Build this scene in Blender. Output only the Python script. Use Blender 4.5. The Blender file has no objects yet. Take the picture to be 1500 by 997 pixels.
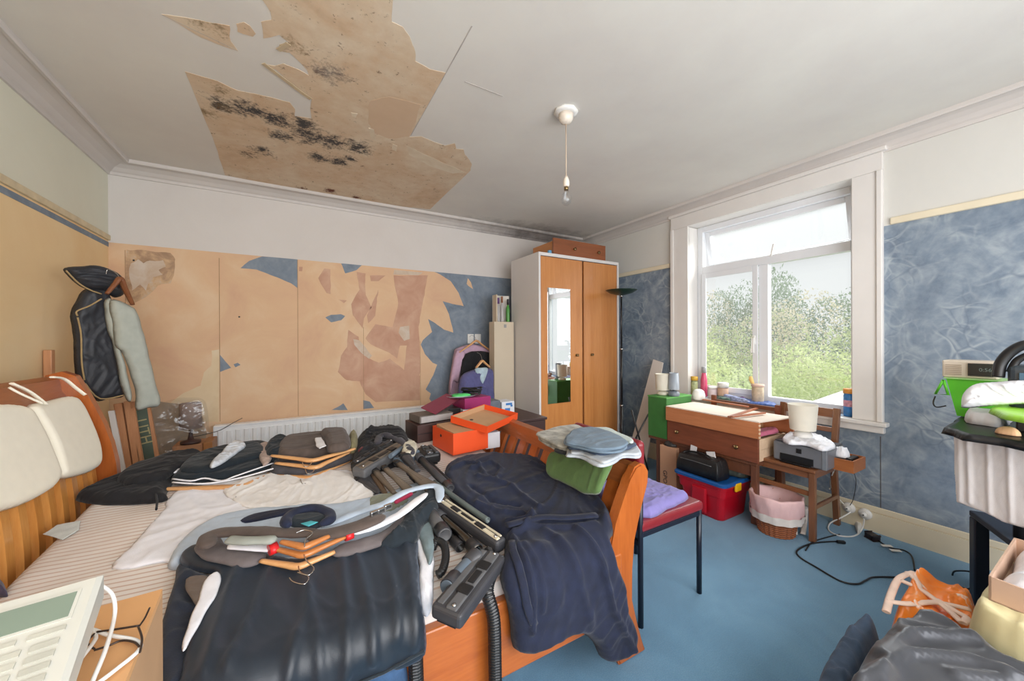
import bpy, bmesh, math, random
import numpy as np
from mathutils import Vector, Matrix, noise, geometry
random.seed(7)
R = math.radians
PI = math.pi
scene = bpy.context.scene
COL = scene.collection

# ------------------------------------------------------------------ camera
CAM = Vector((0, 0, 1.3))
FPX = 546.0
YAW, PITCH, ROLL = R(30.2), R(-.1), R(-.25)
_F = Vector((math.sin(YAW)*math.cos(PITCH), math.cos(YAW)*math.cos(PITCH), math.sin(PITCH)))
_R0 = Vector((math.cos(YAW), -math.sin(YAW), 0))
_U0 = _R0.cross(_F)
_RR = _R0*math.cos(ROLL) + _U0*math.sin(ROLL)
_UU = _U0*math.cos(ROLL) - _R0*math.sin(ROLL)
cd = bpy.data.cameras.new('camera')
cd.sensor_fit = 'HORIZONTAL'; cd.sensor_width = 36
cd.lens = FPX/1500*36
cd.clip_start = .02; cd.clip_end = 200
cam = bpy.data.objects.new('camera', cd); COL.objects.link(cam)
m3 = Matrix((_RR, _UU, -_F)).transposed()
cam.matrix_world = Matrix.Translation(CAM) @ m3.to_4x4()
scene.camera = cam

# ------------------------------------------------------------------ world, sun, window light, added fill, exposure
w = bpy.data.worlds.new('overcast_sky'); scene.world = w; w.use_nodes = True
wn = w.node_tree.nodes; bg = wn['Background']
bg.inputs[0].default_value = (.97, .98, 1, 1); bg.inputs[1].default_value = .76
def light(name, typ, loc, aim, energy, color=(1, 1, 1), **kw):
    ld = bpy.data.lights.new(name, typ); ld.energy = energy; ld.color = color
    for k, v in kw.items(): setattr(ld, k, v)
    o = bpy.data.objects.new(name, ld); COL.objects.link(o); o.location = loc
    d = Vector(aim) - Vector(loc); o.rotation_euler = d.to_track_quat('-Z', 'Y').to_euler()
    return o
light('hazy_sun', 'SUN', (12, -6, 9), (3.4, 1.7, 1.6), 3.6, (1, .97, .92), angle=R(38))
light('fill_behind_camera', 'AREA', (.9, -1.15, 1.45), (.9, 3, 1.7), 108, (.97, .98, 1), shape='RECTANGLE', size=3.2, size_y=1.7)  # added fill to brighten the room from behind; no bay is known there
light('daylight_from_window', 'AREA', (4.7, 1.7, 3.35), (2.0, 2.0, .6), 130, (.97, .99, 1), shape='RECTANGLE', size=2.2, size_y=1.4)
vs = scene.view_settings
vs.view_transform = 'Standard'; vs.look = 'None'; vs.gamma = 1; vs.exposure = .2
vs.use_curve_mapping = False

# ------------------------------------------------------------------ pixel rays -> room planes
def ray(u, v): return _F*FPX + _RR*(u-750) + _UU*(498.5-v)
def atz(u, v, z): d = ray(u, v); return CAM + d*((z-CAM.z)/d.z)
def atx(u, v, x): d = ray(u, v); return CAM + d*(x/d.x)
def aty(u, v, y): d = ray(u, v); return CAM + d*(y/d.y)
def atp(u, v, p0, n): d = ray(u, v); n = Vector(n); return CAM + d*((Vector(p0)-CAM).dot(n)/d.dot(n))

# ------------------------------------------------------------------ materials
def srgb(c):
    return tuple((x/255/12.92 if x/255 <= .04045 else ((x/255+.055)/1.055)**2.4) for x in c)
MATS = {}
class NT:
    def __init__(s, name):
        s.m = bpy.data.materials.new(name); s.m.use_nodes = True
        s.t = s.m.node_tree; s.n = s.t.nodes; s.b = s.n['Principled BSDF']
        s.tc = None
    def add(s, typ, **kw):
        n = s.n.new(typ)
        for k, v in kw.items(): setattr(n, k, v)
        return n
    def link(s, a, b): s.t.links.new(a, b)
    def coord(s, scale=(1, 1, 1), rot=(0, 0, 0)):
        if not s.tc: s.tc = s.add('ShaderNodeTexCoord')
        mp = s.add('ShaderNodeMapping'); mp.inputs['Scale'].default_value = scale; mp.inputs['Rotation'].default_value = rot
        s.link(s.tc.outputs['Object'], mp.inputs[0]); return mp.outputs[0]
    def noise(s, scale, detail=3, rough=.5, dist=0, co=None):
        n = s.add('ShaderNodeTexNoise'); n.inputs['Scale'].default_value = scale
        n.inputs['Detail'].default_value = detail; n.inputs['Roughness'].default_value = rough
        n.inputs['Distortion'].default_value = dist
        s.link(co if co else s.coord(), n.inputs['Vector']); return n.outputs['Fac']
    def ramp(s, fac, stops):
        r = s.add('ShaderNodeValToRGB'); e = r.color_ramp.elements
        while len(e) < len(stops): e.new(.5)
        for i, (p, c) in enumerate(stops):
            e[i].position = p; e[i].color = (c if len(c) == 4 else tuple(c)+(1,)) if isinstance(c, tuple) else (c, c, c, 1)
        s.link(fac, r.inputs[0]); return r.outputs[0]
    def mix(s, fac, a, b, blend='MIX'):
        n = s.add('ShaderNodeMix', data_type='RGBA', blend_type=blend)
        for sock, val in ((n.inputs[0], fac), (n.inputs[6], a), (n.inputs[7], b)):
            if isinstance(val, (int, float)): sock.default_value = val
            elif isinstance(val, tuple): sock.default_value = val if len(val) == 4 else val+(1,)
            else: s.link(val, sock)
        return n.outputs[2]
    def math(s, op, a, b=0.0):
        n = s.add('ShaderNodeMath', operation=op)
        for i, v in enumerate((a, b)):
            if isinstance(v, (int, float)): n.inputs[i].default_value = v
            else: s.link(v, n.inputs[i])
        return n.outputs[0]
    def color(s, c):
        if isinstance(c, tuple): s.b.inputs['Base Color'].default_value = c if len(c) == 4 else c+(1,)
        else: s.link(c, s.b.inputs['Base Color'])
    def bump(s, h, strength=.3, dist=.01):
        n = s.add('ShaderNodeBump'); n.inputs['Strength'].default_value = strength; n.inputs['Distance'].default_value = dist
        s.link(h, n.inputs['Height']); s.link(n.outputs[0], s.b.inputs['Normal'])
    def set(s, **kw):
        for k, v in kw.items(): s.b.inputs[k.replace('_', ' ')].default_value = v

def mat(name, c, rough=.5, metal=0, var=.12, scale=14, bump=0, bscale=None, sheen=0, **kw):
    """plain procedural material: base colour with gentle noise variation"""
    if name in MATS: return MATS[name]
    t = NT(name); c = srgb(c)
    f = t.noise(scale, 4)
    lo = tuple(x*(1-var) for x in c); hi = tuple(min(1, x*(1+var)) for x in c)
    t.color(t.ramp(f, [(.3, lo), (.7, hi)]))
    t.set(Roughness=rough, Metallic=metal)
    if sheen: t.b.inputs['Sheen Weight'].default_value = sheen; t.b.inputs['Sheen Roughness'].default_value = .4
    if bump: t.bump(t.noise(bscale or scale*8, 3), bump, .004)
    for k, v in kw.items(): t.b.inputs[k].default_value = v
    MATS[name] = t.m; return t.m
def fabric(name, c, var=.15, sheen=.15, bump=.25): return mat(name, c, .9, 0, var, 25, bump, 350, sheen)
def wood(name, c1, c2, scale=7, axis=0, rough=.4, stretch=12, coat=0):
    if name in MATS: return MATS[name]
    t = NT(name); sc = [stretch]*3; sc[axis] = 1
    co = t.coord(tuple(sc))
    f = t.noise(scale/4, 5, .55, .6, co)
    g = t.noise(scale*2.2, 3, .6, 0, co)
    col = t.ramp(f, [(.3, srgb(c1)), (.7, srgb(c2))])
    t.color(t.mix(.35, col, t.ramp(g, [(.35, srgb(c1)), (.65, srgb(c2))])))
    t.set(Roughness=rough); t.b.inputs['Coat Weight'].default_value = coat
    t.bump(g, .12, .002)
    MATS[name] = t.m; return t.m

# wallpaper, walls
def wallpaper(name, base, dark, light_, veins=.5):
    t = NT(name)
    f = t.noise(4.2, 5, .6, 1.3)
    c = t.ramp(f, [(.28, srgb(dark)), (.5, srgb(base)), (.74, srgb(light_))])
    c = t.mix(.3, c, t.ramp(t.noise(16, 5, .65), [(.3, srgb(dark)), (.7, srgb(light_))]))
    # warped coordinates for long curved brush veins
    wn_ = t.add('ShaderNodeTexNoise'); wn_.inputs['Scale'].default_value = 2.2; wn_.inputs['Detail'].default_value = 2; t.link(t.coord(), wn_.inputs['Vector'])
    ad = t.add('ShaderNodeVectorMath', operation='MULTIPLY_ADD'); t.link(wn_.outputs['Color'], ad.inputs[0]); ad.inputs[1].default_value = (.55, .55, .55); t.link(t.coord(), ad.inputs[2])
    for sc_, wd, k_, col_ in ((4.2, .05, veins, light_), (7.5, .07, veins*.7, light_), (5.6, .04, veins*.6, dark)):
        vo = t.add('ShaderNodeTexVoronoi', feature='DISTANCE_TO_EDGE'); vo.inputs['Scale'].default_value = sc_; t.link(ad.outputs[0], vo.inputs['Vector'])
        ln = t.ramp(vo.outputs['Distance'], [(0.0, 1.0), (wd, .0)])
        ln = t.math('MULTIPLY', ln, t.ramp(t.noise(5, 2), [(.4, 0.0), (.65, 1.0)]))
        c = t.mix(t.math('MULTIPLY', ln, k_), c, srgb(col_))
    t.color(c); t.set(Roughness=.75); t.bump(t.noise(160, 3), .15, .002)
    return t.m
M_paper_r = wallpaper('blue_marbled_wallpaper', (124, 139, 155), (90, 106, 126), (168, 177, 184), .95)
M_paper_b = wallpaper('blue_wallpaper_back', (124, 136, 150), (102, 115, 131), (148, 158, 168), .25)
def plaster(name, base, alt, alt2, scale=3, rough=.85):
    t = NT(name); f = t.noise(scale, 6, .6, .6)
    c = t.ramp(f, [(.3, srgb(alt)), (.52, srgb(base)), (.75, srgb(alt2))])
    t.color(c); t.set(Roughness=rough); t.bump(t.noise(30, 5), .12, .004); return t.m
M_tan = plaster('bare_tan_lining', (222, 186, 150), (214, 172, 142), (229, 202, 170), 2.4)
M_tan_l = plaster('bare_tan_lining_left', (242, 212, 164), (236, 200, 148), (244, 220, 180), 1.2)
M_pink = plaster('pink_plaster', (200, 158, 134), (188, 142, 118), (212, 176, 150), 5)
M_stain = plaster('brown_stained_plaster', (160, 130, 104), (146, 116, 90), (186, 162, 140), 7)
def mixplaster(name, stops, sc):
    t = NT(name); f = t.noise(sc, 6, .65, .5); t.color(t.ramp(f, [(p, srgb(c)) for p, c in stops])); t.set(Roughness=.85); t.bump(t.noise(30, 5), .2, .004); return t.m
M_stain = mixplaster('brown_stained_plaster_mix', [(.28, (150, 122, 98)), (.42, (178, 146, 118)), (.52, (206, 172, 136)), (.62, (206, 186, 164)), (.75, (214, 204, 192))], 6)
M_grey_pl = plaster('grey_plaster', (168, 150, 130), (144, 130, 114), (200, 184, 162), 5)
M_cream_pl = plaster('cream_plaster', (224, 202, 168), (216, 190, 152), (230, 214, 188), 3)
M_white_pl = plaster('white_filler', (208, 190, 172), (198, 172, 148), (218, 208, 198), 9)
M_upper = None
M_upper_l = plaster('upper_wall_paint_greenish', (226, 224, 206), (222, 220, 202), (230, 228, 212), 1.2)
M_upper_r = plaster('upper_wall_paint_right', (212, 210, 204), (208, 206, 200), (216, 214, 208), 1.2)
def sooty(name, c, alt, rough=.85):
    t = NT(name); cc = t.ramp(t.noise(1.4, 6, .6), [(.3, srgb(alt)), (.7, srgb(c))])
    g = t.add('ShaderNodeNewGeometry').outputs['Position']
    s_ = t.add('ShaderNodeVectorMath', operation='SUBTRACT'); t.link(g, s_.inputs[0]); s_.inputs[1].default_value = (2.55, 3.88, 2.6)
    m_ = t.add('ShaderNodeVectorMath', operation='MULTIPLY'); t.link(s_.outputs[0], m_.inputs[0]); m_.inputs[1].default_value = (.9, 2.2, 2.2)
    l_ = t.add('ShaderNodeVectorMath', operation='LENGTH'); t.link(m_.outputs[0], l_.inputs[0])
    k = t.math('ADD', t.math('SUBTRACT', 1.0, l_.outputs['Value']), t.math('MULTIPLY', t.math('SUBTRACT', t.noise(7, 5, .7), .5), 1.1))
    cc = t.mix(t.ramp(k, [(.0, 0.0), (.9, .85)]), cc, srgb((84, 76, 74)))
    t.color(cc); t.set(Roughness=rough); t.bump(t.noise(40, 4), .08, .003); return t.m
M_ceil = sooty('ceiling_lining_paper', (220, 216, 208), (209, 203, 197))
M_white = mat('white_gloss_paint', (226, 222, 218), .35, 0, .03, 4)
M_upper = plaster('upper_wall_paint', (216, 210, 205), (212, 205, 200), (220, 214, 210), 1.2)
M_cornice = sooty('cornice_paint', (210, 203, 198), (200, 193, 188), .5)
M_cream = mat('cream_gloss_paint', (226, 214, 188), .4, 0, .05, 5)
M_seam = mat('seam_line', (170, 136, 104), .9)  # thin darker lines along the wallpaper seams
M_upvc = mat('white_upvc', (226, 228, 232), .25, 0, .02, 3)
M_black = mat('black_plastic', (26, 26, 28), .4)
M_white_pla = mat('white_plastic', (232, 230, 226), .35, 0, .03)
M_chrome = mat('chrome', (200, 200, 200), .2, 1, .05)
M_brass = mat('aged_brass', (150, 128, 90), .3, 1, .1)

# ------------------------------------------------------------------ object helpers
WM = {}
def lnk(o): COL.objects.link(o); return o
def root(name, label, cat, loc=(0, 0, 0), group=None, rotz=0, kind=None):
    o = bpy.data.objects.new(name, None); lnk(o)
    o.location = loc; o.rotation_euler = (0, 0, rotz); o.empty_display_size = .05
    if label: o['label'] = label
    if cat: o['category'] = cat
    if group: o['group'] = group
    if kind: o['kind'] = kind
    WM[o.name] = Matrix.Translation(loc) @ Matrix.Rotation(rotz, 4, 'Z')
    return o
def tag(o, label, cat, group=None, kind=None):
    o['label'] = label; o['category'] = cat
    if group: o['group'] = group
    if kind: o['kind'] = kind
    return o
def link_mesh(name, me, mats, parent=None, smooth=False):
    if not isinstance(mats, (list, tuple)): mats = [mats]
    for m in mats: me.materials.append(m)
    o = bpy.data.objects.new(name, me); lnk(o)
    if parent is not None:
        W = WM[parent.name]; me.transform(W.inverted()); o.parent = parent; WM[o.name] = W
    else:
        xs = [v.co for v in me.vertices]
        lo = Vector((min(v.x for v in xs), min(v.y for v in xs), min(v.z for v in xs)))
        hi = Vector((max(v.x for v in xs), max(v.y for v in xs), max(v.z for v in xs)))
        c = Vector(((lo.x+hi.x)/2, (lo.y+hi.y)/2, lo.z))
        me.transform(Matrix.Translation(-c)); o.location = c; WM[o.name] = Matrix.Translation(c)
    if smooth:
        for p in me.polygons: p.use_smooth = True
    return o

class MB:
    def __init__(s): s.bm = bmesh.new(); s.mi = 0; s.X = Matrix.Identity(4)
    def _fin(s, verts, faces, smooth=False):
        if s.X != Matrix.Identity(4):
            for v in verts: v.co = s.X @ v.co
        for f in faces: f.material_index = s.mi; f.smooth = smooth
    def box(s, c, d, rot=None, bev=0, seg=2):
        bm = s.bm; r = bmesh.ops.create_cube(bm, size=1)
        vs_ = r['verts']; M = Matrix.Translation(c) @ (rot.to_4x4() if rot else Matrix.Identity(4)) @ Matrix.Diagonal((d[0], d[1], d[2], 1))
        for v in vs_: v.co = M @ v.co
        fs = list({f for v in vs_ for f in v.link_faces})
        if bev:
            es = list({e for v in vs_ for e in v.link_edges})
            rr = bmesh.ops.bevel(bm, geom=es, offset=min(bev, min(d)*.49), segments=seg, affect='EDGES', profile=.5)
            fs = list({f for v in rr['verts'] for f in v.link_faces} | set(rr['faces']))
            vs_ = list({v for f in fs for v in f.verts})
        s._fin(vs_, fs, False); return s
    def b2(s, x0, x1, y0, y1, z0, z1, bev=0, seg=2):
        return s.box(((x0+x1)/2, (y0+y1)/2, (z0+z1)/2), (abs(x1-x0), abs(y1-y0), abs(z1-z0)), None, bev, seg)
    def loft(s, rings, closed=True, caps=True, smooth=True):
        bm = s.bm; rv = [[bm.verts.new(s.X @ Vector(p)) for p in ring] for ring in rings]; fs = []
        n = len(rv[0])
        for a, b in zip(rv, rv[1:]):
            for i in range(n if closed else n-1):
                j = (i+1) % n
                try: fs.append(bm.faces.new((a[i], a[j], b[j], b[i])))
                except ValueError: pass
        for f in fs: f.smooth = smooth; f.material_index = s.mi
        if caps and closed:
            for ring, rev in ((rv[0], True), (rv[-1], False)):
                try:
                    f = bm.faces.new(list(reversed(ring)) if rev else ring); f.material_index = s.mi
                except ValueError: pass
        return s
    def lathe(s, prof, o=(0, 0, 0), seg=24, axis='Z', smooth=True, caps=True):
        rings = []
        for r, h in prof:
            ring = []
            for i in range(seg):
                a = 2*PI*i/seg; x, y = r*math.cos(a), r*math.sin(a)
                p = (x, y, h) if axis == 'Z' else ((h, x, y) if axis == 'X' else (y, h, x))
                ring.append(Vector(o)+Vector(p))
            rings.append(ring)
        return s.loft(rings, True, caps, smooth)
    def tube(s, pts, r, seg=8, caps=True, flat=None, smooth=True, up=None):
        """sweep an ellipse; r may be number or list; flat=(w,h) multipliers"""
        pts = [Vector(p) for p in pts]; n = len(pts); rings = []
        prev = None
        for i, p in enumerate(pts):
            t = (pts[min(i+1, n-1)]-pts[max(i-1, 0)])
            if t.length < 1e-9: t = Vector((0, 0, 1))
            t.normalize()
            if up is not None: sd = t.cross(Vector(up))
            elif prev is None: sd = t.cross(Vector((0, 0, 1)) if abs(t.z) < .9 else Vector((1, 0, 0)))
            else: sd = prev - t*prev.dot(t)
            if sd.length < 1e-6: sd = t.orthogonal()
            sd.normalize(); prev = sd; nn = sd.cross(t)
            rr = r[i] if isinstance(r, (list, tuple)) else r
            fw, fh = flat if flat else (1, 1)
            rings.append([p + sd*(math.cos(2*PI*k/seg)*rr*fw) + nn*(math.sin(2*PI*k/seg)*rr*fh) for k in range(seg)])
        return s.loft(rings, True, caps, smooth)
    def bar(s, p0, p1, w, h, up=(0, 0, 1), bev=0):
        p0, p1 = Vector(p0), Vector(p1); d = p1-p0; L = d.length; z = d.normalized()
        x = Vector(up).cross(z)
        if x.length < 1e-5: x = z.orthogonal()
        x.normalize(); y = z.cross(x)
        return s.box((p0+p1)/2, (w, h, L), Matrix((x, y, z)).transposed(), bev)
    def prism(s, poly, ext, smooth=False):
        """poly: list of 3-D points (planar), ext: extrusion vector"""
        bm = s.bm; ext = Vector(ext)
        a = [bm.verts.new(s.X @ Vector(p)) for p in poly]; b = [bm.verts.new(s.X @ (Vector(p)+ext)) for p in poly]
        n = len(a); fs = [bm.faces.new(a), bm.faces.new(list(reversed(b)))]
        for i in range(n): f = bm.faces.new((a[i], b[i], b[(i+1) % n], a[(i+1) % n])); f.smooth = smooth; fs.append(f)
        for f in fs: f.material_index = s.mi
        return s
    def quad(s, *p):
        f = s.bm.faces.new([s.bm.verts.new(s.X @ Vector(q)) for q in p]); f.material_index = s.mi; return s
    def build(s, name, mats, parent=None, norm=True):
        if norm: bmesh.ops.recalc_face_normals(s.bm, faces=s.bm.faces)
        me = bpy.data.meshes.new(name); s.bm.to_mesh(me); s.bm.free()
        return link_mesh(name, me, mats, parent)

def smooth_path(pts, n=6, closed=False):
    """Catmull-Rom through points"""
    P = [Vector(p) for p in pts]; out = []
    N = len(P)
    rng = range(N if closed else N-1)
    for i in rng:
        p0 = P[(i-1) % N] if closed or i > 0 else P[0]
        p1, p2 = P[i], P[(i+1) % N]
        p3 = P[(i+2) % N] if closed or i+2 < N else P[-1]
        for k in range(n):
            t = k/n
            out.append(.5*((2*p1) + (p2-p0)*t + (2*p0-5*p1+4*p2-p3)*t*t + (3*p1-p0-3*p2+p3)*t*t*t))
    if not closed: out.append(P[-1])
    return out

# ------------------------------------------------------------------ cloth / soft surface builder
def seg_dist(pts, a, b):
    a = np.array(a); b = np.array(b); d = b-a; L = (d*d).sum()
    t = np.clip(((pts-a)@d)/max(L, 1e-12), 0, 1)
    return np.hypot(*(pts-(a+np.outer(t, d))).T)
def inside(pts, poly):
    c = np.zeros(len(pts), bool); n = len(poly)
    for i in range(n):
        x1, y1 = poly[i]; x2, y2 = poly[(i+1) % n]
        if y1 == y2: continue
        m = ((y1 > pts[:, 1]) != (y2 > pts[:, 1])) & (pts[:, 0] < (x2-x1)*(pts[:, 1]-y1)/(y2-y1)+x1)
        c ^= m
    return c
def wrk(x, y, ang, stretch, freq, seed):
    ca, sa = math.cos(ang), math.sin(ang)
    wx = noise.noise(Vector((x*freq*.4, y*freq*.4, seed+9)))*1.1; wy = noise.noise(Vector((x*freq*.4+7, y*freq*.4, seed+19)))*1.1
    a = (x*ca+y*sa)/stretch*freq+wx; b = (-x*sa+y*ca)*freq+wy
    r1 = max(0, 1-abs(noise.noise(Vector((a*.8, b*.8, seed))))*3.2)
    r2 = max(0, 1-abs(noise.noise(Vector((a*2.1+3, b*2.1, seed+3))))*3.2)
    r3 = max(0, 1-abs(noise.noise(Vector((a*4.3, b*4.6+5, seed+6))))*3)
    return r1*r1*.85 + r2*r2*.42 + r3*.2 + noise.noise(Vector((a*.5, b*.5, seed+1)))*.8 - .35
def soft(name, poly, mapf, mats, T=.02, wr=.006, freq=9, ang=0, stretch=2.5, res=None, edge=.03, ridges=(), parent=None, seed=0, rnd=True, bottom=True, mfun=None, edgewr=.005, crisp=True):
    """closed soft body: polygon in (a,b) metres, thickness T with rounded rim and wrinkles; mapf(a,b,h)->xyz"""
    poly = [Vector((p[0], p[1], 0)) for p in poly]
    if rnd: poly = smooth_path(poly, 4, True)
    P = [(p.x, p.y) for p in poly]
    # drop near duplicates
    Q = [P[0]]
    for p in P[1:]:
        if math.hypot(p[0]-Q[-1][0], p[1]-Q[-1][1]) > 1e-4: Q.append(p)
    P = Q
    xs = [p[0] for p in P]; ys = [p[1] for p in P]
    W = max(xs)-min(xs); H = max(ys)-min(ys)
    if res is None: res = max(W, H)/80
    # subdivide boundary
    B = []
    for i in range(len(P)):
        a, b = P[i], P[(i+1) % len(P)]; L = math.hypot(b[0]-a[0], b[1]-a[1]); k = max(1, int(L/res))
        for j in range(k): B.append((a[0]+(b[0]-a[0])*j/k, a[1]+(b[1]-a[1])*j/k))
    if edgewr:
        B = [(x+noise.noise(Vector((x*14, y*14, seed+5)))*edgewr, y+noise.noise(Vector((x*14, y*14, seed+15)))*edgewr) for x, y in B]
    gx = np.arange(min(xs), max(xs)+res, res); gy = np.arange(min(ys), max(ys)+res, res)
    G = np.array([(x+(res/2 if j % 2 else 0), y) for j, y in enumerate(gy) for x in gx])
    G = G[inside(G, B)]
    def bd(pts):
        d = np.full(len(pts), 1e9)
        for i in range(len(B)): d = np.minimum(d, seg_dist(pts, B[i], B[(i+1) % len(B)]))
        return d
    if len(G):
        dg = bd(G); G = G[dg > res*.45]
    nb = len(B)
    allp = [Vector(p) for p in B] + [Vector((float(x), float(y))) for x, y in G]
    r = geometry.delaunay_2d_cdt(allp, [(i, (i+1) % nb) for i in range(nb)], [], 1, 1e-6)
    ew = max(.006, min(edge, T*.75)) if crisp else edge
    V = np.array([(v.x, v.y) for v in r[0]]); F = [tuple(f) for f in r[2]]
    D = bd(V)
    Hh = np.zeros(len(V))
    for i, (x, y) in enumerate(V):
        e = min(D[i]/max(edge, .001), 1); e2 = min(D[i]/ew, 1)
        prof = math.sqrt(max(0, 1-(1-e2)**2))*(.8+.2*e)
        Hh[i] = T*prof + wr*wrk(x, y, ang, stretch, freq, seed)*e
    for pts, amp, wid in ridges:
        d = np.full(len(V), 1e9)
        for a, b in zip(pts, pts[1:]): d = np.minimum(d, seg_dist(V, (a[0], a[1]), (b[0], b[1])))
        Hh += amp*np.exp(-(d/wid)**2)*np.minimum(D/edge, 1)
    Hh = np.where(D < 1e-5, 0, Hh)
    Hh = np.where((D >= 1e-5) & (Hh < .0015), .0015, Hh)
    verts = [tuple(mapf(float(x), float(y), float(h))) for (x, y), h in zip(V, Hh)]
    faces = list(F); mi = [0]*len(F)
    if mfun:
        mi = [mfun(sum(V[k][0] for k in f)/len(f), sum(V[k][1] for k in f)/len(f)) for f in F]
    if bottom:
        n0 = len(verts); idx = {}
        for i in range(len(V)):
            if D[i] < 1e-5: idx[i] = i
            else:
                idx[i] = len(verts); verts.append(tuple(mapf(float(V[i][0]), float(V[i][1]), 0.0)))
        faces += [tuple(reversed([idx[k] for k in f])) for f in F]; mi += [0]*len(F)
    me = bpy.data.meshes.new(name); me.from_pydata(verts, [], faces); me.validate()
    for p, k in zip(me.polygons, mi): p.material_index = k; p.use_smooth = True
    bm = bmesh.new(); bm.from_mesh(me); bmesh.ops.recalc_face_normals(bm, faces=bm.faces); bm.to_mesh(me); bm.free()
    return link_mesh(name, me, mats, parent)
def m_top(z0): return lambda a, b, h: (a, b, z0+h)
def m_drape(z0, y0, r=.05):
    """b>0: on top at y0+b ; b<0 rolls over the edge and hangs at y0-r.."""
    def f(a, b, h):
        if b >= 0: return (a, y0+b, z0+h)
        s = -b; q = r*PI/2
        if s < q:
            t = s/r; return (a, y0-math.sin(t)*(r+h), z0-r+math.cos(t)*(r+h))
        return (a, y0-r-h, z0-r-(s-q))
    return f
def px_drape(pts, z0, y0, r=.05):
    out = []
    for u, v in pts:
        p = atz(u, v, z0)
        if p.y >= y0 and v > 500: out.append((p.x, p.y-y0))
        else:
            q = aty(u, v, y0-r); s = (z0-r-q.z)+r*PI/2
            out.append((q.x, -max(s, .001)))
    return out
def px_top(pts, z): return [tuple(atz(u, v, z))[:2] for u, v in pts]
class Pl:
    """plane with its own 2-D frame"""
    def __init__(s, p0, n, up=(0, 0, 1)):
        s.p0 = Vector(p0); s.n = Vector(n).normalized(); s.a = Vector(up).cross(s.n).normalized(); s.b = s.n.cross(s.a)
    def px(s, pts):
        out = []
        for u, v in pts:
            q = atp(u, v, s.p0, s.n)-s.p0; out.append((q.dot(s.a), q.dot(s.b)))
        return out
    def m(s, a, b, h): return s.p0+s.a*a+s.b*b+s.n*h

def ipoly(name, pts3, ext, mats, parent=None): return MB().prism(pts3, ext).build(name, mats, parent)
def text_mesh(txt, size, depth=.001):
    cu = bpy.data.curves.new('t', 'FONT'); cu.body = txt; cu.size = size; cu.extrude = depth
    cu.align_x = 'CENTER'; cu.align_y = 'CENTER'
    o = bpy.data.objects.new('t', cu); lnk(o)
    dg = bpy.context.evaluated_depsgraph_get(); me = bpy.data.meshes.new_from_object(o.evaluated_get(dg))
    bpy.data.objects.remove(o); return me
def text(name, txt, size, M, m, parent=None, depth=.001):
    me = text_mesh(txt, size, depth); me.transform(M); return link_mesh(name, me, m, parent)

# ================================================================== THE ROOM
XL, XR, YB, YF, H = -1.18, 3.37, 3.85, -1.5, 2.61
RAIL = 2.04
ST = 'structure'
def struct(o): o['kind'] = ST; return o

# floor
t = NT('blue_carpet')
c = t.ramp(t.noise(2.2, 5, .6, .5), [(.3, srgb((80, 128, 160))), (.55, srgb((94, 146, 180))), (.8, srgb((112, 162, 194)))])
c = t.mix(.25, c, t.ramp(t.noise(220, 2), [(.3, srgb((70, 104, 132))), (.7, srgb((130, 165, 190)))]))
t.color(c); t.set(Roughness=.95); t.b.inputs['Sheen Weight'].default_value = .3
t.bump(t.noise(260, 3), .5, .006)
M_carpet = t.m
struct(MB().b2(XL-.2, XR+.2, YF-.2, YB+.2, -.1, 0).build('floor', M_carpet))

# ceiling with torn lining paper
def rag(poly, amp, n=5, seed=0):
    out = []
    for i in range(len(poly)):
        a = Vector(poly[i]); b = Vector(poly[(i+1) % len(poly)]); L = (b-a).length
        k = max(1, min(n, int(L/.02)))
        for j in range(k):
            p = a.lerp(b, j/k)
            d = Vector((noise.noise(p*17+Vector((seed, 0, 0))), noise.noise(p*17+Vector((0, seed+7, 0))), noise.noise(p*17+Vector((0, 0, seed+3)))))
            out.append(p+d*amp)
    return out
def zc(X, Y): return (220+X/2.344, Y/2.344)
t = NT('torn_ceiling_plaster')
f = t.noise(2.6, 7, .62, .7)
c = t.ramp(f, [(.28, srgb((186, 156, 128))), (.42, srgb((206, 178, 150))), (.55, srgb((212, 192, 168))), (.7, srgb((222, 208, 188)))])
c = t.mix(.35, c, t.ramp(t.noise(14, 5, .6), [(.3, srgb((196, 162, 126))), (.7, srgb((222, 204, 176)))]))
tc = t.add('ShaderNodeTexCoord')
def blobs(t, centers, rad):
    acc = None
    for (u, v, r_) in centers:
        p = atz(*zc(u, v), H)
        s_ = t.add('ShaderNodeVectorMath', operation='SUBTRACT'); t.link(GEO, s_.inputs[0]); s_.inputs[1].default_value = (p.x, p.y, p.z)
        l_ = t.add('ShaderNodeVectorMath', operation='LENGTH'); t.link(s_.outputs[0], l_.inputs[0])
        k = t.math('SUBTRACT', 1.0, t.math('DIVIDE', l_.outputs['Value'], r_*rad))
        acc = k if acc is None else t.math('MAXIMUM', acc, k)
    return t.math('MAXIMUM', acc, 0.0)
GEO = t.add('ShaderNodeNewGeometry').outputs['Position']
nz = t.math('ADD', t.math('MULTIPLY', t.math('SUBTRACT', t.noise(16, 7, .75, .4), .5), 1.7), t.math('MULTIPLY', t.math('SUBTRACT', t.noise(70, 4, .7), .5), .9))
black = blobs(t, [(435, 410, 1), (520, 422, 1), (550, 465, 1.3), (620, 485, 1.2), (710, 505, 1.1), (450, 466, .8), (690, 545, .5), (360, 378, 1), (300, 368, .9), (250, 360, .8), (385, 515, .7), (340, 530, .6), (650, 555, .9), (580, 540, .8)], .15)
k = t.math('ADD', nz, t.math('MULTIPLY', black, .62))
c = t.mix(t.ramp(k, [(.20, 0.0), (.38, .45), (.56, 1.0)]), c, srgb((66, 62, 62)))
smudge = blobs(t, [(620, 250, 1.1), (600, 240, .7)], .13)
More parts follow.
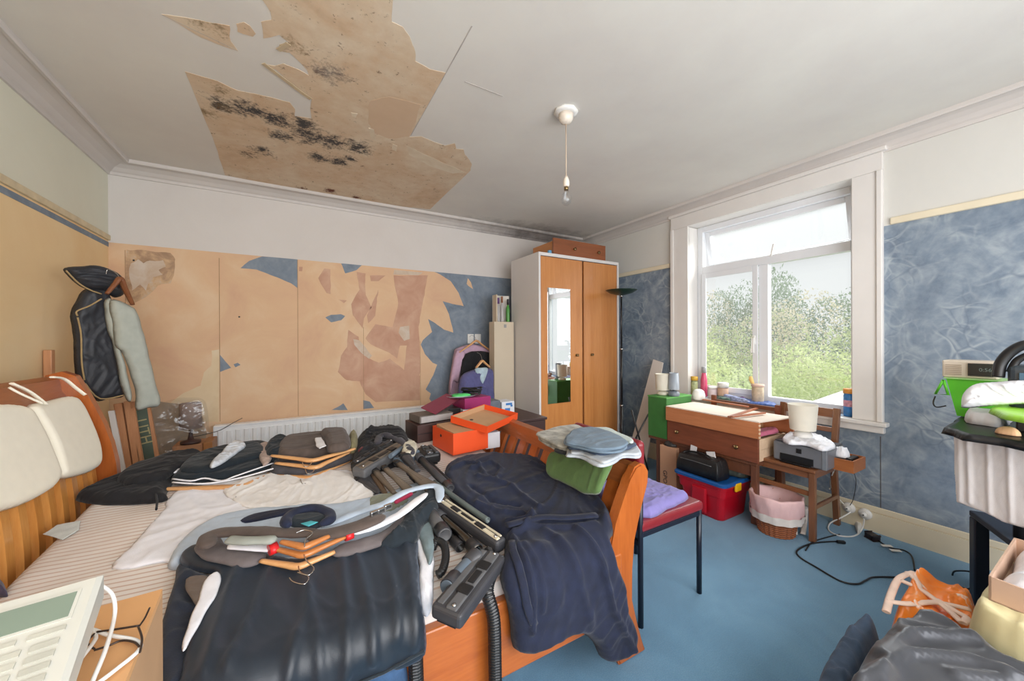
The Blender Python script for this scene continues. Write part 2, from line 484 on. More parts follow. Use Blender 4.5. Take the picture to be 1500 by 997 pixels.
c = t.mix(t.ramp(t.math('ADD', nz, t.math('MULTIPLY', smudge, .6)), [(.22, 0.0), (.6, .75)]), c, srgb((84, 72, 74)))
olive = blobs(t, [(245, 312, 1), (190, 385, 1.2), (340, 530, 1.1), (255, 365, .8), (220, 80, 1.1), (160, 72, .8), (490, 155, 1)], .09)
c = t.mix(t.ramp(t.math('ADD', nz, t.math('MULTIPLY', olive, .5)), [(.22, 0.0), (.6, .8)]), c, srgb((116, 94, 60)))
rust = blobs(t, [(620, 655, 1), (710, 677, .8), (520, 645, .6)], .10)
c = t.mix(t.ramp(t.math('ADD', nz, t.math('MULTIPLY', rust, .7)), [(.25, 0.0), (.6, 1.0)]), c, srgb((96, 46, 26)))
t.color(c); t.set(Roughness=.9); t.bump(t.noise(24, 6), .25, .006)
M_torn = t.m
M_torn_l = plaster('torn_ceiling_smooth_patch', (206, 178, 150), (200, 170, 142), (210, 184, 158), 2)
M_torn_p = plaster('pale_torn_paper', (216, 200, 176), (208, 188, 162), (222, 210, 192), 6)
mb = MB()
mb.b2(XL-.2, XR+.2, YF-.2, YB+.2, H, H+.1)
def cpoly(pts, dz, mi, amp=.006, seed=0):
    mb.mi = mi
    P = [atz(*zc(*p), H) for p in pts]
    P = rag(P, amp, 6, seed)
    P = [Vector((p.x, p.y, H-dz)) for p in P]
    mb.prism(P, (0, 0, dz+.0005))
cpoly([(375, -60), (860, -60), (835, 0), (830, 75), (870, 92), (893, 125), (908, 165), (912, 212), (960, 235), (1016, 250), (950, 365), (888, 470), (930, 468), (985, 490), (1010, 500), (1045, 492), (1052, 510), (1075, 512), (1080, 530), (1105, 562), (1100, 585), (960, 718), (700, 690), (256, 600), (215, 470), (120, 245), (175, 262), (230, 278), (300, 310), (380, 325), (430, 338), (478, 350), (496, 375), (500, 398), (552, 405), (552, 340), (520, 318), (485, 290), (435, 240), (388, 218), (430, 225), (455, 218), (510, 240), (545, 258), (540, 240), (505, 205), (480, 180), (440, 172), (442, 150), (475, 145), (445, 120), (390, 132), (380, 75), (415, 68), (415, 40), (385, 0)], .0015, 1, .007)
cpoly([(38, 48), (90, 55), (150, 66), (230, 80), (272, 88), (276, 140), (300, 174), (230, 150), (170, 125)], .0015, 1, .006, 3)
cpoly([(296, 82), (325, 76), (345, 90), (362, 115), (352, 124), (320, 116), (300, 108)], .0015, 1, .005, 5)
cpoly([(755, 345), (820, 330), (930, 362), (888, 468), (820, 475), (770, 455), (745, 420)], .0022, 2, .01, 8)
cpoly([(750, 438), (768, 442), (775, 480), (758, 474)], .003, 3, .003, 9)
cpoly([(832, 493), (848, 500), (845, 518), (830, 512)], .003, 3, .003, 10)
cpoly([(880, 500), (1000, 555), (1085, 592), (1040, 595), (960, 570), (890, 530)], .0022, 3, .01, 11)
cpoly([(690, 385), (712, 390), (706, 403), (692, 398)], .003, 3, .003, 12)
# peeling curl and joints
mb.mi = 4
for a, b, wd in (((1105, 90), (1016, 250), .004), ((1016, 250), (895, 465), .003), ((1080, 280), (1210, 330), .004), ((40, 50), (300, 174), .003)):
    p, q = atz(*zc(*a), H-.001), atz(*zc(*b), H-.001); mb.bar(p, q, wd, .0016, (0, 0, 1))
mb.mi = 5
for a, b in (((388, 218), (520, 318)), ((520, 318), (552, 340)), ((440, 172), (475, 150))):
    p, q = atz(*zc(*a), H-.004), atz(*zc(*b), H-.004); mb.bar(p, q, .02, .003, (0, 0, 1))
struct(mb.build('ceiling', [M_ceil, M_torn, M_torn_l, M_torn_p, mat('ceiling_joint', (180, 172, 166), .8), mat('curled_paper_edge', (190, 170, 140), .8)]))

# back wall
def bp(u, v, d=0): return aty(u, v, YB-d)
def zb(X, Y): return (130+X/2.381, 340+Y/2.381)
mb = MB()
mb.mi = 0; mb.b2(XL-.2, XR+.2, YB, YB+.12, RAIL-.012, H+.1)
mb.mi = 1; mb.b2(XL-.2, XR+.2, YB, YB+.12, -.1, RAIL-.012)
def wpoly(pts, d, mi, amp=.004, seed=0, extra=(), z=zb):
    mb.mi = mi; P = [bp(*z(*p)) for p in pts]+[Vector(e) for e in extra]
    P = rag(P, amp, 6, seed) if amp else P
    P = [Vector((max(p.x, XL), YB-d, min(p.z, RAIL-.012))) for p in P]
    mb.prism(P, (0, d+.0005, 0))
wpoly([(1205, 135), (1262, 170), (1290, 212), (1308, 258), (1270, 250), (1235, 240), (1256, 285), (1272, 350), (1240, 340), (1210, 318), (1183, 303), (1198, 348), (1165, 375), (1158, 392), (1172, 425), (1200, 455), (1215, 462), (1200, 500), (1188, 525), (1175, 548), (1192, 562), (1188, 580), (1212, 610)], .0012, 2, .004, 1, [(1.0, YB, 0), (XL, YB, 0), (XL, YB, RAIL)])
blue = [[(530, 125), (560, 100), (605, 84), (728, 92), (728, 195), (705, 178), (660, 158), (585, 130)],
        [(880, 108), (952, 114), (935, 132), (895, 143)], [(825, 297), (845, 288), (880, 286), (895, 292), (880, 307), (845, 314)],
        [(457, 425), (475, 450), (497, 472), (457, 487)], [(505, 460), (520, 455), (530, 462), (512, 470)],
        [(848, 620), (870, 608), (888, 596), (903, 620)], [(957, 586), (980, 590), (995, 612), (957, 616)]]
for i, p in enumerate(blue): wpoly(p, .002, 1, .003, i+2)
wpoly([(1322, 160), (1333, 175), (1340, 198), (1325, 188), (1318, 180)], .002, 2, .002, 30)
pink = [[(1062, 150), (1182, 150), (1168, 230), (1150, 330), (1158, 480), (1152, 500), (1100, 480), (1108, 395), (1085, 395), (1075, 440), (1050, 420), (985, 392), (965, 370), (1000, 320), (1060, 330), (1080, 250)],
        [(935, 140), (965, 142), (965, 220), (985, 260), (960, 300), (955, 335), (920, 290), (915, 250), (945, 200)],
        [(820, 128), (842, 130), (845, 215), (830, 212), (800, 160)],
        [(905, 340), (940, 365), (960, 430), (1010, 455), (1050, 440), (1100, 480), (1155, 500), (1155, 585), (1000, 592), (965, 565), (945, 520), (900, 515), (868, 488), (880, 430), (900, 400)],
        [(980, 150), (1035, 150), (1010, 170), (985, 172)], [(970, 290), (1010, 200), (1000, 290), (975, 318)], [(870, 235), (900, 238), (890, 248)], [(732, 120), (746, 122), (744, 136), (732, 134)]]
for i, p in enumerate(pink): wpoly(p, .0018, 3, .007, i+40)
wpoly([(130, 60), (200, 64), (285, 72), (302, 95), (300, 150), (285, 178), (240, 186), (200, 225), (140, 255), (128, 235)], .0018, 4, .009, 60)
wpoly([(148, 108), (172, 96), (196, 112), (214, 100), (262, 98), (270, 118), (246, 130), (262, 150), (228, 158), (205, 176), (196, 202), (176, 184), (150, 206), (142, 150)], .0026, 6, .014, 61)
wpoly([(430, 412), (455, 408), (455, 660), (310, 660), (265, 620), (290, 590), (330, 560), (390, 535), (402, 490), (428, 465)], .0016, 5, .005, 62)
wpoly([(205, 600), (250, 590), (330, 600), (392, 620), (410, 700), (400, 800), (220, 800)], .0022, 7, .006, 63)
for i, p in enumerate([[(1085, 330), (1118, 325), (1120, 372), (1100, 380), (1080, 350)], [(922, 372), (945, 378), (988, 430), (978, 442), (950, 420), (925, 392)], [(1065, 132), (1165, 140), (1150, 150), (1062, 148)]]):
    wpoly(p, .0028, 6, .005, 70+i)
mb.mi = 8
for u, v0, v1, wd in ((455, 90, 660, .004), (728, 92, 640, .004), (958, 330, 620, .003), (1156, 380, 610, .003), (127, 62, 260, .003)):
    p, q = bp(*zb(u, v0)), bp(*zb(u, v1)); mb.b2(p.x-wd/2, p.x+wd/2, YB-.003, YB, q.z, min(p.z, RAIL-.02))
mb.mi = 9
for (u, v) in ((525, 295), (157, 98)):
    p = bp(*zb(u, v)); mb.box((p.x, YB-.002, p.z), (.012, .004, .012), None, .002)
struct(mb.build('wall_back', [M_upper, M_paper_b, M_tan, M_pink, M_stain, M_cream_pl, M_white_pl, M_grey_pl, M_seam, M_black]))

# left wall
mb = MB()
mb.mi = 0; mb.b2(XL-.12, XL, YF-.2, YB+.2, RAIL, H+.1)
mb.mi = 1; mb.b2(XL-.12, XL, YF-.2, YB+.2, -.1, RAIL)
mb.mi = 2; mb.b2(XL, XL+.002, YF, YB, RAIL-.045, RAIL-.012)
mb.mi = 3; mb.b2(XL, XL+.0015, 1.3, 2.1, 1.2, 1.9); 
struct(mb.build('wall_left', [M_upper_l, M_tan_l, M_paper_b, M_tan_l]))
struct(MB().b2(XL, XL+.014, YF, YB, RAIL, RAIL+.04, .005).build('trim_1', mat('picture_rail_cream', (214, 196, 160), .5)))
# right wall with window opening
wy0, wy1, wz0, wz1 = 1.02, 2.315, .745, 2.425
mb = MB(); TH = .26
def rwall(y0, y1, z0, z1):
    if z1 > RAIL:
        mb.mi = 0; mb.b2(XR, XR+TH, y0, y1, max(z0, RAIL), z1)
    if z0 < RAIL:
        mb.mi = 1; mb.b2(XR, XR+TH, y0, y1, z0, min(z1, RAIL))
rwall(YF-.2, wy0, -.1, H+.1); rwall(wy1, YB+.2, -.1, H+.1); rwall(wy0, wy1, wz1, H+.1); rwall(wy0, wy1, -.1, wz0)
mb.mi = 2
p = atx(1290, 650, XR); mb.b2(XR-.0015, XR, p.y-.002, p.y+.002, .17, p.z+.05)
struct(mb.build('wall_right', [M_upper_r, M_paper_r, mat('paper_seam_right', (88, 84, 84), .8)]))
for i, (y0, y1) in enumerate(((YF, .86), (2.515, YB))):
    struct(MB().b2(XR-.018, XR, y0, y1, RAIL, RAIL+.045, .006).build('trim_%d' % (2+i), M_cream))
# front wall behind the camera, with an unseen opening added to go with the fill light
mb = MB()
mb.b2(XL-.2, -.8, YF-.12, YF, -.1, H+.1); mb.b2(2.6, XR+.2, YF-.12, YF, -.1, H+.1); mb.b2(-.8, 2.6, YF-.12, YF, 2.35, H+.1); mb.b2(-.8, 2.6, YF-.12, YF, -.1, .7)
struct(mb.build('wall_front', M_upper))
mb = MB()
for x in (-.8, .3, 1.45, 2.55): mb.b2(x, x+.05, YF-.1, YF-.02, .7, 2.35)
for z in (.7, 2.3): mb.b2(-.8, 2.6, YF-.1, YF-.02, z, z+.05)
struct(mb.build('added_window', M_upvc))  # unseen window frame, added to match the fill lamp

# cornices
prof = [(0, .085), (.012, .085), (.018, .066), (.03, .058), (.05, .038), (.085, .022), (.13, .014), (.132, .024), (.148, .026), (.154, .018), (.156, 0), (0, 0)]
def cornice(name, f):
    r0 = [f(o, d, 0) for o, d in prof]; r1 = [f(o, d, 1) for o, d in prof]
    struct(MB().loft([r0, r1], True, True, False).build(name, M_cornice))
cornice('trim_4', lambda o, d, k: (XL+o if k == 0 else XR-o, YB-o, H-d))
cornice('trim_5', lambda o, d, k: (XL+o, (YF+o) if k == 0 else YB-o, H-d))
cornice('trim_6', lambda o, d, k: (XR-o, (YF+o) if k == 0 else YB-o, H-d))
# baseboards
def base(name, boxes):
    mb = MB()
    for (x0, x1, y0, y1, ax) in boxes:
        mb.b2(x0, x1, y0, y1, 0, .13)
        if ax == 'x': mb.b2(x0+.006, x1, y0, y1, .13, .17, .005)
        elif ax == 'l': mb.b2(x0, x1-.006, y0, y1, .13, .17, .005)
        else: mb.b2(x0, x1, y0+.006, y1, .13, .17, .005)
    struct(mb.build(name, M_cream))
base('baseboard_right', [(XR-.018, XR, YF, YB, 'x')])
base('baseboard_back', [(XL, XR-.018, YB-.018, YB, 'y')])
base('baseboard_left', [(XL, XL+.018, YF, YB-.018, 'l')])

# ------------------------------------------------------------------ window_1
t = NT('window_glass'); t.n.remove(t.b)
tr = t.add('ShaderNodeBsdfTransparent'); tr.inputs[0].default_value = (.97, .985, .98, 1)
gl = t.add('ShaderNodeBsdfGlossy'); gl.inputs['Roughness'].default_value = .02
du = t.add('ShaderNodeBsdfTranslucent'); du.inputs[0].default_value = (.95, .96, .95, 1)
mx = t.add('ShaderNodeMixShader'); mx.inputs[0].default_value = .04
m2_ = t.add('ShaderNodeMixShader'); m2_.inputs[0].default_value = .032
t.link(tr.outputs[0], m2_.inputs[1]); t.link(du.outputs[0], m2_.inputs[2]); t.link(m2_.outputs[0], mx.inputs[1]); t.link(gl.outputs[0], mx.inputs[2]); t.link(mx.outputs[0], t.n['Material Output'].inputs[0])
M_glass = t.m
W1 = struct(root('window_1', None, None, (XR, 1.67, wz0)))
del_keys = None
mb = MB()
# casing boards (architrave), both sides and head
mb.b2(XR-.028, XR, .892, 1.05, wz0, 2.41, .003); mb.b2(XR-.028, XR, 2.30, 2.49, wz0, 2.41, .003)
mb.b2(XR-.04, XR-.0275, .892, .922, wz0, 2.41, .005); mb.b2(XR-.04, XR-.0275, 2.455, 2.49, wz0, 2.41, .005)
mb.b2(XR-.029, XR, .892, 2.49, 2.4105, 2.53, .003)
mb.b2(XR-.045, XR, .87, 2.51, 2.5305, 2.56, .006)
# reveals
mb.b2(XR+.0005, XR+.13, wy0, 1.05, wz0, wz1-.02); mb.b2(XR+.0005, XR+.13, 2.30, wy1, wz0, wz1-.02); mb.b2(XR+.0005, XR+.13, wy0, wy1, 2.4105, wz1)
mb.build('window_casing', M_white, W1)
mb = MB(); mb.b2(XR-.062, XR+.13, .868, 2.52, wz0-.028, wz0-.0005, .006); mb.b2(XR-.04, XR-.0, .885, 2.50, wz0-.075, wz0-.0285, .006)
mb.build('window_sill', M_white, W1)
fx0, fx1 = XR+.13, XR+.19
mb = MB()
mb.b2(fx0, fx1, 1.051, 1.105, wz0, 2.41, .004); mb.b2(fx0, fx1, 2.245, 2.299, wz0, 2.41, .004)
mb.b2(fx0, fx1-.001, 1.105, 2.245, wz0, wz0+.06, .004); mb.b2(fx0, fx1-.001, 1.105, 2.245, 2.355, 2.41, .004)
mb.b2(fx0-.002, fx1-.001, 1.105, 2.245, 1.94, 2.015, .004)
mb.b2(fx0+.001, fx1-.001, 1.655, 1.73, wz0+.06, 1.94, .004)
mb.build('window_frame', M_upvc, W1)
# left casement sash (closed)
mb = MB(); sx = XR+.115
for (y0, y1, z0, z1) in ((1.73, 1.775, .80, 1.945), (2.205, 2.25, .80, 1.945), (1.775, 2.205, .80, .85), (1.775, 2.205, 1.895, 1.945)): mb.b2(sx, sx+.014, y0, y1, z0, z1, .004)
sash = mb.build('sash', M_upvc, W1)
MB().b2(sx+.008, sx+.012, 1.77, 2.21, .845, 1.9).build('glass_pane', M_glass, sash)
mb = MB(); mb.b2(sx-.022, sx, 1.745, 1.765, 1.25, 1.33, .005); mb.bar((sx-.025, 1.755, 1.30), (sx-.03, 1.757, 1.18), .014, .02, (1, 0, 0), .004)
mb.build('handle', M_white_pla, sash)
MB().b2(fx0+.02, fx0+.026, 1.10, 1.66, wz0+.05, 1.95).build('glass_pane', M_glass, W1)
# top-hung vent, open outwards at the bottom
mb = MB(); A = R(13)
Xm = Matrix.Translation((fx1, 0, 2.36)) @ Matrix.Rotation(-A, 4, 'Y')
mb.X = Xm; hh = .36
for (y0, y1, z0, z1) in ((1.105, 1.15, -hh, 0), (2.20, 2.245, -hh, 0), (1.15, 2.20, -hh, -hh+.045), (1.15, 2.20, -.045, 0)):
    mb2 = MB()
    c_ = Vector((.0, (y0+y1)/2, (z0+z1)/2)); d_ = (.05, y1-y0, z1-z0)
    mb.X = Matrix.Identity(4)
    mb.box(Xm @ c_, d_, Xm.to_3x3(), .005)
vent = mb.build('vent_sash', M_upvc, W1)
mb = MB(); mb.box(Xm @ Vector((0, 1.675, -hh/2)), (.006, 1.07, hh-.07), Xm.to_3x3()); mb.build('glass_pane', M_glass, vent)
mb = MB(); mb.bar((fx0+.0, 1.63, 2.01), (fx1+.07, 1.655, 2.055), .012, .02, (0, 0, 1), .003); mb.bar((fx0-.005, 1.63, 2.0), (fx0-.02, 1.60, 2.10), .01, .014, (0, 1, 0), .003)
mb.build('handle', M_white_pla, W1)

# ================================================================== OUTSIDE THE WINDOW
def leaf_mat(name, c, c2):
    t = NT(name); t.color(t.ramp(t.noise(1.6, 4, .6), [(.3, srgb(c)), (.7, srgb(c2))])); t.set(Roughness=.6)
    t.b.inputs['Transmission Weight'].default_value = .0
    td = t.add('ShaderNodeBsdfTranslucent'); t.link(t.b.inputs['Base Color'].links[0].from_socket, td.inputs[0]); ms_ = t.add('ShaderNodeMixShader'); ms_.inputs[0].default_value = .5
    t.link(t.b.outputs[0], ms_.inputs[1]); t.link(td.outputs[0], ms_.inputs[2]); t.link(ms_.outputs[0], t.n['Material Output'].inputs[0]); return t.m
M_leaf1 = leaf_mat('light_green_leaves', (206, 222, 150), (240, 245, 205))
M_leaf2 = leaf_mat('mid_green_leaves', (176, 194, 142), (214, 222, 180))
M_leaf3 = leaf_mat('dark_conifer_leaves', (128, 150, 132), (168, 184, 160))
M_leaf4 = leaf_mat('pale_blossom_leaves', (216, 208, 182), (236, 228, 210))
M_bark = wood('bark', (90, 74, 60), (120, 104, 88), axis=2)
def foliage_mesh(n, rx, ry, rz, size, seed, cone=False):
    rnd = random.Random(seed); verts = []; faces = []
    lumps = [(rnd.uniform(-.7, .7)*rx, rnd.uniform(-.7, .7)*ry, rnd.uniform(.15, .95)*rz*2, rnd.uniform(.35, .6)) for _ in range(26)]
    for i in range(n):
        if cone:
            h = rnd.random()**1.2; lvl = int(h*9)/9; rr = (1-h)*rx*(.55+.45*rnd.random())*(1.15-.5*((h*9) % 1))
            a = rnd.random()*2*PI; p = Vector((rr*math.cos(a), rr*math.sin(a), h*rz*2))
        else:
            l = rnd.choice(lumps); d = Vector((rnd.gauss(0, 1), rnd.gauss(0, 1), rnd.gauss(0, 1))).normalized()
            k = rnd.uniform(.75, 1.05)*l[3]
            p = Vector((l[0]+d.x*rx*k, l[1]+d.y*ry*k, l[2]+d.z*min(rx, rz)*k))
            if p.z < .02: p.z = rnd.uniform(0, .4)
        s_ = size*rnd.uniform(.6, 1.4)
        q = Matrix.Rotation(rnd.random()*6.3, 3, Vector((rnd.gauss(0, 1), rnd.gauss(0, 1), rnd.gauss(0, 1))).normalized())
        b = len(verts)
        for (x, y) in ((-1, 0), (0, -.45), (1, 0), (0, .45)): verts.append(tuple(p+q @ Vector((x*s_, y*s_, .12*s_*(x*x)))))
        faces.append((b, b+1, b+2, b+3))
    me = bpy.data.meshes.new('foliage'); me.from_pydata(verts, [], faces); return me
FM = {}
def shrub(kind, label, cat, x, y, z0, sx, sz, m, n=5200, size=.085, cone=False, seed=1, group=None, rot=0):
    key = (kind, m.name, cone)
    r_ = root(kind, label, cat, (x, y, z0), group, rot)
    if key not in FM:
        me = foliage_mesh(n, 1, 1, 1, size, seed, cone); me.materials.append(m)
        tb = MB(); tb.tube([(0, 0, 0), (.03, .02, .6), (0, 0, 1.3)], [.07, .05, .02], 8)
        for k in range(6):
            a = k*1.05; tb.tube([(0, 0, .3+k*.12), (.3*math.cos(a), .3*math.sin(a), .7+k*.15)], [.03, .01], 6)
        bmesh.ops.recalc_face_normals(tb.bm, faces=tb.bm.faces); tm = bpy.data.meshes.new('trunk'); tb.bm.to_mesh(tm); tb.bm.free(); tm.materials.append(M_bark)
        FM[key] = (me, tm)
    me, tm = FM[key]
    for nm, mm in (('foliage', me), ('trunk', tm)):
        o = bpy.data.objects.new(nm, mm); lnk(o); o.parent = r_; o.scale = (sx, sx, sz)
    return r_
GZ = -2.6
t = NT('lawn'); t.color(t.ramp(t.noise(1.5, 5), [(.3, srgb((120, 140, 84))), (.7, srgb((156, 170, 110)))])); t.set(Roughness=.9)
g = MB().b2(XR+.4, 60, -30, 50, GZ-.1, GZ).build('lawn', t.m); tag(g, 'green lawn of the garden below the window', 'lawn', kind='structure')
hedge = [(9.6, 2.9, 1.7, 1.70, 'nearest light green shrub by the pale flat roof outside'), (7.9, 4.1, 1.5, 1.60, 'light green shrub in the middle of the large window pane'),
         (8.0, 5.4, 1.6, 1.66, 'light green shrub low behind the window mullion'), (8.4, 7.0, 1.7, 1.72, 'light green shrub filling the left casement of the window')]
for i, (x, y, s_, z_, lb) in enumerate(hedge):
    shrub('garden_shrub', lb, 'shrub', x, y, GZ, s_, z_, M_leaf1, 22000, .024, seed=3, group='light green shrubs below the window', rot=i*1.3)
for i, (x, y, s_, z_, lb) in enumerate([(12.0, 3.7, 1.9, 1.95, 'mid green shrub behind the roof corner at the right of the window'), (11.6, 6.2, 2.0, 1.98, 'mid green shrub behind the centre of the window'), (11.8, 9.4, 2.1, 2.1, 'mid green shrub seen at the left edge of the window')]):
    shrub('tall_shrub', lb, 'shrub', x, y, GZ, s_, z_, M_leaf2, 20000, .022, seed=5, group='mid green shrubs further back', rot=i*2.1)
for i, (x, y, s_, z_, lb) in enumerate([(15, 6.1, 2.2, 2.35, 'pale blossoming tree behind the shrubs, right of the mullion'), (15.5, 11.5, 2.5, 2.6, 'pale blossoming tree in the left casement'), (16, 4.0, 2.1, 2.2, 'pale blossoming tree near the right edge of the window')]):
    shrub('blossoming_tree', lb, 'tree', x, y, GZ, s_, z_, M_leaf4, 16000, .02, seed=8, group='pale trees beyond the hedge', rot=i*1.1)
for i, (x, y, s_, z_, lb) in enumerate([(18, 8.3, 1.5, 2.95, 'dark conifer rising above the hedge, right of the mullion'), (18.5, 10.6, 1.5, 2.8, 'dark conifer above the hedge, just left of the mullion'), (19, 6.9, 1.6, 2.5, 'low dark conifer right of the taller ones')]):
    shrub('conifer', lb, 'tree', x, y, GZ, s_, z_, M_leaf3, 12000, .03, False, 11, group='dark conifers', rot=i)
mb = MB(); mb.prism([(4.2, -2.2, .42), (8.3, -2.2, .42), (8.3, 2.53, .42), (5.73, 2.19, .42), (4.2, 1.98, .42)], (0, 0, .08)); mb.prism([(4.3, -2.1, GZ), (8.2, -2.1, GZ), (8.2, 2.40, GZ), (4.3, 1.88, GZ)], (0, 0, .42-GZ))
o = mb.build('flat_roof', mat('pale_roofing', (224, 222, 218), .8)); tag(o, 'pale flat roof of the extension just outside the window', 'roof')

# ================================================================== BED
M_pine = wood('orange_pine', (158, 80, 32), (188, 104, 46), 5, 2, .3, 10, .3)
M_pine_x = wood('orange_pine_x', (158, 80, 32), (186, 104, 46), 5, 0, .3, 10, .3)
M_pine_y = wood('orange_pine_y', (150, 84, 44), (178, 104, 58), 5, 1, .3, 10, .3)
M_slat = wood('light_pine_slat', (206, 132, 58), (228, 166, 92), 5, 2, .35, 10, .2)
BED = root('wooden_bed', 'orange pine sleigh bed with slatted head and foot, heaped with clothes', 'bed', (.15, 1.8, 0))
# headboard post profiles traced on the plane y=2.6
front = [(-.905, 1.137), (-.868, 1.052), (-.84, .98), (-.81, .896), (-.785, .80), (-.768, .70), (-.762, .60), (-.762, .35), (-.765, 0)]
back = [(-.88, 0), (-.885, .35), (-.90, .6), (-.925, .75), (-.95, .88), (-.985, 1.0), (-1.02, 1.09), (-1.0, 1.145), (-.95, 1.16)]
for y in (2.58, 1.02):
    P = [Vector((x, y, z)) for x, z in front+back]
    mb = MB(); mb.prism(P, (0, .045, 0)); mb.build('headboard_post', M_pine, BED)
hb = root('x', None, None)
bpy.data.objects.remove(hb)
hx = lambda z: np.interp(z, [0, .35, .6, .8, .95, 1.05, 1.13], [-.83, -.83, -.835, -.855, -.90, -.945, -.98])
mb = MB()
ring0 = [(hx(1.00), 1.00), (hx(1.07)-.005, 1.07), (hx(1.10), 1.125), (hx(1.12)-.02, 1.14), (-1.01, 1.12), (-.99, 1.06), (-.945, 1.0)]
mb.loft([[(x+.01, 1.065, z) for x, z in ring0], [(x+.01, 2.58, z) for x, z in ring0]], True, True, False); mb.build('headboard_rail', M_pine_y, BED)
MB().b2(-.86, -.81, 1.065, 2.58, .30, .42, .006).build('headboard_rail', M_pine_y, BED)
ny = 17
for i in range(ny):
    y = 1.12+i*(2.54-1.12)/(ny-1)
    rings = []
    for z in np.linspace(.41, 1.02, 9):
        x = float(hx(z)); rings.append([(x-.011, y-.021, z), (x+.011, y-.021, z), (x+.011, y+.021, z), (x-.011, y+.021, z)])
    MB().loft(rings, True, True, False).build('headboard_slat', M_slat, BED)
# side rails
for y in (1.062, 2.50): MB().b2(-.77, 1.12, y, y+.035, .20, .45, .006).build('side_rail', M_pine_x, BED)
# footboard: profile from the near post, x(z)
fpost = [(1.112, 0), (1.062, .12), (1.045, .23), (1.04, .35), (1.052, .46), (1.09, .57), (1.135, .66), (1.175, .73), (1.205, .775), (1.24, .785), (1.265, .775), (1.285, .745), (1.275, .70), (1.235, .60), (1.195, .48), (1.175, .36), (1.18, .24), (1.20, .14), (1.262, 0)]
for y in (1.066, 2.36):
    mb = MB(); mb.prism([Vector((x, y, z)) for x, z in fpost], (0, .045, 0))
    bmesh.ops.bevel(mb.bm, geom=[e for e in mb.bm.edges if abs(e.verts[0].co.y-e.verts[1].co.y) < 1e-5], offset=.007, segments=2, affect='EDGES')
    mb.build('footboard_post', M_pine, BED)
fx = lambda z: float(np.interp(z, [.3, .46, .57, .66, .73, .78], [1.105, 1.12, 1.155, 1.19, 1.225, 1.245]))
mb = MB(); rr = [(fx(.69)-.015, .69), (fx(.76)-.02, .765), (1.25, .775), (1.262, .74), (fx(.69)+.02, .69)]
mb.loft([[(x, 1.111, z) for x, z in rr], [(x, 2.36, z) for x, z in rr]], True, True, False); mb.build('footboard_rail', M_pine_y, BED)
MB().b2(1.08, 1.13, 1.111, 2.36, .22, .42, .006).build('footboard_rail', M_pine_y, BED)
for i in range(10):
    y = 1.18+i*.123
    rings = []
    for z in np.linspace(.41, .70, 6):
        x = fx(z); rings.append([(x-.012, y-.033, z), (x+.012, y-.033, z), (x+.012, y+.033, z), (x-.012, y+.033, z)])
    MB().loft(rings, True, True, False).build('footboard_slat', M_pine, BED)

# mattress
t = NT('striped_ticking'); co = t.coord((1, 1, 1))
wv = t.add('ShaderNodeTexWave', wave_type='BANDS', bands_direction='Y', wave_profile='SIN'); wv.inputs['Scale'].default_value = 13; wv.inputs['Distortion'].default_value = .35; wv.inputs['Detail'].default_value = 1
t.link(co, wv.inputs[0])
wv2 = t.add('ShaderNodeTexWave', wave_type='BANDS', bands_direction='Y'); wv2.inputs['Scale'].default_value = 40; t.link(co, wv2.inputs[0])
c = t.ramp(wv.outputs['Fac'], [(.10, srgb((204, 176, 158))), (.26, srgb((232, 224, 218)))])
c = t.mix(.15, c, t.ramp(wv2.outputs['Fac'], [(.2, srgb((196, 178, 166))), (.6, srgb((226, 220, 214)))]))
c = t.mix(t.ramp(t.noise(2.6, 3), [(.45, 0.0), (.75, .35)]), c, srgb((214, 196, 182)))
t.color(c); t.set(Roughness=.85); t.bump(t.noise(7, 2), .35, .03)
def MZ(y): return .52+.088*(y-1.08)
MN = Vector((0, -.088, 1)); M0 = Vector((0, 1.08, .52))
def atm(u, v, h=0): return atp(u, v, M0+Vector((0, 0, h)), MN)
def px_m(pts, h=0): return [tuple(atm(u, v, h))[:2] for u, v in pts]
def m_m(z0=0): return lambda a, b, h: (a, b, MZ(b)+z0+h)
def PM(pts, h): return [atm(u, v, h) for u, v in pts]
def m_mdrape(z0, y0, r=.05):
    def f(a, b, h):
        if b >= 0: return (a, y0+b, MZ(y0+b)+z0+h)
        zt = MZ(y0)+z0; s = -b; q = r*PI/2
        if s < q:
            t_ = s/r; return (a, y0-math.sin(t_)*(r+h), zt-r+math.cos(t_)*(r+h))
        return (a, y0-r-h, zt-r-(s-q))
    return f
def px_mdrape(pts, z0, y0, r=.05):
    out = []
    for u, v in pts:
        p = atm(u, v, z0)
        if p.y >= y0 and v > 500: out.append((p.x, p.y-y0))
        else:
            q = aty(u, v, y0-r); out.append((q.x, -max((MZ(y0)+z0-r-q.z)+r*PI/2, .001)))
    return out
nx_ = 60; ny_ = 44; rings = []
def mtop(x, y):
    e = min(x+.765, 1.045-x, y-1.095, 2.515-y); e = max(e, 0)
    rd = .05; k = min(e/rd, 1)
    return MZ(y)-rd*(1-math.sqrt(1-(1-k)**2))+.005*math.sin(x*14)*math.sin(y*15)*k
gx = [-.765+1.81*i/nx_ for i in range(nx_+1)]; gy = [1.095+1.42*(1-math.cos(PI*j/ny_))/2 for j in range(ny_+1)]
gx = [-.765+1.81*(1-math.cos(PI*(i/nx_)))/2*.35+1.81*(i/nx_)*.65 for i in range(nx_+1)]
bm = bmesh.new(); top = [[bm.verts.new((x, y, mtop(x, y))) for y in gy] for x in gx]
bot = [[bm.verts.new((x, y, .40)) for y in gy] for x in gx]
for i in range(nx_):
    for j in range(ny_):
        bm.faces.new((top[i][j], top[i+1][j], top[i+1][j+1], top[i][j+1])); bm.faces.new((bot[i][j], bot[i][j+1], bot[i+1][j+1], bot[i+1][j]))
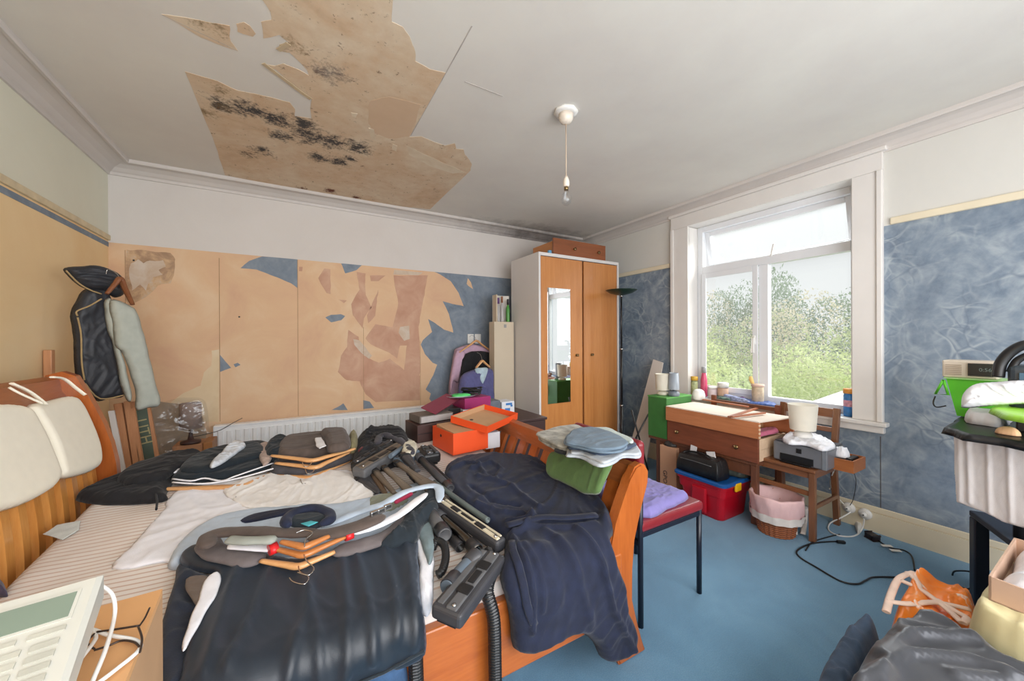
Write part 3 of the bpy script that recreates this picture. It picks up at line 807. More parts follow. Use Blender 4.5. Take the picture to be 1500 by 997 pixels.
for i in range(nx_):
    for j in (0, ny_): bm.faces.new((top[i][j], bot[i][j], bot[i+1][j], top[i+1][j]))
for j in range(ny_):
    for i in (0, nx_): bm.faces.new((top[i][j], top[i][j+1], bot[i][j+1], bot[i][j]))
for f in bm.faces: f.smooth = True
mb = MB(); mb.bm.free(); mb.bm = bm
o = mb.build('mattress', t.m); tag(o, 'striped ticking mattress on the orange pine bed', 'mattress')
# woven label on the mattress
P = px_m([(62, 782), (84, 768), (118, 762), (116, 775), (92, 790)], .004)
lp = soft('cloth_square', P, m_m(.003), fabric('pale_label', (206, 210, 206)), T=.002, wr=0, edge=.004, rnd=False, parent=None)
tag(lp, 'small pale square cloth lying on the striped mattress near the headboard', 'cloth')

# bed cushions tied over the headboard
M_cush = fabric('cream_cushion', (246, 240, 222), .02, .1, .05)
PL = Pl((-.80, 2.2, .72), Vector((1, -.02, .36)), (0, 0, 1))
for nm, pts, lb, ties in (('headboard_cushion', [(38, 597), (66, 588), (98, 581), (112, 592), (128, 622), (140, 655), (142, 680), (132, 690), (112, 697), (90, 701), (80, 694), (72, 666), (58, 632)],
        'cream padded cushion tied to the headboard, nearest the wall corner', [[(62, 556), (76, 560), (90, 575), (99, 586)], [(0, 566), (22, 580), (42, 600)]]),
    ('headboard_cushion', [(-60, 612), (-20, 594), (30, 597), (50, 622), (66, 655), (80, 690), (81, 703), (70, 718), (40, 735), (8, 747), (-40, 756), (-70, 750)],
        'cream padded cushion tied to the headboard, cut by the left edge', [[(-4, 572), (6, 582), (20, 592), (30, 600)]])):
    r_ = root(nm, lb, 'cushion', tuple(PL.m(*PL.px([pts[5]])[0], 0)), 'cream cushions tied to the headboard')
    PP = PL.px(pts)
    soft('cushion_pad', PP, lambda a, b, h: PL.m(a, b, h), M_cush, T=.03, wr=.0015, freq=3, edge=.03, parent=r_, edgewr=0, crisp=True)
    for tpts in ties:
        Q = [PL.m(a, b, .03+.01*k) for k, (a, b) in enumerate(PL.px(tpts))]
        MB().tube(smooth_path(Q, 5), .009, 6, flat=(1.2, .5)).build('tie', M_cush, r_)

# ------------------------------------------------------------------ hanger + rolls
M_hang = wood('pale_hanger_wood', (206, 150, 96), (226, 174, 120), 6, 0, .35, 8, .3)
M_hang_d = wood('dark_hanger_wood', (112, 66, 40), (140, 86, 52), 6, 0, .35, 8, .2)
def hanger(label, ctr, l, r_, hook, z, m=M_hang, group=None, th=.011, bar=False, mid=None, wid=1.6):
    """ctr, l, r_: 3-D points; hook: list of 3-D points"""
    ctr, l, r_ = Vector(ctr), Vector(l), Vector(r_)
    up = (r_-l).cross(Vector((0, 0, 1))); 
    o = root('coat_hanger', label, 'hanger', tuple(ctr), group)
    n = (l-ctr).cross(r_-ctr).normalized()
    mb = MB()
    ml = ctr.lerp(l, .35)+(ctr-(l+r_)/2).normalized()*.002; mr = ctr.lerp(r_, .35)+(ctr-(l+r_)/2).normalized()*.002
    pts = smooth_path([l, ml, ctr, mr, r_], 6)
    rad = [th*(.75+.45*math.sin(PI*i/(len(pts)-1))) for i in range(len(pts))]
    mb.tube(pts, rad, 8, flat=(wid, .8)); mb.build('hanger_arms', m, o)
    if bar: MB().tube([l.lerp(ctr, .06), r_.lerp(ctr, .06)], .005, 6).build('trouser_bar', m, o)
    MB().tube(smooth_path(hook, 8), .0019, 6).build('hook', M_chrome, o)
    return o
def hook_at(c, d, n, s=.05):
    """hook rising from c in direction d, curling towards n"""
    c, d, n = Vector(c), Vector(d).normalized(), Vector(n).normalized()
    return [c, c+d*s*.5, c+d*s*.9+n*s*.45, c+d*s*1.45+n*s*.3, c+d*s*1.6-n*s*.15, c+d*s*1.2-n*s*.5]
def P3(pts, z): return [atz(u, v, z) for u, v in pts]
def roll(name, pts, w_, h_, m, parent=None, wr=.003, seed=0, n=6, sub=14, taper=True):
    pts = smooth_path(pts, n)
    N = len(pts); mb = MB(); rings = []
    for i, p in enumerate(pts):
        tt = (pts[min(i+1, N-1)]-pts[max(i-1, 0)]).normalized(); sd = tt.cross(Vector((0, 0, 1))).normalized(); up = sd.cross(tt)
        e = 1 if not taper else min(1, .35+.65*math.sin(PI*min(i, N-1-i)/max(N-1, 1)*4) if min(i, N-1-i) < (N-1)/8 else 1)
        ring = []
        for k in range(sub):
            a = 2*PI*k/sub; q = p+sd*math.cos(a)*w_*e+up*math.sin(a)*h_*e
            q += (q-p).normalized()*noise.noise(q*26+Vector((seed, 0, 0)))*wr
            ring.append(q)
        rings.append(ring)
    mb.loft(rings); return mb.build(name, m, parent)

# ================================================================== THINGS ON THE BED
F_navy = fabric('navy_velour', (22, 29, 52), .3, .12, .4)
F_black = fabric('black_cotton', (26, 26, 30), .25, .1)
F_teal = fabric('dark_teal_cotton', (24, 34, 42), .25, .15)
F_brown = fabric('brown_wool', (86, 74, 68), .18, .15)
F_grey = fabric('grey_wool', (108, 100, 100), .15, .15)
F_dgrey = fabric('dark_grey_cotton', (66, 64, 68), .2, .1)
F_white = fabric('white_cotton', (236, 236, 242), .05, .1, .15)
F_lblue = fabric('pale_blue_cotton', (186, 200, 216), .08, .1)
F_khaki = fabric('khaki_cotton', (132, 124, 88), .15, .1)
F_charc = fabric('charcoal_knit', (58, 56, 64), .25, .15)
t = NT('navy_sports_polyester'); c = t.ramp(t.noise(5, 4), [(.3, srgb((20, 27, 36))), (.7, srgb((30, 39, 49)))])
t.color(c); t.set(Roughness=.46); t.b.inputs['Sheen Weight'].default_value = .15; t.b.inputs['Sheen Tint'].default_value = (.6, .75, 1, 1); t.bump(t.noise(420, 2), .15, .002); F_sport = t.m
M_clear = NT('clear_polythene'); tt_ = M_clear; tt_.n.remove(tt_.b)
tr = tt_.add('ShaderNodeBsdfTransparent'); tr.inputs[0].default_value = (.94, .95, .96, 1)
gl = tt_.add('ShaderNodeBsdfGlossy'); gl.inputs['Roughness'].default_value = .3; gl.inputs['Color'].default_value = (.9, .93, .96, 1)
mx = tt_.add('ShaderNodeMixShader'); mx.inputs[0].default_value = .07
tt_.link(tr.outputs[0], mx.inputs[1]); tt_.link(gl.outputs[0], mx.inputs[2]); tt_.link(mx.outputs[0], tt_.n['Material Output'].inputs[0]); M_clear = tt_.m

# white sheet spread over the mattress
P = px_m([(163, 834), (200, 792), (238, 748), (262, 718), (330, 706), (400, 694), (470, 690), (520, 690), (548, 716), (560, 740), (600, 760), (560, 800), (470, 830), (300, 822), (230, 826)], 0)
o = soft('white_sheet', P, m_m(0), F_white, T=.008, wr=.007, freq=7, ang=.5, stretch=1.8, edge=.03, seed=2, edgewr=.012)
tag(o, 'thin white sheet spread across the middle of the striped mattress', 'sheet')
P = px_m([(330, 712), (420, 690), (500, 690), (548, 720), (520, 745), (440, 752), (360, 742)], .01)
o = soft('linen_garment', P, m_m(.008), fabric('off_white_linen', (236, 233, 230), .05, .1), T=.01, wr=.007, freq=11, ang=1.2, seed=4, edge=.02, edgewr=.01)
tag(o, 'creased off-white linen garment on the sheet beside the vacuum parts', 'garment')
P = px_m([(538, 738), (548, 728), (582, 724), (600, 735), (580, 748), (550, 752)], .02)
o = soft('olive_cloth', P, m_m(.016), fabric('olive_cotton', (134, 138, 122), .1), T=.02, wr=.006, edge=.02, seed=7)
tag(o, 'small olive green cloth between the shirts and the vacuum tubes', 'cloth')

# black trousers pile near the headboard
r_ = root('black_trousers', 'black trousers lying folded at the headboard end of the bed', 'trousers', tuple(atm(190, 715)))
P = px_m([(111, 733), (135, 716), (180, 698), (235, 680), (285, 668), (300, 676), (262, 700), (245, 722), (238, 736), (150, 740)], .0)
soft('lower_leg', P, m_m(.002), F_black, T=.035, wr=.012, freq=10, ang=.35, edge=.03, parent=r_, seed=1)
P = px_m([(172, 700), (205, 682), (250, 668), (290, 664), (300, 674), (262, 690), (236, 705), (190, 712)], .04)
soft('upper_leg', P, m_m(.038), F_black, T=.032, wr=.012, freq=10, ang=.35, edge=.03, parent=r_, seed=3)
MB().tube(smooth_path(PM([(228, 722), (230, 734), (229, 746)], .03), 4), .004, 6).build('drawstring', F_black, r_)

# black polo with white piping on a hanger
hanger('pale wooden hanger lying under the piped black polo shirt', atm(352, 712, .012), atm(238, 716, .012), atm(408, 690, .012), smooth_path([atm(352, 712, .015), atm(350, 722, .015), atm(345, 728, .02)], 3), 0, group=None)
r_ = root('piped_shirt', 'black polo shirt with white piping folded on a pale hanger', 'shirt', tuple(atm(320, 700)))
P = px_m([(250, 706), (262, 692), (290, 672), (340, 655), (388, 650), (398, 662), (400, 684), (370, 694), (320, 704), (270, 710)], .02)
soft('shirt_body', P, m_m(.022), F_teal, T=.03, wr=.006, freq=8, ang=.2, edge=.025, parent=r_, seed=5)
for pts in ([(253, 701), (280, 704), (300, 700), (325, 704), (345, 697), (400, 678)], [(256, 692), (270, 680), (288, 672)], [(253, 706), (300, 708), (350, 700), (400, 686)]):
    MB().tube(smooth_path(PM(pts, .05), 4), .004, 6, flat=(1.3, .8)).build('piping', F_white, r_)
P = px_m([(262, 690), (290, 668), (340, 654), (380, 652), (386, 668), (350, 680), (300, 694)], .05)
soft('sleeve', P, m_m(.052), F_teal, T=.025, wr=.006, freq=8, edge=.03, parent=r_, seed=6)
P = px_m([(307, 680), (318, 668), (335, 652), (352, 646), (360, 652), (345, 664), (328, 676), (312, 684)], .085)
o = soft('polythene_bag', P, m_m(.08), mat('milky_polythene', (206, 212, 220), .25), T=.018, wr=.008, freq=30, edge=.015, seed=2)
tag(o, 'crumpled milky plastic wrapping lying on the piped black polo shirt', 'bag')
P = px_m([(377, 654), (390, 648), (400, 655), (398, 672), (386, 682), (380, 668)], .06)
o = soft('checked_cloth', P, m_m(.058), fabric('beige_check', (170, 150, 140), .3), T=.012, wr=.005, edge=.01, seed=3)
tag(o, 'beige patterned cloth sticking out between the two piles of folded clothes', 'cloth')
P = px_m([(386, 668), (392, 650), (412, 644), (428, 648), (420, 668), (400, 674)], .05)
o = soft('teal_garment', P, m_m(.04), F_teal, T=.05, wr=.01, edge=.03, seed=5)
tag(o, 'dark teal garment folded behind the brown trousers', 'garment')

# brown folded trousers on three hangers
zs = .0
hg = 'pale hangers under the brown trousers'
def back_hanger(lbl, l, c, r_, h, hk=True):
    C_ = atm(*c, h); hanger(lbl, C_, atm(*l, h), atm(*r_, h), smooth_path([C_, atm(c[0]-4, c[1]+7, h+.004), atm(c[0]-12, c[1]+9, h+.008), atm(c[0]-15, c[1]+3, h+.006)], 3), 0, th=.0105, wid=1.3, group=hg)
back_hanger('pale hanger lowest under the brown trousers, nearest the sheet', (392, 694), (455, 699), (514, 674), .012)
r_ = root('grey_trousers', 'dark grey trousers folded under the brown ones on the bed', 'trousers', tuple(atm(430, 690)))
P = px_m([(398, 690), (400, 678), (420, 668), (500, 664), (514, 672), (460, 690), (430, 693)], .03)
soft('trouser_leg', P, m_m(.022), F_dgrey, T=.028, wr=.004, edge=.015, parent=r_, seed=7)
back_hanger('pale hanger in the middle of the stack under the brown trousers', (404, 678), (462, 684), (512, 662), .062)
back_hanger('pale hanger on top of the stack, against the brown trousers', (398, 667), (458, 674), (520, 657), .085)
r_ = root('brown_trousers', 'brown trousers folded thickly over a hanger in front of the radiator', 'trousers', tuple(atm(450, 660)))
P = px_m([(405, 665), (412, 645), (440, 638), (500, 634), (513, 640), (512, 655), (470, 664), (430, 668)], .075)
soft('lower_fold', P, m_m(.052), F_brown, T=.05, wr=.004, edge=.03, parent=r_, seed=8)
P = px_m([(476, 640), (470, 630), (500, 628), (510, 632), (512, 652), (482, 657), (478, 648)], .12)
soft('upper_fold', P, m_m(.10), F_brown, T=.04, wr=.002, edge=.03, parent=r_, seed=9)
P = px_m([(461, 641), (471, 640), (478, 652), (468, 656), (463, 652)], .135)
o = soft('paper_tag', P, m_m(.132), mat('white_paper', (224, 222, 224), .6), T=.004, wr=.002, edge=.006, rnd=False)
tag(o, 'small white plastic packet on the brown folded trousers', 'packet')
P = px_m([(510, 656), (511, 638), (522, 634), (524, 650), (518, 658)], .07)
o = soft('khaki_garment', P, m_m(.05), F_khaki, T=.05, wr=.004, edge=.02, seed=2)
tag(o, 'khaki garment between the brown trousers and the black jumper', 'garment')
r_ = root('black_jumper', 'black jumper heaped in front of the radiator end', 'jumper', tuple(atm(560, 655)))
P = px_m([(514, 672), (520, 655), (524, 637), (545, 628), (585, 626), (598, 634), (600, 660), (575, 672), (545, 680), (520, 684)], .05)
soft('jumper_body', P, m_m(.0), F_black, T=.085, wr=.02, freq=14, edge=.06, parent=r_, seed=3)
roll('sleeve', PM([(552, 650), (558, 638), (575, 640), (592, 650), (605, 664)], .1), .022, .012, F_charc, r_, .01, 2)
P = px_m([(588, 655), (600, 648), (612, 652), (608, 664), (592, 668)], .09)
o = soft('pale_glove', P, m_m(.08), fabric('beige_glove', (196, 188, 168), .1), T=.03, wr=.004, freq=20, edge=.015, seed=3)
tag(o, 'crumpled beige paper by the black jumper behind the vacuum heads', 'paper')
roll_o = roll('red_scarf', PM([(528, 662), (535, 655), (548, 655), (556, 660)], .07), .018, .012, fabric('dark_red_wool', (120, 40, 48)), None, .004, 3)
tag(roll_o, 'dark red and pink cuff poking out of the black jumper', 'garment')

# ------------------------------------------------------------------ vacuum cleaner parts
M_vac = mat('dark_grey_vacuum_plastic', (60, 60, 64), .38, 0, .12, 12)
M_vac2 = mat('mid_grey_vacuum_plastic', (92, 92, 94), .4, 0, .12, 12)
M_vac3 = mat('taupe_vacuum_plastic', (104, 92, 80), .42, 0, .12, 12)
M_vac4 = mat('blue_grey_plastic', (92, 104, 116), .4, 0, .1, 12)
M_steel = mat('brushed_steel_tube', (140, 136, 132), .28, 1, .1, 20)
def frame(p0, p1, up=(0, -.088, 1)):
    p0, p1 = Vector(p0), Vector(p1); x = (p1-p0).normalized(); z = Vector(up); z = (z-x*z.dot(x)).normalized(); y = z.cross(x)
    M = Matrix((x, y, z)).transposed().to_4x4(); M.translation = (p0+p1)/2; return M, (p1-p0).length
def floor_head(label, p0, p1, w_, h_, m=M_vac, m2=M_vac2, neck=None, group='vacuum floor heads', lean=0):
    M, L = frame(p0, p1)
    if lean: M = M @ Matrix.Rotation(lean, 4, 'X')
    o = root('vacuum_floor_head', label, 'vacuum part', tuple(M.translation), group)
    mb = MB(); mb.X = M
    mb.box((0, 0, 0), (L, w_, h_), None, min(h_, w_)*.28, 3); mb.build('head_body', m, o)
    mb = MB(); mb.X = M
    mb.box((0, -w_*.12, h_*.5), (L*.94, w_*.34, h_*.22), None, .004); mb.box((0, w_*.27, h_*.5), (L*.9, w_*.2, h_*.16), None, .003)
    mb.build('top_trim', m2, o)
    mb = MB(); mb.X = M
    for s_ in (-1, 1):
        mb.box((s_*L*.2, -w_*.1, h_*.62), (L*.13, w_*.4, h_*.14), None, .003)
    mb.box((0, -w_*.1, h_*.6), (L*.2, w_*.22, h_*.16), None, .003)
    mb.build('pedal', M_black, o)
    mb = MB(); mb.X = M; mb.box((0, 0, -h_*.5), (L*.96, w_*.6, h_*.1)); mb.build('brush_strip', M_black, o)
    for s_ in (-1, 1):
        mb = MB(); mb.X = M; mb.lathe([(0, -.002), (.006, -.002), (.006, .003), (0, .004)], (s_*L*.43, -w_*.15, h_*.62), 12); mb.build('screw_cap', M_chrome, o)
    if neck is not None:
        a = M.translation; mb = MB(); b = Vector(neck); pts = smooth_path([a, a.lerp(b, .4)+Vector((0, 0, .02)), b], 5)
        mb.tube(pts, [h_*.75-(h_*.15)*i/(len(pts)-1) for i in range(len(pts))], 14); mb.build('neck', m2, o)
        d = (pts[-1]-pts[-2]).normalized(); mb = MB(); mb.tube([b-d*.012, b+d*.01], h_*.72, 14); mb.build('collar', m, o)
    return o
def pipe(label, pts, r, m=M_steel, group='vacuum tubes', collar=True, wall=.002, name='vacuum_tube', mc=M_vac):
    pts = [Vector(p) for p in pts]; o = root(name, label, 'vacuum part', tuple(pts[0]), group)
    sp = smooth_path(pts, 6) if len(pts) > 2 else pts
    mb = MB(); n = len(sp)
    # hollow: outer then inner ring back
    def ring(p, t_, rr, k=16):
        sd = t_.cross(Vector((0, 0, 1))).normalized(); up = sd.cross(t_)
        return [p+sd*math.cos(2*PI*i/k)*rr+up*math.sin(2*PI*i/k)*rr for i in range(k)]
    T_ = [(sp[min(i+1, n-1)]-sp[max(i-1, 0)]).normalized() for i in range(n)]
    rings = [ring(p, t_, r) for p, t_ in zip(sp, T_)]
    rings += [ring(sp[-1], T_[-1], r-wall), ring(sp[-1]-T_[-1]*.05, T_[-1], r-wall)]
    mb.loft(rings); mb.build('tube_body', m, o)
    if collar:
        for k, (p, t_) in enumerate(((sp[0], T_[0]), (sp[-1], -T_[-1]))):
            mb = MB(); a = p+t_*.004; b = p+t_*.05
            rings = [ring(a, t_, r+.004), ring(b, t_, r+.004), ring(b, t_, r+.001), ring(a, t_, r+.0005)]
            mb.loft(rings+[rings[0]], caps=False); mb.build('collar', mc, o)
    return o
def crevice(label, p0, p1, w0, w1, h_, m=M_vac, group='crevice tools'):
    M, L = frame(p0, p1); o = root('crevice_tool', label, 'vacuum part', tuple(M.translation), group)
    mb = MB(); mb.X = M; k = 14
    def rg(x, a, b): return [(x, a*math.copysign(abs(math.cos(2*PI*i/k))**.6, math.cos(2*PI*i/k)), b*math.copysign(abs(math.sin(2*PI*i/k))**.6, math.sin(2*PI*i/k))) for i in range(k)]
    mb.loft([rg(-L/2, w0/2, h_/2), rg(-L*.25, w0/2, h_/2), rg(-L*.1, w0*.45, h_*.45), rg(L*.42, w1/2, h_*.38), rg(L/2, w1*.48, h_*.2)]); mb.build('nozzle', m, o)
    mb = MB(); mb.X = M; mb.loft([rg(-L/2-.002, w0*.56, h_*.56), rg(-L*.5+.03, w0*.56, h_*.56)]); mb.build('collar', M_black, o)
    mb = MB(); mb.X = M; mb.box((0, 0, h_*.42), (L*.5, w1*.25, h_*.12), None, .002); mb.build('rib', m, o)
    return o
def hose(label, pts, r, pitch=.0085, m=M_black, group='ribbed vacuum hoses', wire=None):
    pts = smooth_path(pts, 10); o = root('vacuum_hose', label, 'hose', tuple(pts[0]), group)
    # resample
    d = [0]
    for a, b in zip(pts, pts[1:]): d.append(d[-1]+(b-a).length)
    n = int(d[-1]/pitch*4); P = []
    for i in range(n+1):
        s_ = d[-1]*i/n; k = max(0, min(len(d)-2, int(np.searchsorted(d, s_))-1)); f = (s_-d[k])/max(d[k+1]-d[k], 1e-9); P.append(pts[k].lerp(pts[k+1], f))
    rr = [r*(1-.10*(1 if i % 4 in (2, 3) else 0)) for i in range(n+1)]
    mb = MB(); mb.tube(P, rr, 12); mb.build('ribbed_tube', m, o)
    if wire is not None:
        # pale reinforcing dashes on the camera side
        mb = MB()
        for i in range(2, n-2, 4):
            t_ = (P[i+1]-P[i-1]).normalized(); v = (CAM-P[i]); v = (v-t_*v.dot(t_)).normalized(); sd = t_.cross(v)
            q = P[i]+(v*.9+sd*wire).normalized()*r*.99
            mb.bar(q-sd*r*.3, q+sd*r*.3, .003, .0025, v)
        mb.build('reinforcing_rib', M_vac2, o)
    return o
floor_head('long grey vacuum floor head nearest the camera on the mattress edge', atm(652, 905, .035), atm(722, 815, .035), .10, .045, M_vac, M_vac2, None)
pipe('blue-grey elbow piece lying beside the nearest floor head', [atm(655, 862, .04), atm(672, 842, .04), atm(690, 822, .045), atm(700, 812, .05)], .024, M_vac4, 'vacuum connectors', True, .003, 'hose_connector')
floor_head('long charcoal vacuum head with cream brush strip beside the navy robe', atm(645, 738, .05), atm(735, 800, .05), .05, .045, M_vac, mat('cream_bristle_strip', (196, 186, 162), .7), None)
o = pipe('thin grey-green tube along the edge of the navy robe', [atm(636, 706, .06), atm(690, 745, .06), atm(715, 762, .06)], .011, mat('grey_green_plastic', (96, 106, 104), .4), 'thin tubes', False)
pipe('chrome tube with open orange-lined end pointing at the camera', [atm(640, 752, .035), atm(672, 780, .035), atm(700, 806, .035)], .019, mat('dark_chrome', (120, 116, 112), .18, 1), 'vacuum tubes')
pipe('short grey tube with open end beside the blue shirt sleeve', [atm(626, 745, .05), atm(652, 784, .05)], .024, M_vac2)
pipe('black tube between the two open-ended tubes', [atm(638, 764, .02), atm(675, 802, .02)], .015, M_black)
hose('short black bent hose beside the white shirt sleeve', [atm(634, 802, .03), atm(640, 792, .04), atm(650, 798, .04), atm(653, 815, .035), atm(648, 835, .03), atm(640, 842, .025)], .014, .007, group='short bent hoses')
# the far cluster
floor_head('large charcoal floor head at the left of the vacuum heap', atm(524, 694, .05), atm(590, 655, .07), .085, .055, M_vac2, M_vac3)
floor_head('black floor head behind the large charcoal one', atm(518, 684, .05), atm(575, 648, .08), .05, .04, M_black, M_vac)
floor_head('grey floor head in the middle of the vacuum heap', atm(585, 678, .06), atm(606, 662, .07), .09, .05, M_vac4, M_vac)
floor_head('small black upright head near the shoe box', atm(622, 660, .06), atm(634, 672, .06), .1, .06, M_black, M_vac)
crevice('taupe flat tool lying across the vacuum heap', atm(580, 676, .085), atm(636, 716, .07), .028, .075, .02, M_vac3)
crevice('second taupe flat tool, left of the widest one', atm(562, 684, .07), atm(604, 722, .05), .028, .045, .022, mat('taupe_plastic_b', (114, 102, 90), .42))
crevice('dark crevice tool behind the second taupe tool', atm(548, 688, .05), atm(578, 722, .045), .03, .02, .022, M_vac3)
crevice('narrow brown crevice tool at the left of the heap', atm(546, 692, .035), atm(566, 726, .03), .032, .02, .02, mat('brown_plastic', (92, 72, 54), .4))
crevice('black tapered tool left of the brown one', atm(530, 698, .02), atm(558, 722, .02), .07, .03, .03, M_vac)
pipe('long black tube running from the heap under the robe', [atm(612, 668, .07), atm(660, 716, .06)], .018, M_vac)
pipe('second long black tube beside the robe', [atm(622, 672, .045), atm(664, 712, .04)], .014, M_black)
pipe('brown-grey long tube emerging beneath the blue shirt', [atm(600, 690, .05), atm(650, 734, .05), atm(700, 776, .05)], .017, M_vac3)
pipe('steel tube at the middle of the heap', [atm(604, 696, .035), atm(640, 728, .03)], .016, M_steel)
crevice('grey joint piece with two clips near the robe collar', atm(592, 666, .09), atm(612, 690, .08), .05, .03, .03, M_vac)
pipe('blue-grey swivel joint on top of the heap', [atm(572, 668, .1), atm(588, 656, .1)], .013, M_vac4, 'vacuum connectors', False, .002, 'hose_connector')
P = px_m([(625, 700), (640, 690), (660, 690), (664, 700), (650, 706)], .02)
o = soft('white_cloth', P, m_m(.0), F_white, T=.02, wr=.006, edge=.02); tag(o, 'white cloth crumpled between the vacuum heap and the robe', 'cloth')
# two hoses hanging over the bed side
yh = 1.03
hose('black ribbed hose hanging over the side rail beside the robe', [atm(716, 808, .02), (atm(716, 825, .02).x, 1.10, .545), (.515, 1.045, .52), (.525, 1.022, .44), (.528, 1.02, .30), (.53, 1.02, .12), (.53, 1.02, .02)], .021, wire=-.35)
hose('black ribbed hose hanging by the hem of the navy sports top', [(.282, 1.10, .545), (.282, 1.06, .53), (.285, 1.038, .47), (.290, 1.037, .30), (.292, 1.037, .12), (.292, 1.037, .02)], .021, wire=.1)

# ------------------------------------------------------------------ near pile of garments
r_ = root('sports_top', 'shiny navy sports top draped over the near side of the bed', 'garment', (.05, 1.0, .2))
pts = [(264, 824), (272, 808), (300, 800), (380, 812), (440, 822), (520, 800), (570, 775), (600, 745), (625, 722), (636, 722), (632, 745), (618, 765), (612, 800), (616, 850), (622, 900), (624, 952), (600, 972), (560, 985), (520, 1010), (470, 1040), (380, 1060), (300, 1060), (262, 1060), (262, 990), (300, 880), (318, 845), (292, 838)]
zt = .03; y0 = 1.065
P = px_mdrape(pts, zt, y0, .05)
rd = []
for a, b, amp in (((460, 830), (420, 1000), .012), ((400, 830), (330, 990), .014), ((520, 815), (545, 960), .012), ((560, 800), (580, 930), .010), ((500, 830), (505, 980), .012), ((590, 780), (604, 940), .012), ((440, 840), (470, 1000), .01), ((350, 830), (290, 1000), .012)):
    q = px_mdrape([a, ((a[0]+b[0])/2+6, (a[1]+b[1])/2), b], zt, y0, .05); rd.append((q, amp, .013))
soft('shirt_body', P, m_mdrape(zt, y0, .05), F_sport, T=.02, wr=.008, freq=6, ang=PI/2, stretch=5, edge=.03, ridges=rd, parent=r_, res=.009, seed=4)
q = px_mdrape([(330, 1050), (420, 1030), (500, 1000), (560, 975), (618, 945)], zt, y0, .05)
f_ = m_mdrape(zt, y0, .05)
MB().tube([f_(a, b, .022) for a, b in q], .004, 6).build('hem', F_teal, r_)
pts = [(262, 826), (290, 838), (318, 848), (322, 870), (300, 900), (275, 990), (262, 1060), (225, 1060), (232, 960), (242, 890), (256, 850)]
soft('sleeve', px_mdrape(pts, .02, y0, .04), m_mdrape(.015, y0, .04), fabric('navy_cotton', (34, 42, 58), .2), T=.02, wr=.01, freq=10, ang=PI/2, edge=.03, parent=r_, seed=8)
pts = [(318, 838), (325, 848), (316, 872), (290, 920), (274, 950), (268, 948), (284, 895), (302, 850)]
o = soft('white_stripe', px_mdrape(pts, .05, y0, .07), m_mdrape(.052, y0, .075), F_white, T=.003, wr=.002, edge=.01, parent=r_)
pts = [(272, 850), (306, 845), (300, 870), (288, 890)]
o = soft('brown_pocket', px_mdrape(pts, .045, y0, .07), m_mdrape(.047, y0, .07), fabric('brown_lining', (104, 90, 80)), T=.004, wr=.002, edge=.008, parent=r_)
# white / blue shirts below, right-hand side
r_ = root('white_shirt', 'white and pale blue shirt hanging out right of the navy sports top', 'shirt', (.28, 1.05, .3))
pts = [(600, 770), (618, 762), (632, 790), (636, 830), (640, 862), (634, 885), (624, 902), (616, 880), (612, 820)]
soft('shirt_front', px_mdrape(pts, .015, 1.12, .04), m_mdrape(.015, 1.12, .04), F_white, T=.02, wr=.008, freq=12, ang=PI/2, edge=.02, parent=r_, seed=3)
pts = [(606, 765), (622, 756), (634, 775), (636, 812), (628, 830), (618, 800)]
soft('shirt_lining', px_mdrape(pts, .03, 1.12, .04), m_mdrape(.037, 1.12, .04), fabric('grey_green_cotton', (112, 128, 132)), T=.012, wr=.006, edge=.02, parent=r_, seed=5)
# jeans hem below the sports top
pts = [(520, 985), (570, 978), (592, 970), (596, 1010), (560, 1040), (510, 1040)]
o = soft('blue_jeans', px_mdrape(pts, .0, 1.09, .03), m_mdrape(0, 1.09, .03), fabric('denim', (54, 82, 116), .25), T=.014, wr=.004, edge=.015); tag(o, 'blue jeans hem showing under the navy sports top', 'jeans')
# pale blue shirt spread under the hanger stack
P = px_m([(246, 828), (262, 800), (300, 770), (360, 752), (430, 745), (500, 742), (560, 728), (610, 712), (640, 712), (642, 730), (600, 762), (560, 790), (470, 815), (360, 820), (290, 812), (262, 834)], .0)
o = soft('pale_blue_shirt', P, m_m(.0), F_lblue, T=.028, wr=.008, freq=9, ang=.3, edge=.03, seed=9); tag(o, 'pale blue shirt spread beneath the stack of hangers', 'shirt')
P = px_m([(350, 764), (372, 752), (440, 742), (448, 746), (410, 755), (375, 764)], .035)
o = soft('navy_collar', P, m_m(.03), F_navy, T=.01, wr=.003, edge=.01); tag(o, 'navy collar band lying on the pale blue shirt', 'garment')
# stack of trousers on hangers
def stk(label, nm, pts, h, w_, hh, m, grp='trousers stacked on hangers', cat='trousers', seed=1, **kw):
    o = roll(nm, PM(pts, h), w_, hh, m, None, .004, seed, **kw); tag(o, label, cat, grp); return o
stk('lowest grey trousers of the near hanger stack', 'folded_trousers', [(304, 792), (312, 806), (345, 816), (385, 820)], .06, .036, .015, F_grey, seed=2)
stk('grey trousers on the right arm of the near hanger stack', 'folded_trousers', [(486, 810), (530, 798), (565, 786), (590, 768), (612, 748)], .06, .036, .015, F_grey, seed=3)
o = roll('brown_trousers_loop', PM([(470, 780), (420, 780), (350, 778), (312, 782), (303, 792), (308, 800)], .11), .026, .012, F_brown, None, .004, 5); tag(o, 'brown trousers looped at the left end of the near hanger stack', 'trousers')
o = roll('brown_trousers', PM([(450, 786), (500, 778), (545, 762), (552, 756)], .11), .034, .013, F_brown, None, .004, 6); tag(o, 'brown trousers on the right of the near hanger stack', 'trousers')
o = roll('white_trousers', PM([(336, 798), (370, 800), (402, 802)], .09), .022, .007, F_white, None, .002, 7); tag(o, 'white trousers clipped at the left of the near hanger stack', 'trousers')
o = roll('white_trousers', PM([(514, 780), (545, 772), (580, 756), (600, 742), (625, 722)], .10), .020, .007, F_white, None, .003, 8); tag(o, 'white trousers clipped at the right of the near hanger stack', 'trousers')
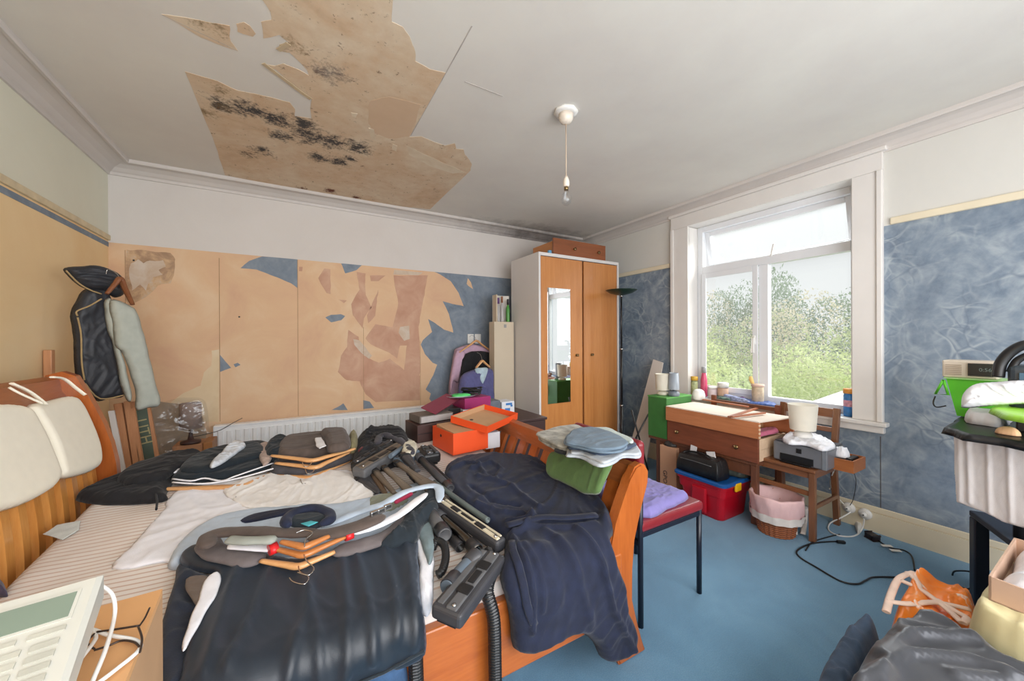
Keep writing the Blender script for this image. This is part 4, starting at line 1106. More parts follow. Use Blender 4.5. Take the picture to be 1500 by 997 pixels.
o = roll('grey_knit', PM([(332, 790), (360, 792), (405, 790)], .125), .02, .010, mat('sage_knit', (150, 154, 146), .9), None, .003, 9); tag(o, 'sage grey knit folded inside the brown loop', 'garment')
h3 = 'hangers stacked on the near pile'
def nh(lbl, l, c, r_, h, hk, m=M_hang):
    return hanger(lbl, atm(*c, h), atm(*l, h), atm(*r_, h), smooth_path([atm(*p, h+.012) for p in [c]+hk], 4), 0, m, h3, .0095, wid=1.2)
M_hang2 = wood('orange_hanger_wood', (178, 108, 54), (204, 134, 76), 6, 0, .3, 8, .4)
nh('lowest pale wooden hanger of the near stack', (382, 821), (437, 829), (490, 808), .07, [(440, 838), (452, 845), (446, 855), (430, 852), (424, 846)])
nh('orange wooden hanger with red clips, middle of the near stack', (402, 803), (445, 812), (508, 785), .10, [(450, 822), (460, 832), (452, 842), (436, 838)], M_hang2)
nh('brown wooden hanger, topmost of the near stack', (412, 793), (446, 800), (482, 785), .125, [(448, 790), (458, 780), (446, 776), (434, 780)], M_hang2)
M_red = mat('red_plastic', (204, 30, 36), .35)
for i, (c0, lb) in enumerate((((400, 803), 'red clip on the left arm of the orange hanger'), ((510, 783), 'red clip on the right arm of the orange hanger'))):
    p = atm(*c0, .10); q = atm(c0[0]+8, c0[1]-3, .10); d = (q-p).normalized()
    o = root('trouser_clip', lb, 'clip', tuple(p), 'red clips on the orange hanger')
    MB().tube([p-d*.012, p+d*.012], .02, 12, flat=(1.15, .8)).build('clip_band', M_red, o)
# dark padded thing with turquoise label (shoe insole / cap)
r_ = root('dark_collar', 'dark navy padded collar with a turquoise label on top of the near pile', 'garment', tuple(atm(450, 765, .1)))
roll('collar_ring', PM([(424, 770), (418, 762), (432, 750), (460, 744), (480, 750), (484, 760), (468, 768)], .13), .018, .014, F_navy, r_, .003, 3)
P = px_m([(420, 768), (430, 755), (470, 752), (482, 762), (460, 772)], .12); soft('collar_base', P, m_m(.115), F_teal, T=.015, wr=.003, edge=.02, parent=r_)
P = px_m([(440, 766), (455, 762), (466, 764), (452, 770)], .135); soft('label', P, m_m(.134), mat('turquoise_label', (70, 160, 170), .6), T=.003, wr=0, edge=.003, parent=r_, rnd=False)
# dark blue + red garment at the right of the stack
r_ = root('navy_rugby_shirt', 'navy shirt with crimson trim bunched at the right of the near pile', 'shirt', tuple(atm(600, 750, .05)))
P = px_m([(556, 800), (575, 780), (596, 752), (616, 728), (634, 716), (644, 724), (640, 750), (622, 764), (608, 790)], .06)
soft('shirt_body', P, m_m(.045), F_teal, T=.045, wr=.016, freq=14, ang=.9, edge=.04, parent=r_, seed=2)
roll('crimson_trim', PM([(578, 736), (590, 730), (604, 722)], .09), .01, .008, fabric('crimson', (150, 34, 66)), r_, .001, 1)
roll('white_trim', PM([(470, 772), (520, 752), (560, 738), (600, 718), (640, 712), (644, 735)], .095), .02, .007, F_lblue, r_, .004, 1)
for i, (u, v) in enumerate(((548, 752), (558, 748), (568, 742))):
    p = atm(u, v, .13); o = root('hanger_clip', ('silver hanger clip %s on the near pile' % ('lowest', 'in the middle', 'highest')[i]), 'clip', tuple(p), 'silver clips at the right of the near pile')
    MB().box(p, (.03, .014, .02), Matrix.Rotation(.4, 3, 'Z'), .003).build('clip_body', M_chrome, o)

# ------------------------------------------------------------------ navy robe
r_ = root('dressing_gown', 'navy velour dressing gown draped over the foot corner of the bed', 'dressing gown', (.8, 1.05, .2))
pts = [(650, 688), (660, 674), (688, 664), (732, 663), (777, 666), (818, 684), (858, 705), (876, 727), (890, 742), (902, 760), (901, 775), (894, 790), (900, 812), (908, 832), (911, 865), (926, 905), (913, 937), (880, 947), (868, 923), (845, 906), (822, 908), (790, 925), (757, 934), (749, 918), (744, 875), (740, 831), (739, 785), (722, 768), (702, 752), (676, 735), (660, 718)]
zt, y0, rr = .05, 1.09, .055
def rp(p): return px_mdrape(p, zt, y0, rr)
rid = [([(745, 765), (790, 762), (830, 764), (872, 760)], .016, .012), ([(745, 775), (790, 774), (830, 776), (872, 771)], .012, .010),
       ([(742, 786), (764, 780), (782, 768), (778, 755)], .022, .012), ([(700, 700), (745, 712), (790, 745)], .014, .014), ([(690, 690), (720, 680), (735, 690), (728, 705)], .016, .010),
       ([(700, 740), (730, 750), (765, 752)], .012, .012), ([(845, 780), (880, 860), (912, 920)], .02, .012), ([(752, 790), (768, 840), (766, 890)], .02, .010), ([(766, 800), (780, 860)], .012, .012),
       ([(800, 780), (835, 830), (850, 880)], .012, .016), ([(860, 715), (885, 750), (898, 775)], .022, .016), ([(780, 680), (830, 705), (870, 740)], .012, .016), ([(660, 690), (680, 680), (700, 684), (712, 700)], .014, .01),
       ([(690, 715), (720, 735), (760, 740)], -.014, .012), ([(820, 790), (815, 850)], -.01, .02)]
soft('gown_body', rp(pts), m_mdrape(zt-.04, y0, rr), F_navy, T=.05, wr=.012, freq=6, ang=.9, stretch=2, edge=.03, ridges=[(rp(a), b, c_) for a, b, c_ in rid], parent=r_, res=.0085, seed=6)
f_ = m_mdrape(zt-.04, y0, rr)
MB().tube([f_(a, b, .062) for a, b in smooth_path([Vector((x, y, 0)) for x, y in rp([(752, 800), (758, 840), (768, 878)])], 4) for a, b in ((a, b),)] if False else [f_(p.x, p.y, .06) for p in smooth_path([Vector((x, y, 0)) for x, y in rp([(750, 800), (756, 840), (768, 880)])], 4)], .009, 8, flat=(1.5, .6)).build('belt_end', F_navy, r_)
MB().tube([f_(p.x, p.y, .068) for p in smooth_path([Vector((x, y, 0)) for x, y in rp([(742, 780), (790, 768), (830, 768), (874, 764)])], 5)], .011, 8, flat=(1.7, .6)).build('belt', F_navy, r_)

# ------------------------------------------------------------------ boxes at the foot of the bed
M_or = mat('orange_card', (232, 84, 36), .5, 0, .04, 5)
M_kraft = mat('kraft_card', (190, 150, 112), .75, 0, .06, 8)
M_kraft_d = mat('kraft_card_shaded', (160, 128, 98), .75, 0, .06, 8)
M_dbrown = wood('dark_brown_leatherette', (54, 34, 32), (70, 46, 42), 4, 0, .5, 4)
M_mag = mat('magenta_card', (152, 34, 96), .5, 0, .05)
M_maroon = mat('maroon_card', (124, 50, 66), .5, 0, .05)
M_wcard = mat('white_card', (214, 216, 222), .5, 0, .03)
def openbox(mb, w_, d_, h_, t_=.003):
    mb.b2(-w_/2, w_/2, -d_/2, d_/2, 0, t_)
    mb.b2(-w_/2, w_/2, -d_/2, -d_/2+t_, t_, h_); mb.b2(-w_/2, w_/2, d_/2-t_, d_/2, t_, h_)
    mb.b2(-w_/2, -w_/2+t_, -d_/2+t_, d_/2-t_, t_, h_); mb.b2(w_/2-t_, w_/2, -d_/2+t_, d_/2-t_, t_, h_)
# orange shoe box: near corner (668,672)
zc_ = MZ(2.1)
pA, pB, pC = atm(664, 672, .005), atm(640, 650, .005), atm(715, 660, .005)
ang = math.atan2(pC.y-pA.y, pC.x-pA.x); L1 = (pC-pA).length; L2 = min((pB-pA).length, .34)
ux = Vector((math.cos(ang), math.sin(ang), 0)); uy = Vector((-math.sin(ang), math.cos(ang), 0))
cc = pA+ux*L1/2+uy*L2/2; cc.z = MZ(cc.y)+.012
XB = Matrix.Translation(cc) @ Matrix.Rotation(ang, 4, 'Z')
r_ = root('shoe_box', 'orange shoe box with a plain card insert, in front of the brown box', 'box', tuple(cc))
mb = MB(); mb.X = XB; openbox(mb, L1, L2, .125, .004); mb.build('box_body', M_or, r_)
mb = MB(); mb.X = XB; mb.box((.0, .0, .12), (L1*.86, L2*.86, .02), Matrix.Rotation(R(4), 3, 'X'), .003); mb.box((.0, -L2*.2, .06), (L1*.8, .1, .08), None, .004); mb.build('card_insert', M_kraft, r_)
mb = MB(); mb.X = XB; mb.lathe([(0, -.001), (.009, -.001), (.009, .001), (0, .001)], (-L1/2-.001, .02, .085), 14, 'X'); mb.build('finger_hole', M_black, r_)
# its lid, upside down and tilted, leaning behind
Al, Bl, Dl = aty(713, 634, 2.00), aty(758, 613, 2.17), aty(686, 612, 2.28)
ex, ey = Bl-Al, Dl-Al; lw, ld = ex.length, ey.length; ex.normalize(); ey = (ey-ex*ey.dot(ex)).normalized(); ez = ex.cross(ey); ez = ez if ez.z > 0 else -ez
XL_ = Matrix((ex, ey, ez)).transposed().to_4x4(); XL_.translation = Al+ex*lw/2+ey*ld/2
r_ = root('shoe_box_cover', 'orange card lid lying upside down, kraft inside, right of the shoe box', 'lid', tuple(XL_.translation))
mb = MB(); mb.X = XL_
mb.b2(-lw/2, lw/2, -ld/2, -ld/2+.003, 0, .04); mb.b2(-lw/2, lw/2, ld/2-.003, ld/2, 0, .04); mb.b2(-lw/2, -lw/2+.003, -ld/2+.003, ld/2-.003, 0, .04); mb.b2(lw/2-.003, lw/2, -ld/2+.003, ld/2-.003, 0, .04); mb.b2(-lw/2, lw/2, -ld/2, ld/2, -.004, 0)
mb.build('lid_shell', M_or, r_)
mb = MB(); mb.X = XL_
mb.b2(-lw/2+.004, lw/2-.004, -ld/2+.004, ld/2-.004, .001, .004); mb.b2(-lw/2+.004, lw/2-.004, ld/2-.008, ld/2-.004, .004, .038); mb.b2(-lw/2+.004, -lw/2+.007, -ld/2+.004, ld/2-.008, .004, .038)
mb.build('lid_lining', M_kraft, r_)
mb = MB(); mb.X = XL_; mb.lathe([(0, 0), (.012, 0), (.012, .001), (0, .001)], (-lw*.18, ld*.22, .0042), 14); mb.build('finger_hole', M_black, r_)
p = atm(722, 672, 0); o = MB().box((p.x+.07, 2.13, MZ(2.13)+.055), (.10, .08, .10), None, .004).build('white_carton', M_wcard); tag(o, 'small white carton under the orange lid by the footboard', 'box')
def wbox(label, nm, x, y, z, w_, d_, h_, m, rot=0, cat='box'):
    o = root(nm, label, cat, (x, y, z)); X = Matrix.Translation((x, y, z)) @ Matrix.Rotation(rot, 4, 'Z')
    mb = MB(); mb.X = X; mb.b2(0, w_, 0, d_, 0, h_, .004); mb.build('box_body', m, o); return o, X
o, X0 = wbox('large dark brown leather case standing behind the shoe box', 'brown_case', .675, 2.37, .637, .38, .22, .115, M_dbrown, .10, 'case')
mb = MB(); mb.X = X0; mb.b2(-.001, .381, -.002, .0, .055, .06); mb.build('lid_seam', M_black, o)
for x in (.11, .30):
    mb = MB(); mb.X = X0; mb.box((x, -.004, .06), (.02, .008, .03), None, .002); mb.build('latch', M_chrome, o)
o, X0 = wbox('silver edged grey-brown box file on the dark brown case', 'box_file', .70, 2.40, .754, .25, .17, .048, mat('taupe_box', (104, 96, 90), .5), .16)
mb = MB(); mb.X = X0; mb.b2(.008, .242, -.004, .0, .004, .043, .001); mb.build('silver_spine', mat('silver_page_edge', (184, 182, 180), .35, .3), o)
q0, q1, q2, q3 = aty(617, 596, 2.45), aty(654, 576, 2.74), aty(677, 582, 2.66), aty(639, 605.5, 2.40)
nrm = (q1-q0).cross(q3-q0).normalized(); nrm = nrm if nrm.z > 0 else -nrm
o = MB().prism([q0, q1, q1+q3-q0, q3], nrm*-.008).build('maroon_cover', M_maroon); tag(o, 'maroon card lid leaning on the taupe box file', 'lid')
# low chest beyond the bed that carries the stack
o = root('blanket_chest', 'low dark chest beyond the bed carrying the stacked boxes', 'chest', (1.3, 2.8, 0))
MB().b2(.93, 1.80, 2.54, 3.05, .04, .635, .008).build('chest_body', M_dbrown, o); MB().b2(.92, 1.81, 2.53, 3.06, .636, .659, .005).build('chest_lid', M_dbrown, o)
wbox('white box file beneath the magenta box', 'white_box', 1.085, 2.60, .660, .235, .2, .115, M_wcard, .05)
wbox('black box between the brown case and the white box', 'black_box', .98, 2.62, .660, .095, .2, .13, M_black)
wbox('magenta box with cables on top, highest of the boxes', 'magenta_box', 1.10, 2.60, .778, .235, .2, .08, M_mag, .12)
wbox('grey box right of the white box', 'grey_box', 1.335, 2.66, .660, .10, .2, .15, mat('slate_card', (98, 104, 114), .5))
o, X0 = wbox('white and blue tissue box at the right of the stacked boxes', 'tissue_box', 1.46, 2.68, .660, .125, .13, .13, M_wcard, .05)
for (x, z, w2, h2) in ((.04, .10, .06, .018), (.03, .05, .05, .026), (.085, .085, .02, .015)):
    mb = MB(); mb.X = X0; mb.b2(x, x+w2, -.002, -.0002, z, z+h2, .0005); mb.build('blue_print', mat('blue_print', (60, 120, 186), .5), o)
# cables and green thing on the magenta box
bx = Vector((1.09, 2.60, .859))
r_ = root('tangled_cables', 'black tangled cables heaped on the magenta box', 'cable', tuple(bx), None)
rnd = random.Random(3)
for k in range(7):
    a0 = rnd.random()*6; pts = [bx+Vector((.12+.08*math.cos(a0+j*1.3)*rnd.uniform(.5, 1), .12+.06*math.sin(a0+j*1.1), .01+.02*rnd.random()+.006*k)) for j in range(7)]
    MB().tube(smooth_path(pts, 5), .0045, 6).build('cable_loop', M_black, r_)
r_ = root('silver_tray', 'silver oval dish on the magenta box under the cables', 'dish', tuple(bx))
mb = MB(); mb.X = Matrix.Translation(bx+Vector((.02, .1, .002))) @ Matrix.Diagonal((1.5, 1, 1, 1)); mb.lathe([(0, .0), (.07, 0), (.085, .012), (.083, .013), (.068, .003), (0, .003)], seg=28); mb.build('dish_body', mat('silver_dish', (176, 180, 184), .3, .6), r_)
P = [(bx.x-.06, bx.y+.05), (bx.x+.0, bx.y+.02), (bx.x+.08, bx.y+.05), (bx.x+.07, bx.y+.13), (bx.x-.03, bx.y+.14)]
o = soft('green_cloth', P, m_top(.872), mat('bright_green_cloth', (86, 200, 110), .7), T=.012, wr=.004, edge=.02); tag(o, 'small bright green cloth on the silver dish', 'cloth')

# ================================================================== BACK WALL
M_rad = mat('radiator_enamel', (244, 245, 246), .35, 0, .03)
rx0, rx1, rz0, rz1, ry = -.56, 1.30, .12, .625, 3.735
o = root('radiator', 'long white panel radiator under the stripped wallpaper', 'radiator', ((rx0+rx1)/2, ry, rz0))
mb = MB(); mb.b2(rx0, rx1, ry+.012, ry+.028, rz0, rz1-.01, .004)
n = 32; st_ = (rx1-rx0-.03)/n
for i in range(n):
    x = rx0+.015+i*st_
    mb.prism([(x+.006, ry+.013, rz0+.03), (x+.014, ry, rz0+.03), (x+st_-.018, ry, rz0+.03), (x+st_-.010, ry+.013, rz0+.03)], (0, 0, rz1-rz0-.075))
mb.build('front_panel', M_rad, o)
mb = MB(); mb.b2(rx0-.004, rx1+.004, ry+.004, ry+.085, rz1-.012, rz1, .004)
for i in range(60): mb.b2(rx0+.02+i*.0304, rx0+.036+i*.0304, ry+.03, ry+.075, rz1, rz1+.0015)
mb.build('top_grille', M_rad, o)
MB().b2(rx0-.004, rx0, ry+.004, ry+.085, rz0, rz1-.012, .001).build('end_cover', M_rad, o)
MB().b2(rx1, rx1+.004, ry+.004, ry+.085, rz0, rz1-.012, .001).build('end_cover', M_rad, o)
MB().b2(rx0+.01, rx1-.01, ry+.062, ry+.078, rz0, rz1-.02, .003).build('rear_panel', M_rad, o)
mb = MB(); mb.tube([(rx0+.04, ry+.04, 0), (rx0+.04, ry+.04, rz0+.02)], .008); mb.build('inlet_pipe', M_chrome, o)
for xx in (rx0+.3, rx1-.3): MB().b2(xx-.015, xx+.015, ry+.078, YB-.0035, .3, .5).build('wall_bracket', M_rad, o)
# black cable over the radiator end
mb = MB(); mb.tube(smooth_path([aty(355, 612, 3.735), aty(340, 620, 3.72), aty(322, 630, 3.70), aty(300, 636, 3.65), aty(280, 640, 3.6)], 5), .0025, 6); o = mb.build('thin_cable', M_black); tag(o, 'thin black cable trailing off the left end of the radiator', 'cable')

# corner lamp in polythene, wooden box
r_ = root('table_lamp', 'small lamp with brown drum shade wrapped in clear polythene in the corner', 'lamp', (-.66, 3.55, .60))
cx = (aty(262, 600, 3.55).x+aty(296, 600, 3.55).x)/2; rr_ = (aty(296, 600, 3.55).x-aty(262, 600, 3.55).x)/2
zt_, zb_ = aty(280, 590, 3.55).z, aty(280, 627, 3.55).z
mb = MB(); mb.lathe([(rr_*.95, zt_), (rr_, zb_), (rr_-.003, zb_), (rr_*.95-.003, zt_)], (cx, 3.55, 0), 28, caps=False); mb.build('lamp_shade', mat('brown_shade_fabric', (158, 138, 128), .8), r_)
mb = MB(); mb.lathe([(0, .555), (.06, .555), (.06, .57), (.02, .58), (.012, .62), (.012, zt_-.02), (0, zt_-.02)], (cx, 3.55, 0), 20); mb.build('lamp_base', M_dbrown, r_)
P2 = Pl((cx, 3.47, .7), (.0, -1, 0))
o = soft('polythene_wrap', P2.px([(222, 600), (250, 585), (285, 582), (302, 590), (306, 625), (312, 636), (290, 640), (262, 644), (256, 690), (232, 698), (215, 660), (214, 625)]), lambda a, b, h: P2.m(a, b, h), M_clear, T=.03, wr=.014, freq=12, edge=.05, seed=4, bottom=False)
tag(o, 'sheet of clear polythene hanging around the corner lamp', 'polythene')
xa, xb = aty(252, 660, 3.52).x, aty(312, 660, 3.52).x
r_ = root('wooden_crate', 'orange-brown wooden box below the wrapped lamp in the corner', 'crate', ((xa+xb)/2, 3.6, 0))
mb = MB(); mb.b2(xa, xb-.06, 3.52, 3.70, 0, .548, .004); mb.build('crate_body', wood('crate_wood', (168, 116, 80), (190, 138, 98), 5, 0, .5, 8), r_)
MB().b2(xb-.055, xb, 3.50, 3.70, 0, .556, .004).build('crate_side', wood('crate_wood_b', (150, 98, 52), (172, 116, 66), 5, 2, .5, 8), r_)

# folded frames leaning in the corner
M_fr = wood('pine_frame', (182, 124, 84), (204, 150, 108), 6, 2, .5, 8)
def yboard(nm, pts, y, th, m, label=None, cat=None, parent=None, group=None):
    P = [aty(u, v, y) for u, v in pts]
    # continue the lower edge to the floor
    tl, tr_, br, bl = P
    def ext(a, b):
        k = (a.z-.01)/(a.z-b.z); return a+(b-a)*k
    o = MB().prism([tl, tr_, ext(tr_, br), ext(tl, bl)], (0, th, 0)).build(nm, m, parent)
    if label: tag(o, label, cat, group)
    return o
r_ = root('deckchair', 'folded slatted pine chair leaning in the corner behind the headboard', 'chair', (-.95, 3.3, 0))
for pts in ([(168, 592), (178, 590), (194, 690), (183, 692)], [(181, 588), (190, 586), (206, 686), (196, 688)], [(192, 598), (197, 597), (210, 680), (204, 682)]): yboard('frame_leg', pts, 3.30, .02, M_fr, parent=r_)
yboard('cross_bar', [(166, 592), (196, 588), (197, 600), (168, 604)], 3.325, .018, M_fr, parent=r_)
yboard('white_strip_board', [(158, 602), (167, 601), (184, 690), (176, 692)], 3.24, .012, M_white, 'narrow white panel leaning between headboard and folded chair', 'panel')
r_ = root('green_board', 'dark green board with pale vertical lettering leaning in the corner', 'board', (-.88, 3.42, 0))
yboard('board_panel', [(197, 594), (214, 588), (227, 672), (212, 676)], 3.42, .015, mat('dark_green_board', (84, 98, 84), .6), parent=r_)
yboard('edge_strip', [(214, 588), (218, 587), (233, 670), (227, 672)], 3.418, .02, M_fr, parent=r_)
c_ = aty(210, 632, 3.418); d_ = (aty(203, 610, 3.418)-aty(216, 655, 3.418)).normalized()
ydir = Vector((-d_.z, 0, d_.x))
Mx = Matrix(((d_.x, ydir.x, 0, c_.x), (0, 0, -1, c_.y-.001), (d_.z, ydir.z, 0, c_.z), (0, 0, 0, 1)))
text('lettering', 'LITH', .085, Mx @ Matrix.Rotation(PI, 4, 'Z'), mat('faded_gold_ink', (170, 160, 116), .6), r_, .0008)
p = aty(98, 515, 3.05); o = MB().b2(-1.172, -1.14, 3.0, 3.035, 0, aty(98, 512, 3.02).z, .003).build('wooden_batten', M_fr); tag(o, 'upright pine batten in the corner behind the waxed coat', 'batten')

# coat and pale jacket hanging in the corner
PJ = Pl((-1.0, 3.02, 1.3), Vector((.62, -.78, 0)))
r_ = root('waxed_coat', 'black waxed coat with tan piping and hood hanging in the corner', 'coat', tuple(PJ.m(0, 0, 0)))
M_wax = mat('waxed_cotton', (44, 46, 52), .55, 0, .25, 14, .2)
M_tanp = fabric('tan_piping', (168, 142, 100))
soft('coat_body', PJ.px([(112, 440), (124, 424), (150, 416), (160, 430), (166, 470), (172, 520), (179, 560), (181, 580), (160, 584), (138, 586), (114, 564), (108, 530), (107, 490), (102, 464)]), lambda a, b, h: PJ.m(a, b, h), M_wax, T=.04, wr=.010, freq=9, ang=1.4, edge=.03, parent=r_, seed=3)
soft('hood', PJ.px([(89, 396), (110, 390), (135, 389), (160, 396), (176, 408), (178, 430), (165, 436), (150, 428), (125, 424), (108, 415)]), lambda a, b, h: PJ.m(a, b, h+.02), M_wax, T=.05, wr=.012, freq=12, edge=.03, parent=r_, seed=5)
for pp in ([(90, 397), (108, 415), (125, 425), (142, 431)], [(107, 463), (106, 456), (125, 448), (142, 438)], [(107, 465), (112, 490), (113, 530), (117, 556)], [(118, 561), (140, 583), (178, 577)]):
    MB().tube(smooth_path([PJ.m(a, b, .05) for a, b in PJ.px(pp)], 4), .004, 6).build('piping', M_tanp, r_)
PK = Pl((-.93, 3.0, 1.2), Vector((.5, -.86, 0)))
r_ = root('pale_trousers', 'pale sage trousers folded over the hanger beside the waxed coat', 'trousers', tuple(PK.m(0, 0, 0)))
M_sage = fabric('sage_cotton', (172, 176, 166), .06)
soft('rear_leg', PK.px([(153, 443), (165, 441), (175, 500), (185, 540), (193, 582), (186, 586), (176, 560), (165, 505), (156, 480)]), lambda a, b, h: PK.m(a, b, h), M_sage, T=.03, wr=.006, freq=9, ang=1.4, edge=.02, parent=r_)
soft('front_leg', PK.px([(158, 440), (188, 448), (199, 460), (211, 500), (224, 555), (232, 590), (214, 596), (196, 599), (194, 570), (178, 520), (166, 505), (162, 475)]), lambda a, b, h: PK.m(a, b, h+.03), M_sage, T=.035, wr=.006, freq=9, ang=1.4, edge=.025, parent=r_, seed=4)
hp = lambda u, v, h: PK.m(*PK.px([(u, v)])[0], h)
hanger('dark brown wooden hanger carrying the pale trousers in the corner', hp(167, 410, .10), hp(146, 432, .12), hp(189, 447, .06), [hp(167, 410, .1), hp(165, 404, .08), hp(160, 398, .06), hp(154, 396, .04), hp(152, 402, .04)], 0, M_hang_d, None, .013, wid=1.3)

# switch plate, shirts
r_ = root('switch_plate', 'pair of white switch plates on the blue wallpaper above the pink shirt', 'switch', tuple(aty(695, 496, YB-.005)))
for (u0, u1) in ((685, 694), (695.5, 704.5)):
    a, b = aty(u0, 489, YB-.01), aty(u1, 503, YB-.01); mb = MB(); mb.b2(a.x, b.x, YB-.012, YB-.003, b.z, a.z, .003); mb.build('plate', M_white_pla, r_)
    mb = MB(); mb.b2((a.x+b.x)/2-.008, (a.x+b.x)/2+.008, YB-.017, YB-.0125, (a.z+b.z)/2-.012, (a.z+b.z)/2+.012, .002); mb.build('rocker', M_white_pla, r_)
PS = Pl((1.7, 3.68, 1.0), (0, -1, 0))
F_pinks = fabric('pale_pink_cotton', (196, 164, 186), .06)
ms = lambda d: (lambda a, b, h: PS.m(a, b, h+d))
r_ = root('pink_shirt', 'pale pink shirt on a wooden hanger against the blue wallpaper', 'shirt', tuple(PS.m(0, 0, 0)))
soft('shirt_body', PS.px([(690, 504), (700, 504), (722, 511), (728, 518), (730, 545), (735, 570), (730, 600), (670, 600), (660, 575), (663, 545), (668, 518), (672, 510)]), ms(-.06), F_pinks, T=.05, wr=.006, freq=8, ang=PI/2, edge=.05, parent=r_)
soft('sleeve', PS.px([(666, 520), (672, 512), (681, 516), (675, 540), (671, 560), (664, 558), (660, 578), (658, 560)]), ms(.0), F_pinks, T=.035, wr=.004, edge=.03, parent=r_)
soft('sleeve', PS.px([(720, 514), (727, 517), (731, 540), (736, 566), (728, 566), (722, 545)]), ms(.0), F_pinks, T=.035, wr=.004, edge=.03, parent=r_)
o = soft('black_trousers', PS.px([(680, 518), (722, 518), (722, 545), (700, 560), (672, 580), (672, 560)]), ms(.03), F_black, T=.03, wr=.005, freq=8, ang=PI/2, edge=.02); tag(o, 'black trousers hanging between the pink and the lilac shirts', 'trousers')
hs = lambda u, v, h: PS.m(*PS.px([(u, v)])[0], h)
hanger('wooden hanger holding the pink shirt', hs(696, 499, .03), hs(671, 516, .03), hs(720, 516, .03), [hs(696, 499, .03), hs(696, 494, .0), hs(694, 491, -.05), hs(692, 493, -.08)], 0, M_hang, 'hangers on the back wall', .012)
PT = Pl((1.7, 3.5, .9), (0, -1, 0))
mt = lambda d: (lambda a, b, h: PT.m(a, b, h+d))
F_lil = fabric('lilac_blue_cotton', (92, 92, 138), .1)
r_ = root('lilac_shirt', 'lilac blue shirt hanging in front of the pink one behind the box stack', 'shirt', tuple(PT.m(0, 0, 0)))
soft('shirt_body', PT.px([(690, 542), (703, 540), (714, 538), (727, 546), (734, 560), (745, 588), (736, 592), (724, 588), (722, 610), (672, 610), (670, 585), (672, 560), (678, 548)]), mt(0), F_lil, T=.06, wr=.01, freq=9, ang=PI/2, edge=.05, parent=r_, seed=3)
soft('shirt_placket', PT.px([(692, 540), (702, 538), (711, 539), (708, 552), (703, 562), (698, 552)]), mt(.052), fabric('pale_collar', (176, 196, 206)), T=.012, wr=.003, edge=.01, parent=r_)
ht = lambda u, v, h: PT.m(*PT.px([(u, v)])[0], h)
hanger('wooden hanger holding the lilac shirt', ht(702, 528, .07), ht(693, 538, .07), ht(713, 537, .07), [ht(702, 528, .07), ht(702, 522, .05), ht(701, 518, .03), ht(698, 516, .01)], 0, M_hang, 'hangers on the back wall', .014)

# narrow shelf cabinet with bottles beside the wardrobe
yc = 3.42
x0, x1 = aty(724, 470, yc).x, 2.015
zt_ = aty(735, 471, yc).z; zu = aty(735, 433, 3.52).z
r_ = root('narrow_cabinet', 'narrow cream cabinet with an open top shelf beside the wardrobe', 'cabinet', ((x0+x1)/2, yc, 0))
M_crm = mat('cream_melamine', (204, 190, 168), .5, 0, .03, 3)
MB().b2(x0, x1, yc, 3.54, .0, zt_, .004).build('cabinet_body', M_crm, r_)
MB().b2(aty(722, 433, 3.52).x, x1-.001, 3.52, 3.535, zt_+.001, zu, .003).build('back_board', mat('white_board', (206, 200, 192), .5), r_)
MB().b2(aty(722, 433, 3.52).x, aty(722, 433, 3.52).x+.012, 3.44, 3.519, zt_+.001, zu, .003).build('side_board', M_crm, r_)
p = aty(740, 477, yc); MB().b2(p.x-.015, p.x+.015, yc-.003, yc, p.z-.02, p.z+.015, .001).build('handle', mat('grey_plate', (150, 150, 150), .4), r_)
def bottle(nm, label, cat, x, y, z, r, h, m, mcap, cap=.2, neck=.45, group=None, shoulder=.75):
    o = root(nm, label, cat, (x, y, z), group)
    hb_ = h*(1-cap)
    mb = MB(); mb.lathe([(0, 0), (r*.92, 0), (r, h*.03), (r, hb_*shoulder), (r*.85, hb_*(shoulder+.1)), (r*neck, hb_*.97), (r*neck, hb_), (0, hb_)], (x, y, z), 20); mb.build('bottle_body', m, o)
    mb = MB(); mb.lathe([(0, hb_), (r*(neck+.12), hb_), (r*(neck+.12), h*.985), (r*neck, h), (0, h)], (x, y, z), 18); mb.build('cap', mcap, o)
    return o
M_purple = mat('purple_plastic', (96, 62, 116), .4); M_gbottle = mat('green_bottle', (72, 140, 60), .25); M_cl = mat('clear_bottle', (190, 186, 184), .15, 0, .02, **{'Alpha': .7})
for (u, nm, lb, r1, vt, m, mc) in ((730, 'clear_bottle', 'clear bottle with purple cap on the narrow cabinet', .022, 436, M_cl, M_purple), (735.5, 'amber_bottle', 'clear bottle with brown cap on the narrow cabinet', .018, 434, M_cl, mat('brown_cap', (140, 84, 50), .5)), (744, 'green_bottle', 'green bottle with black cap on the narrow cabinet', .02, 438, M_gbottle, M_black)):
    p = aty(u, 470, 3.46); t_ = aty(u, vt, 3.46); bottle(nm, lb, 'bottle', p.x, 3.46, zt_, r1, t_.z-zt_, m, mc, .25)

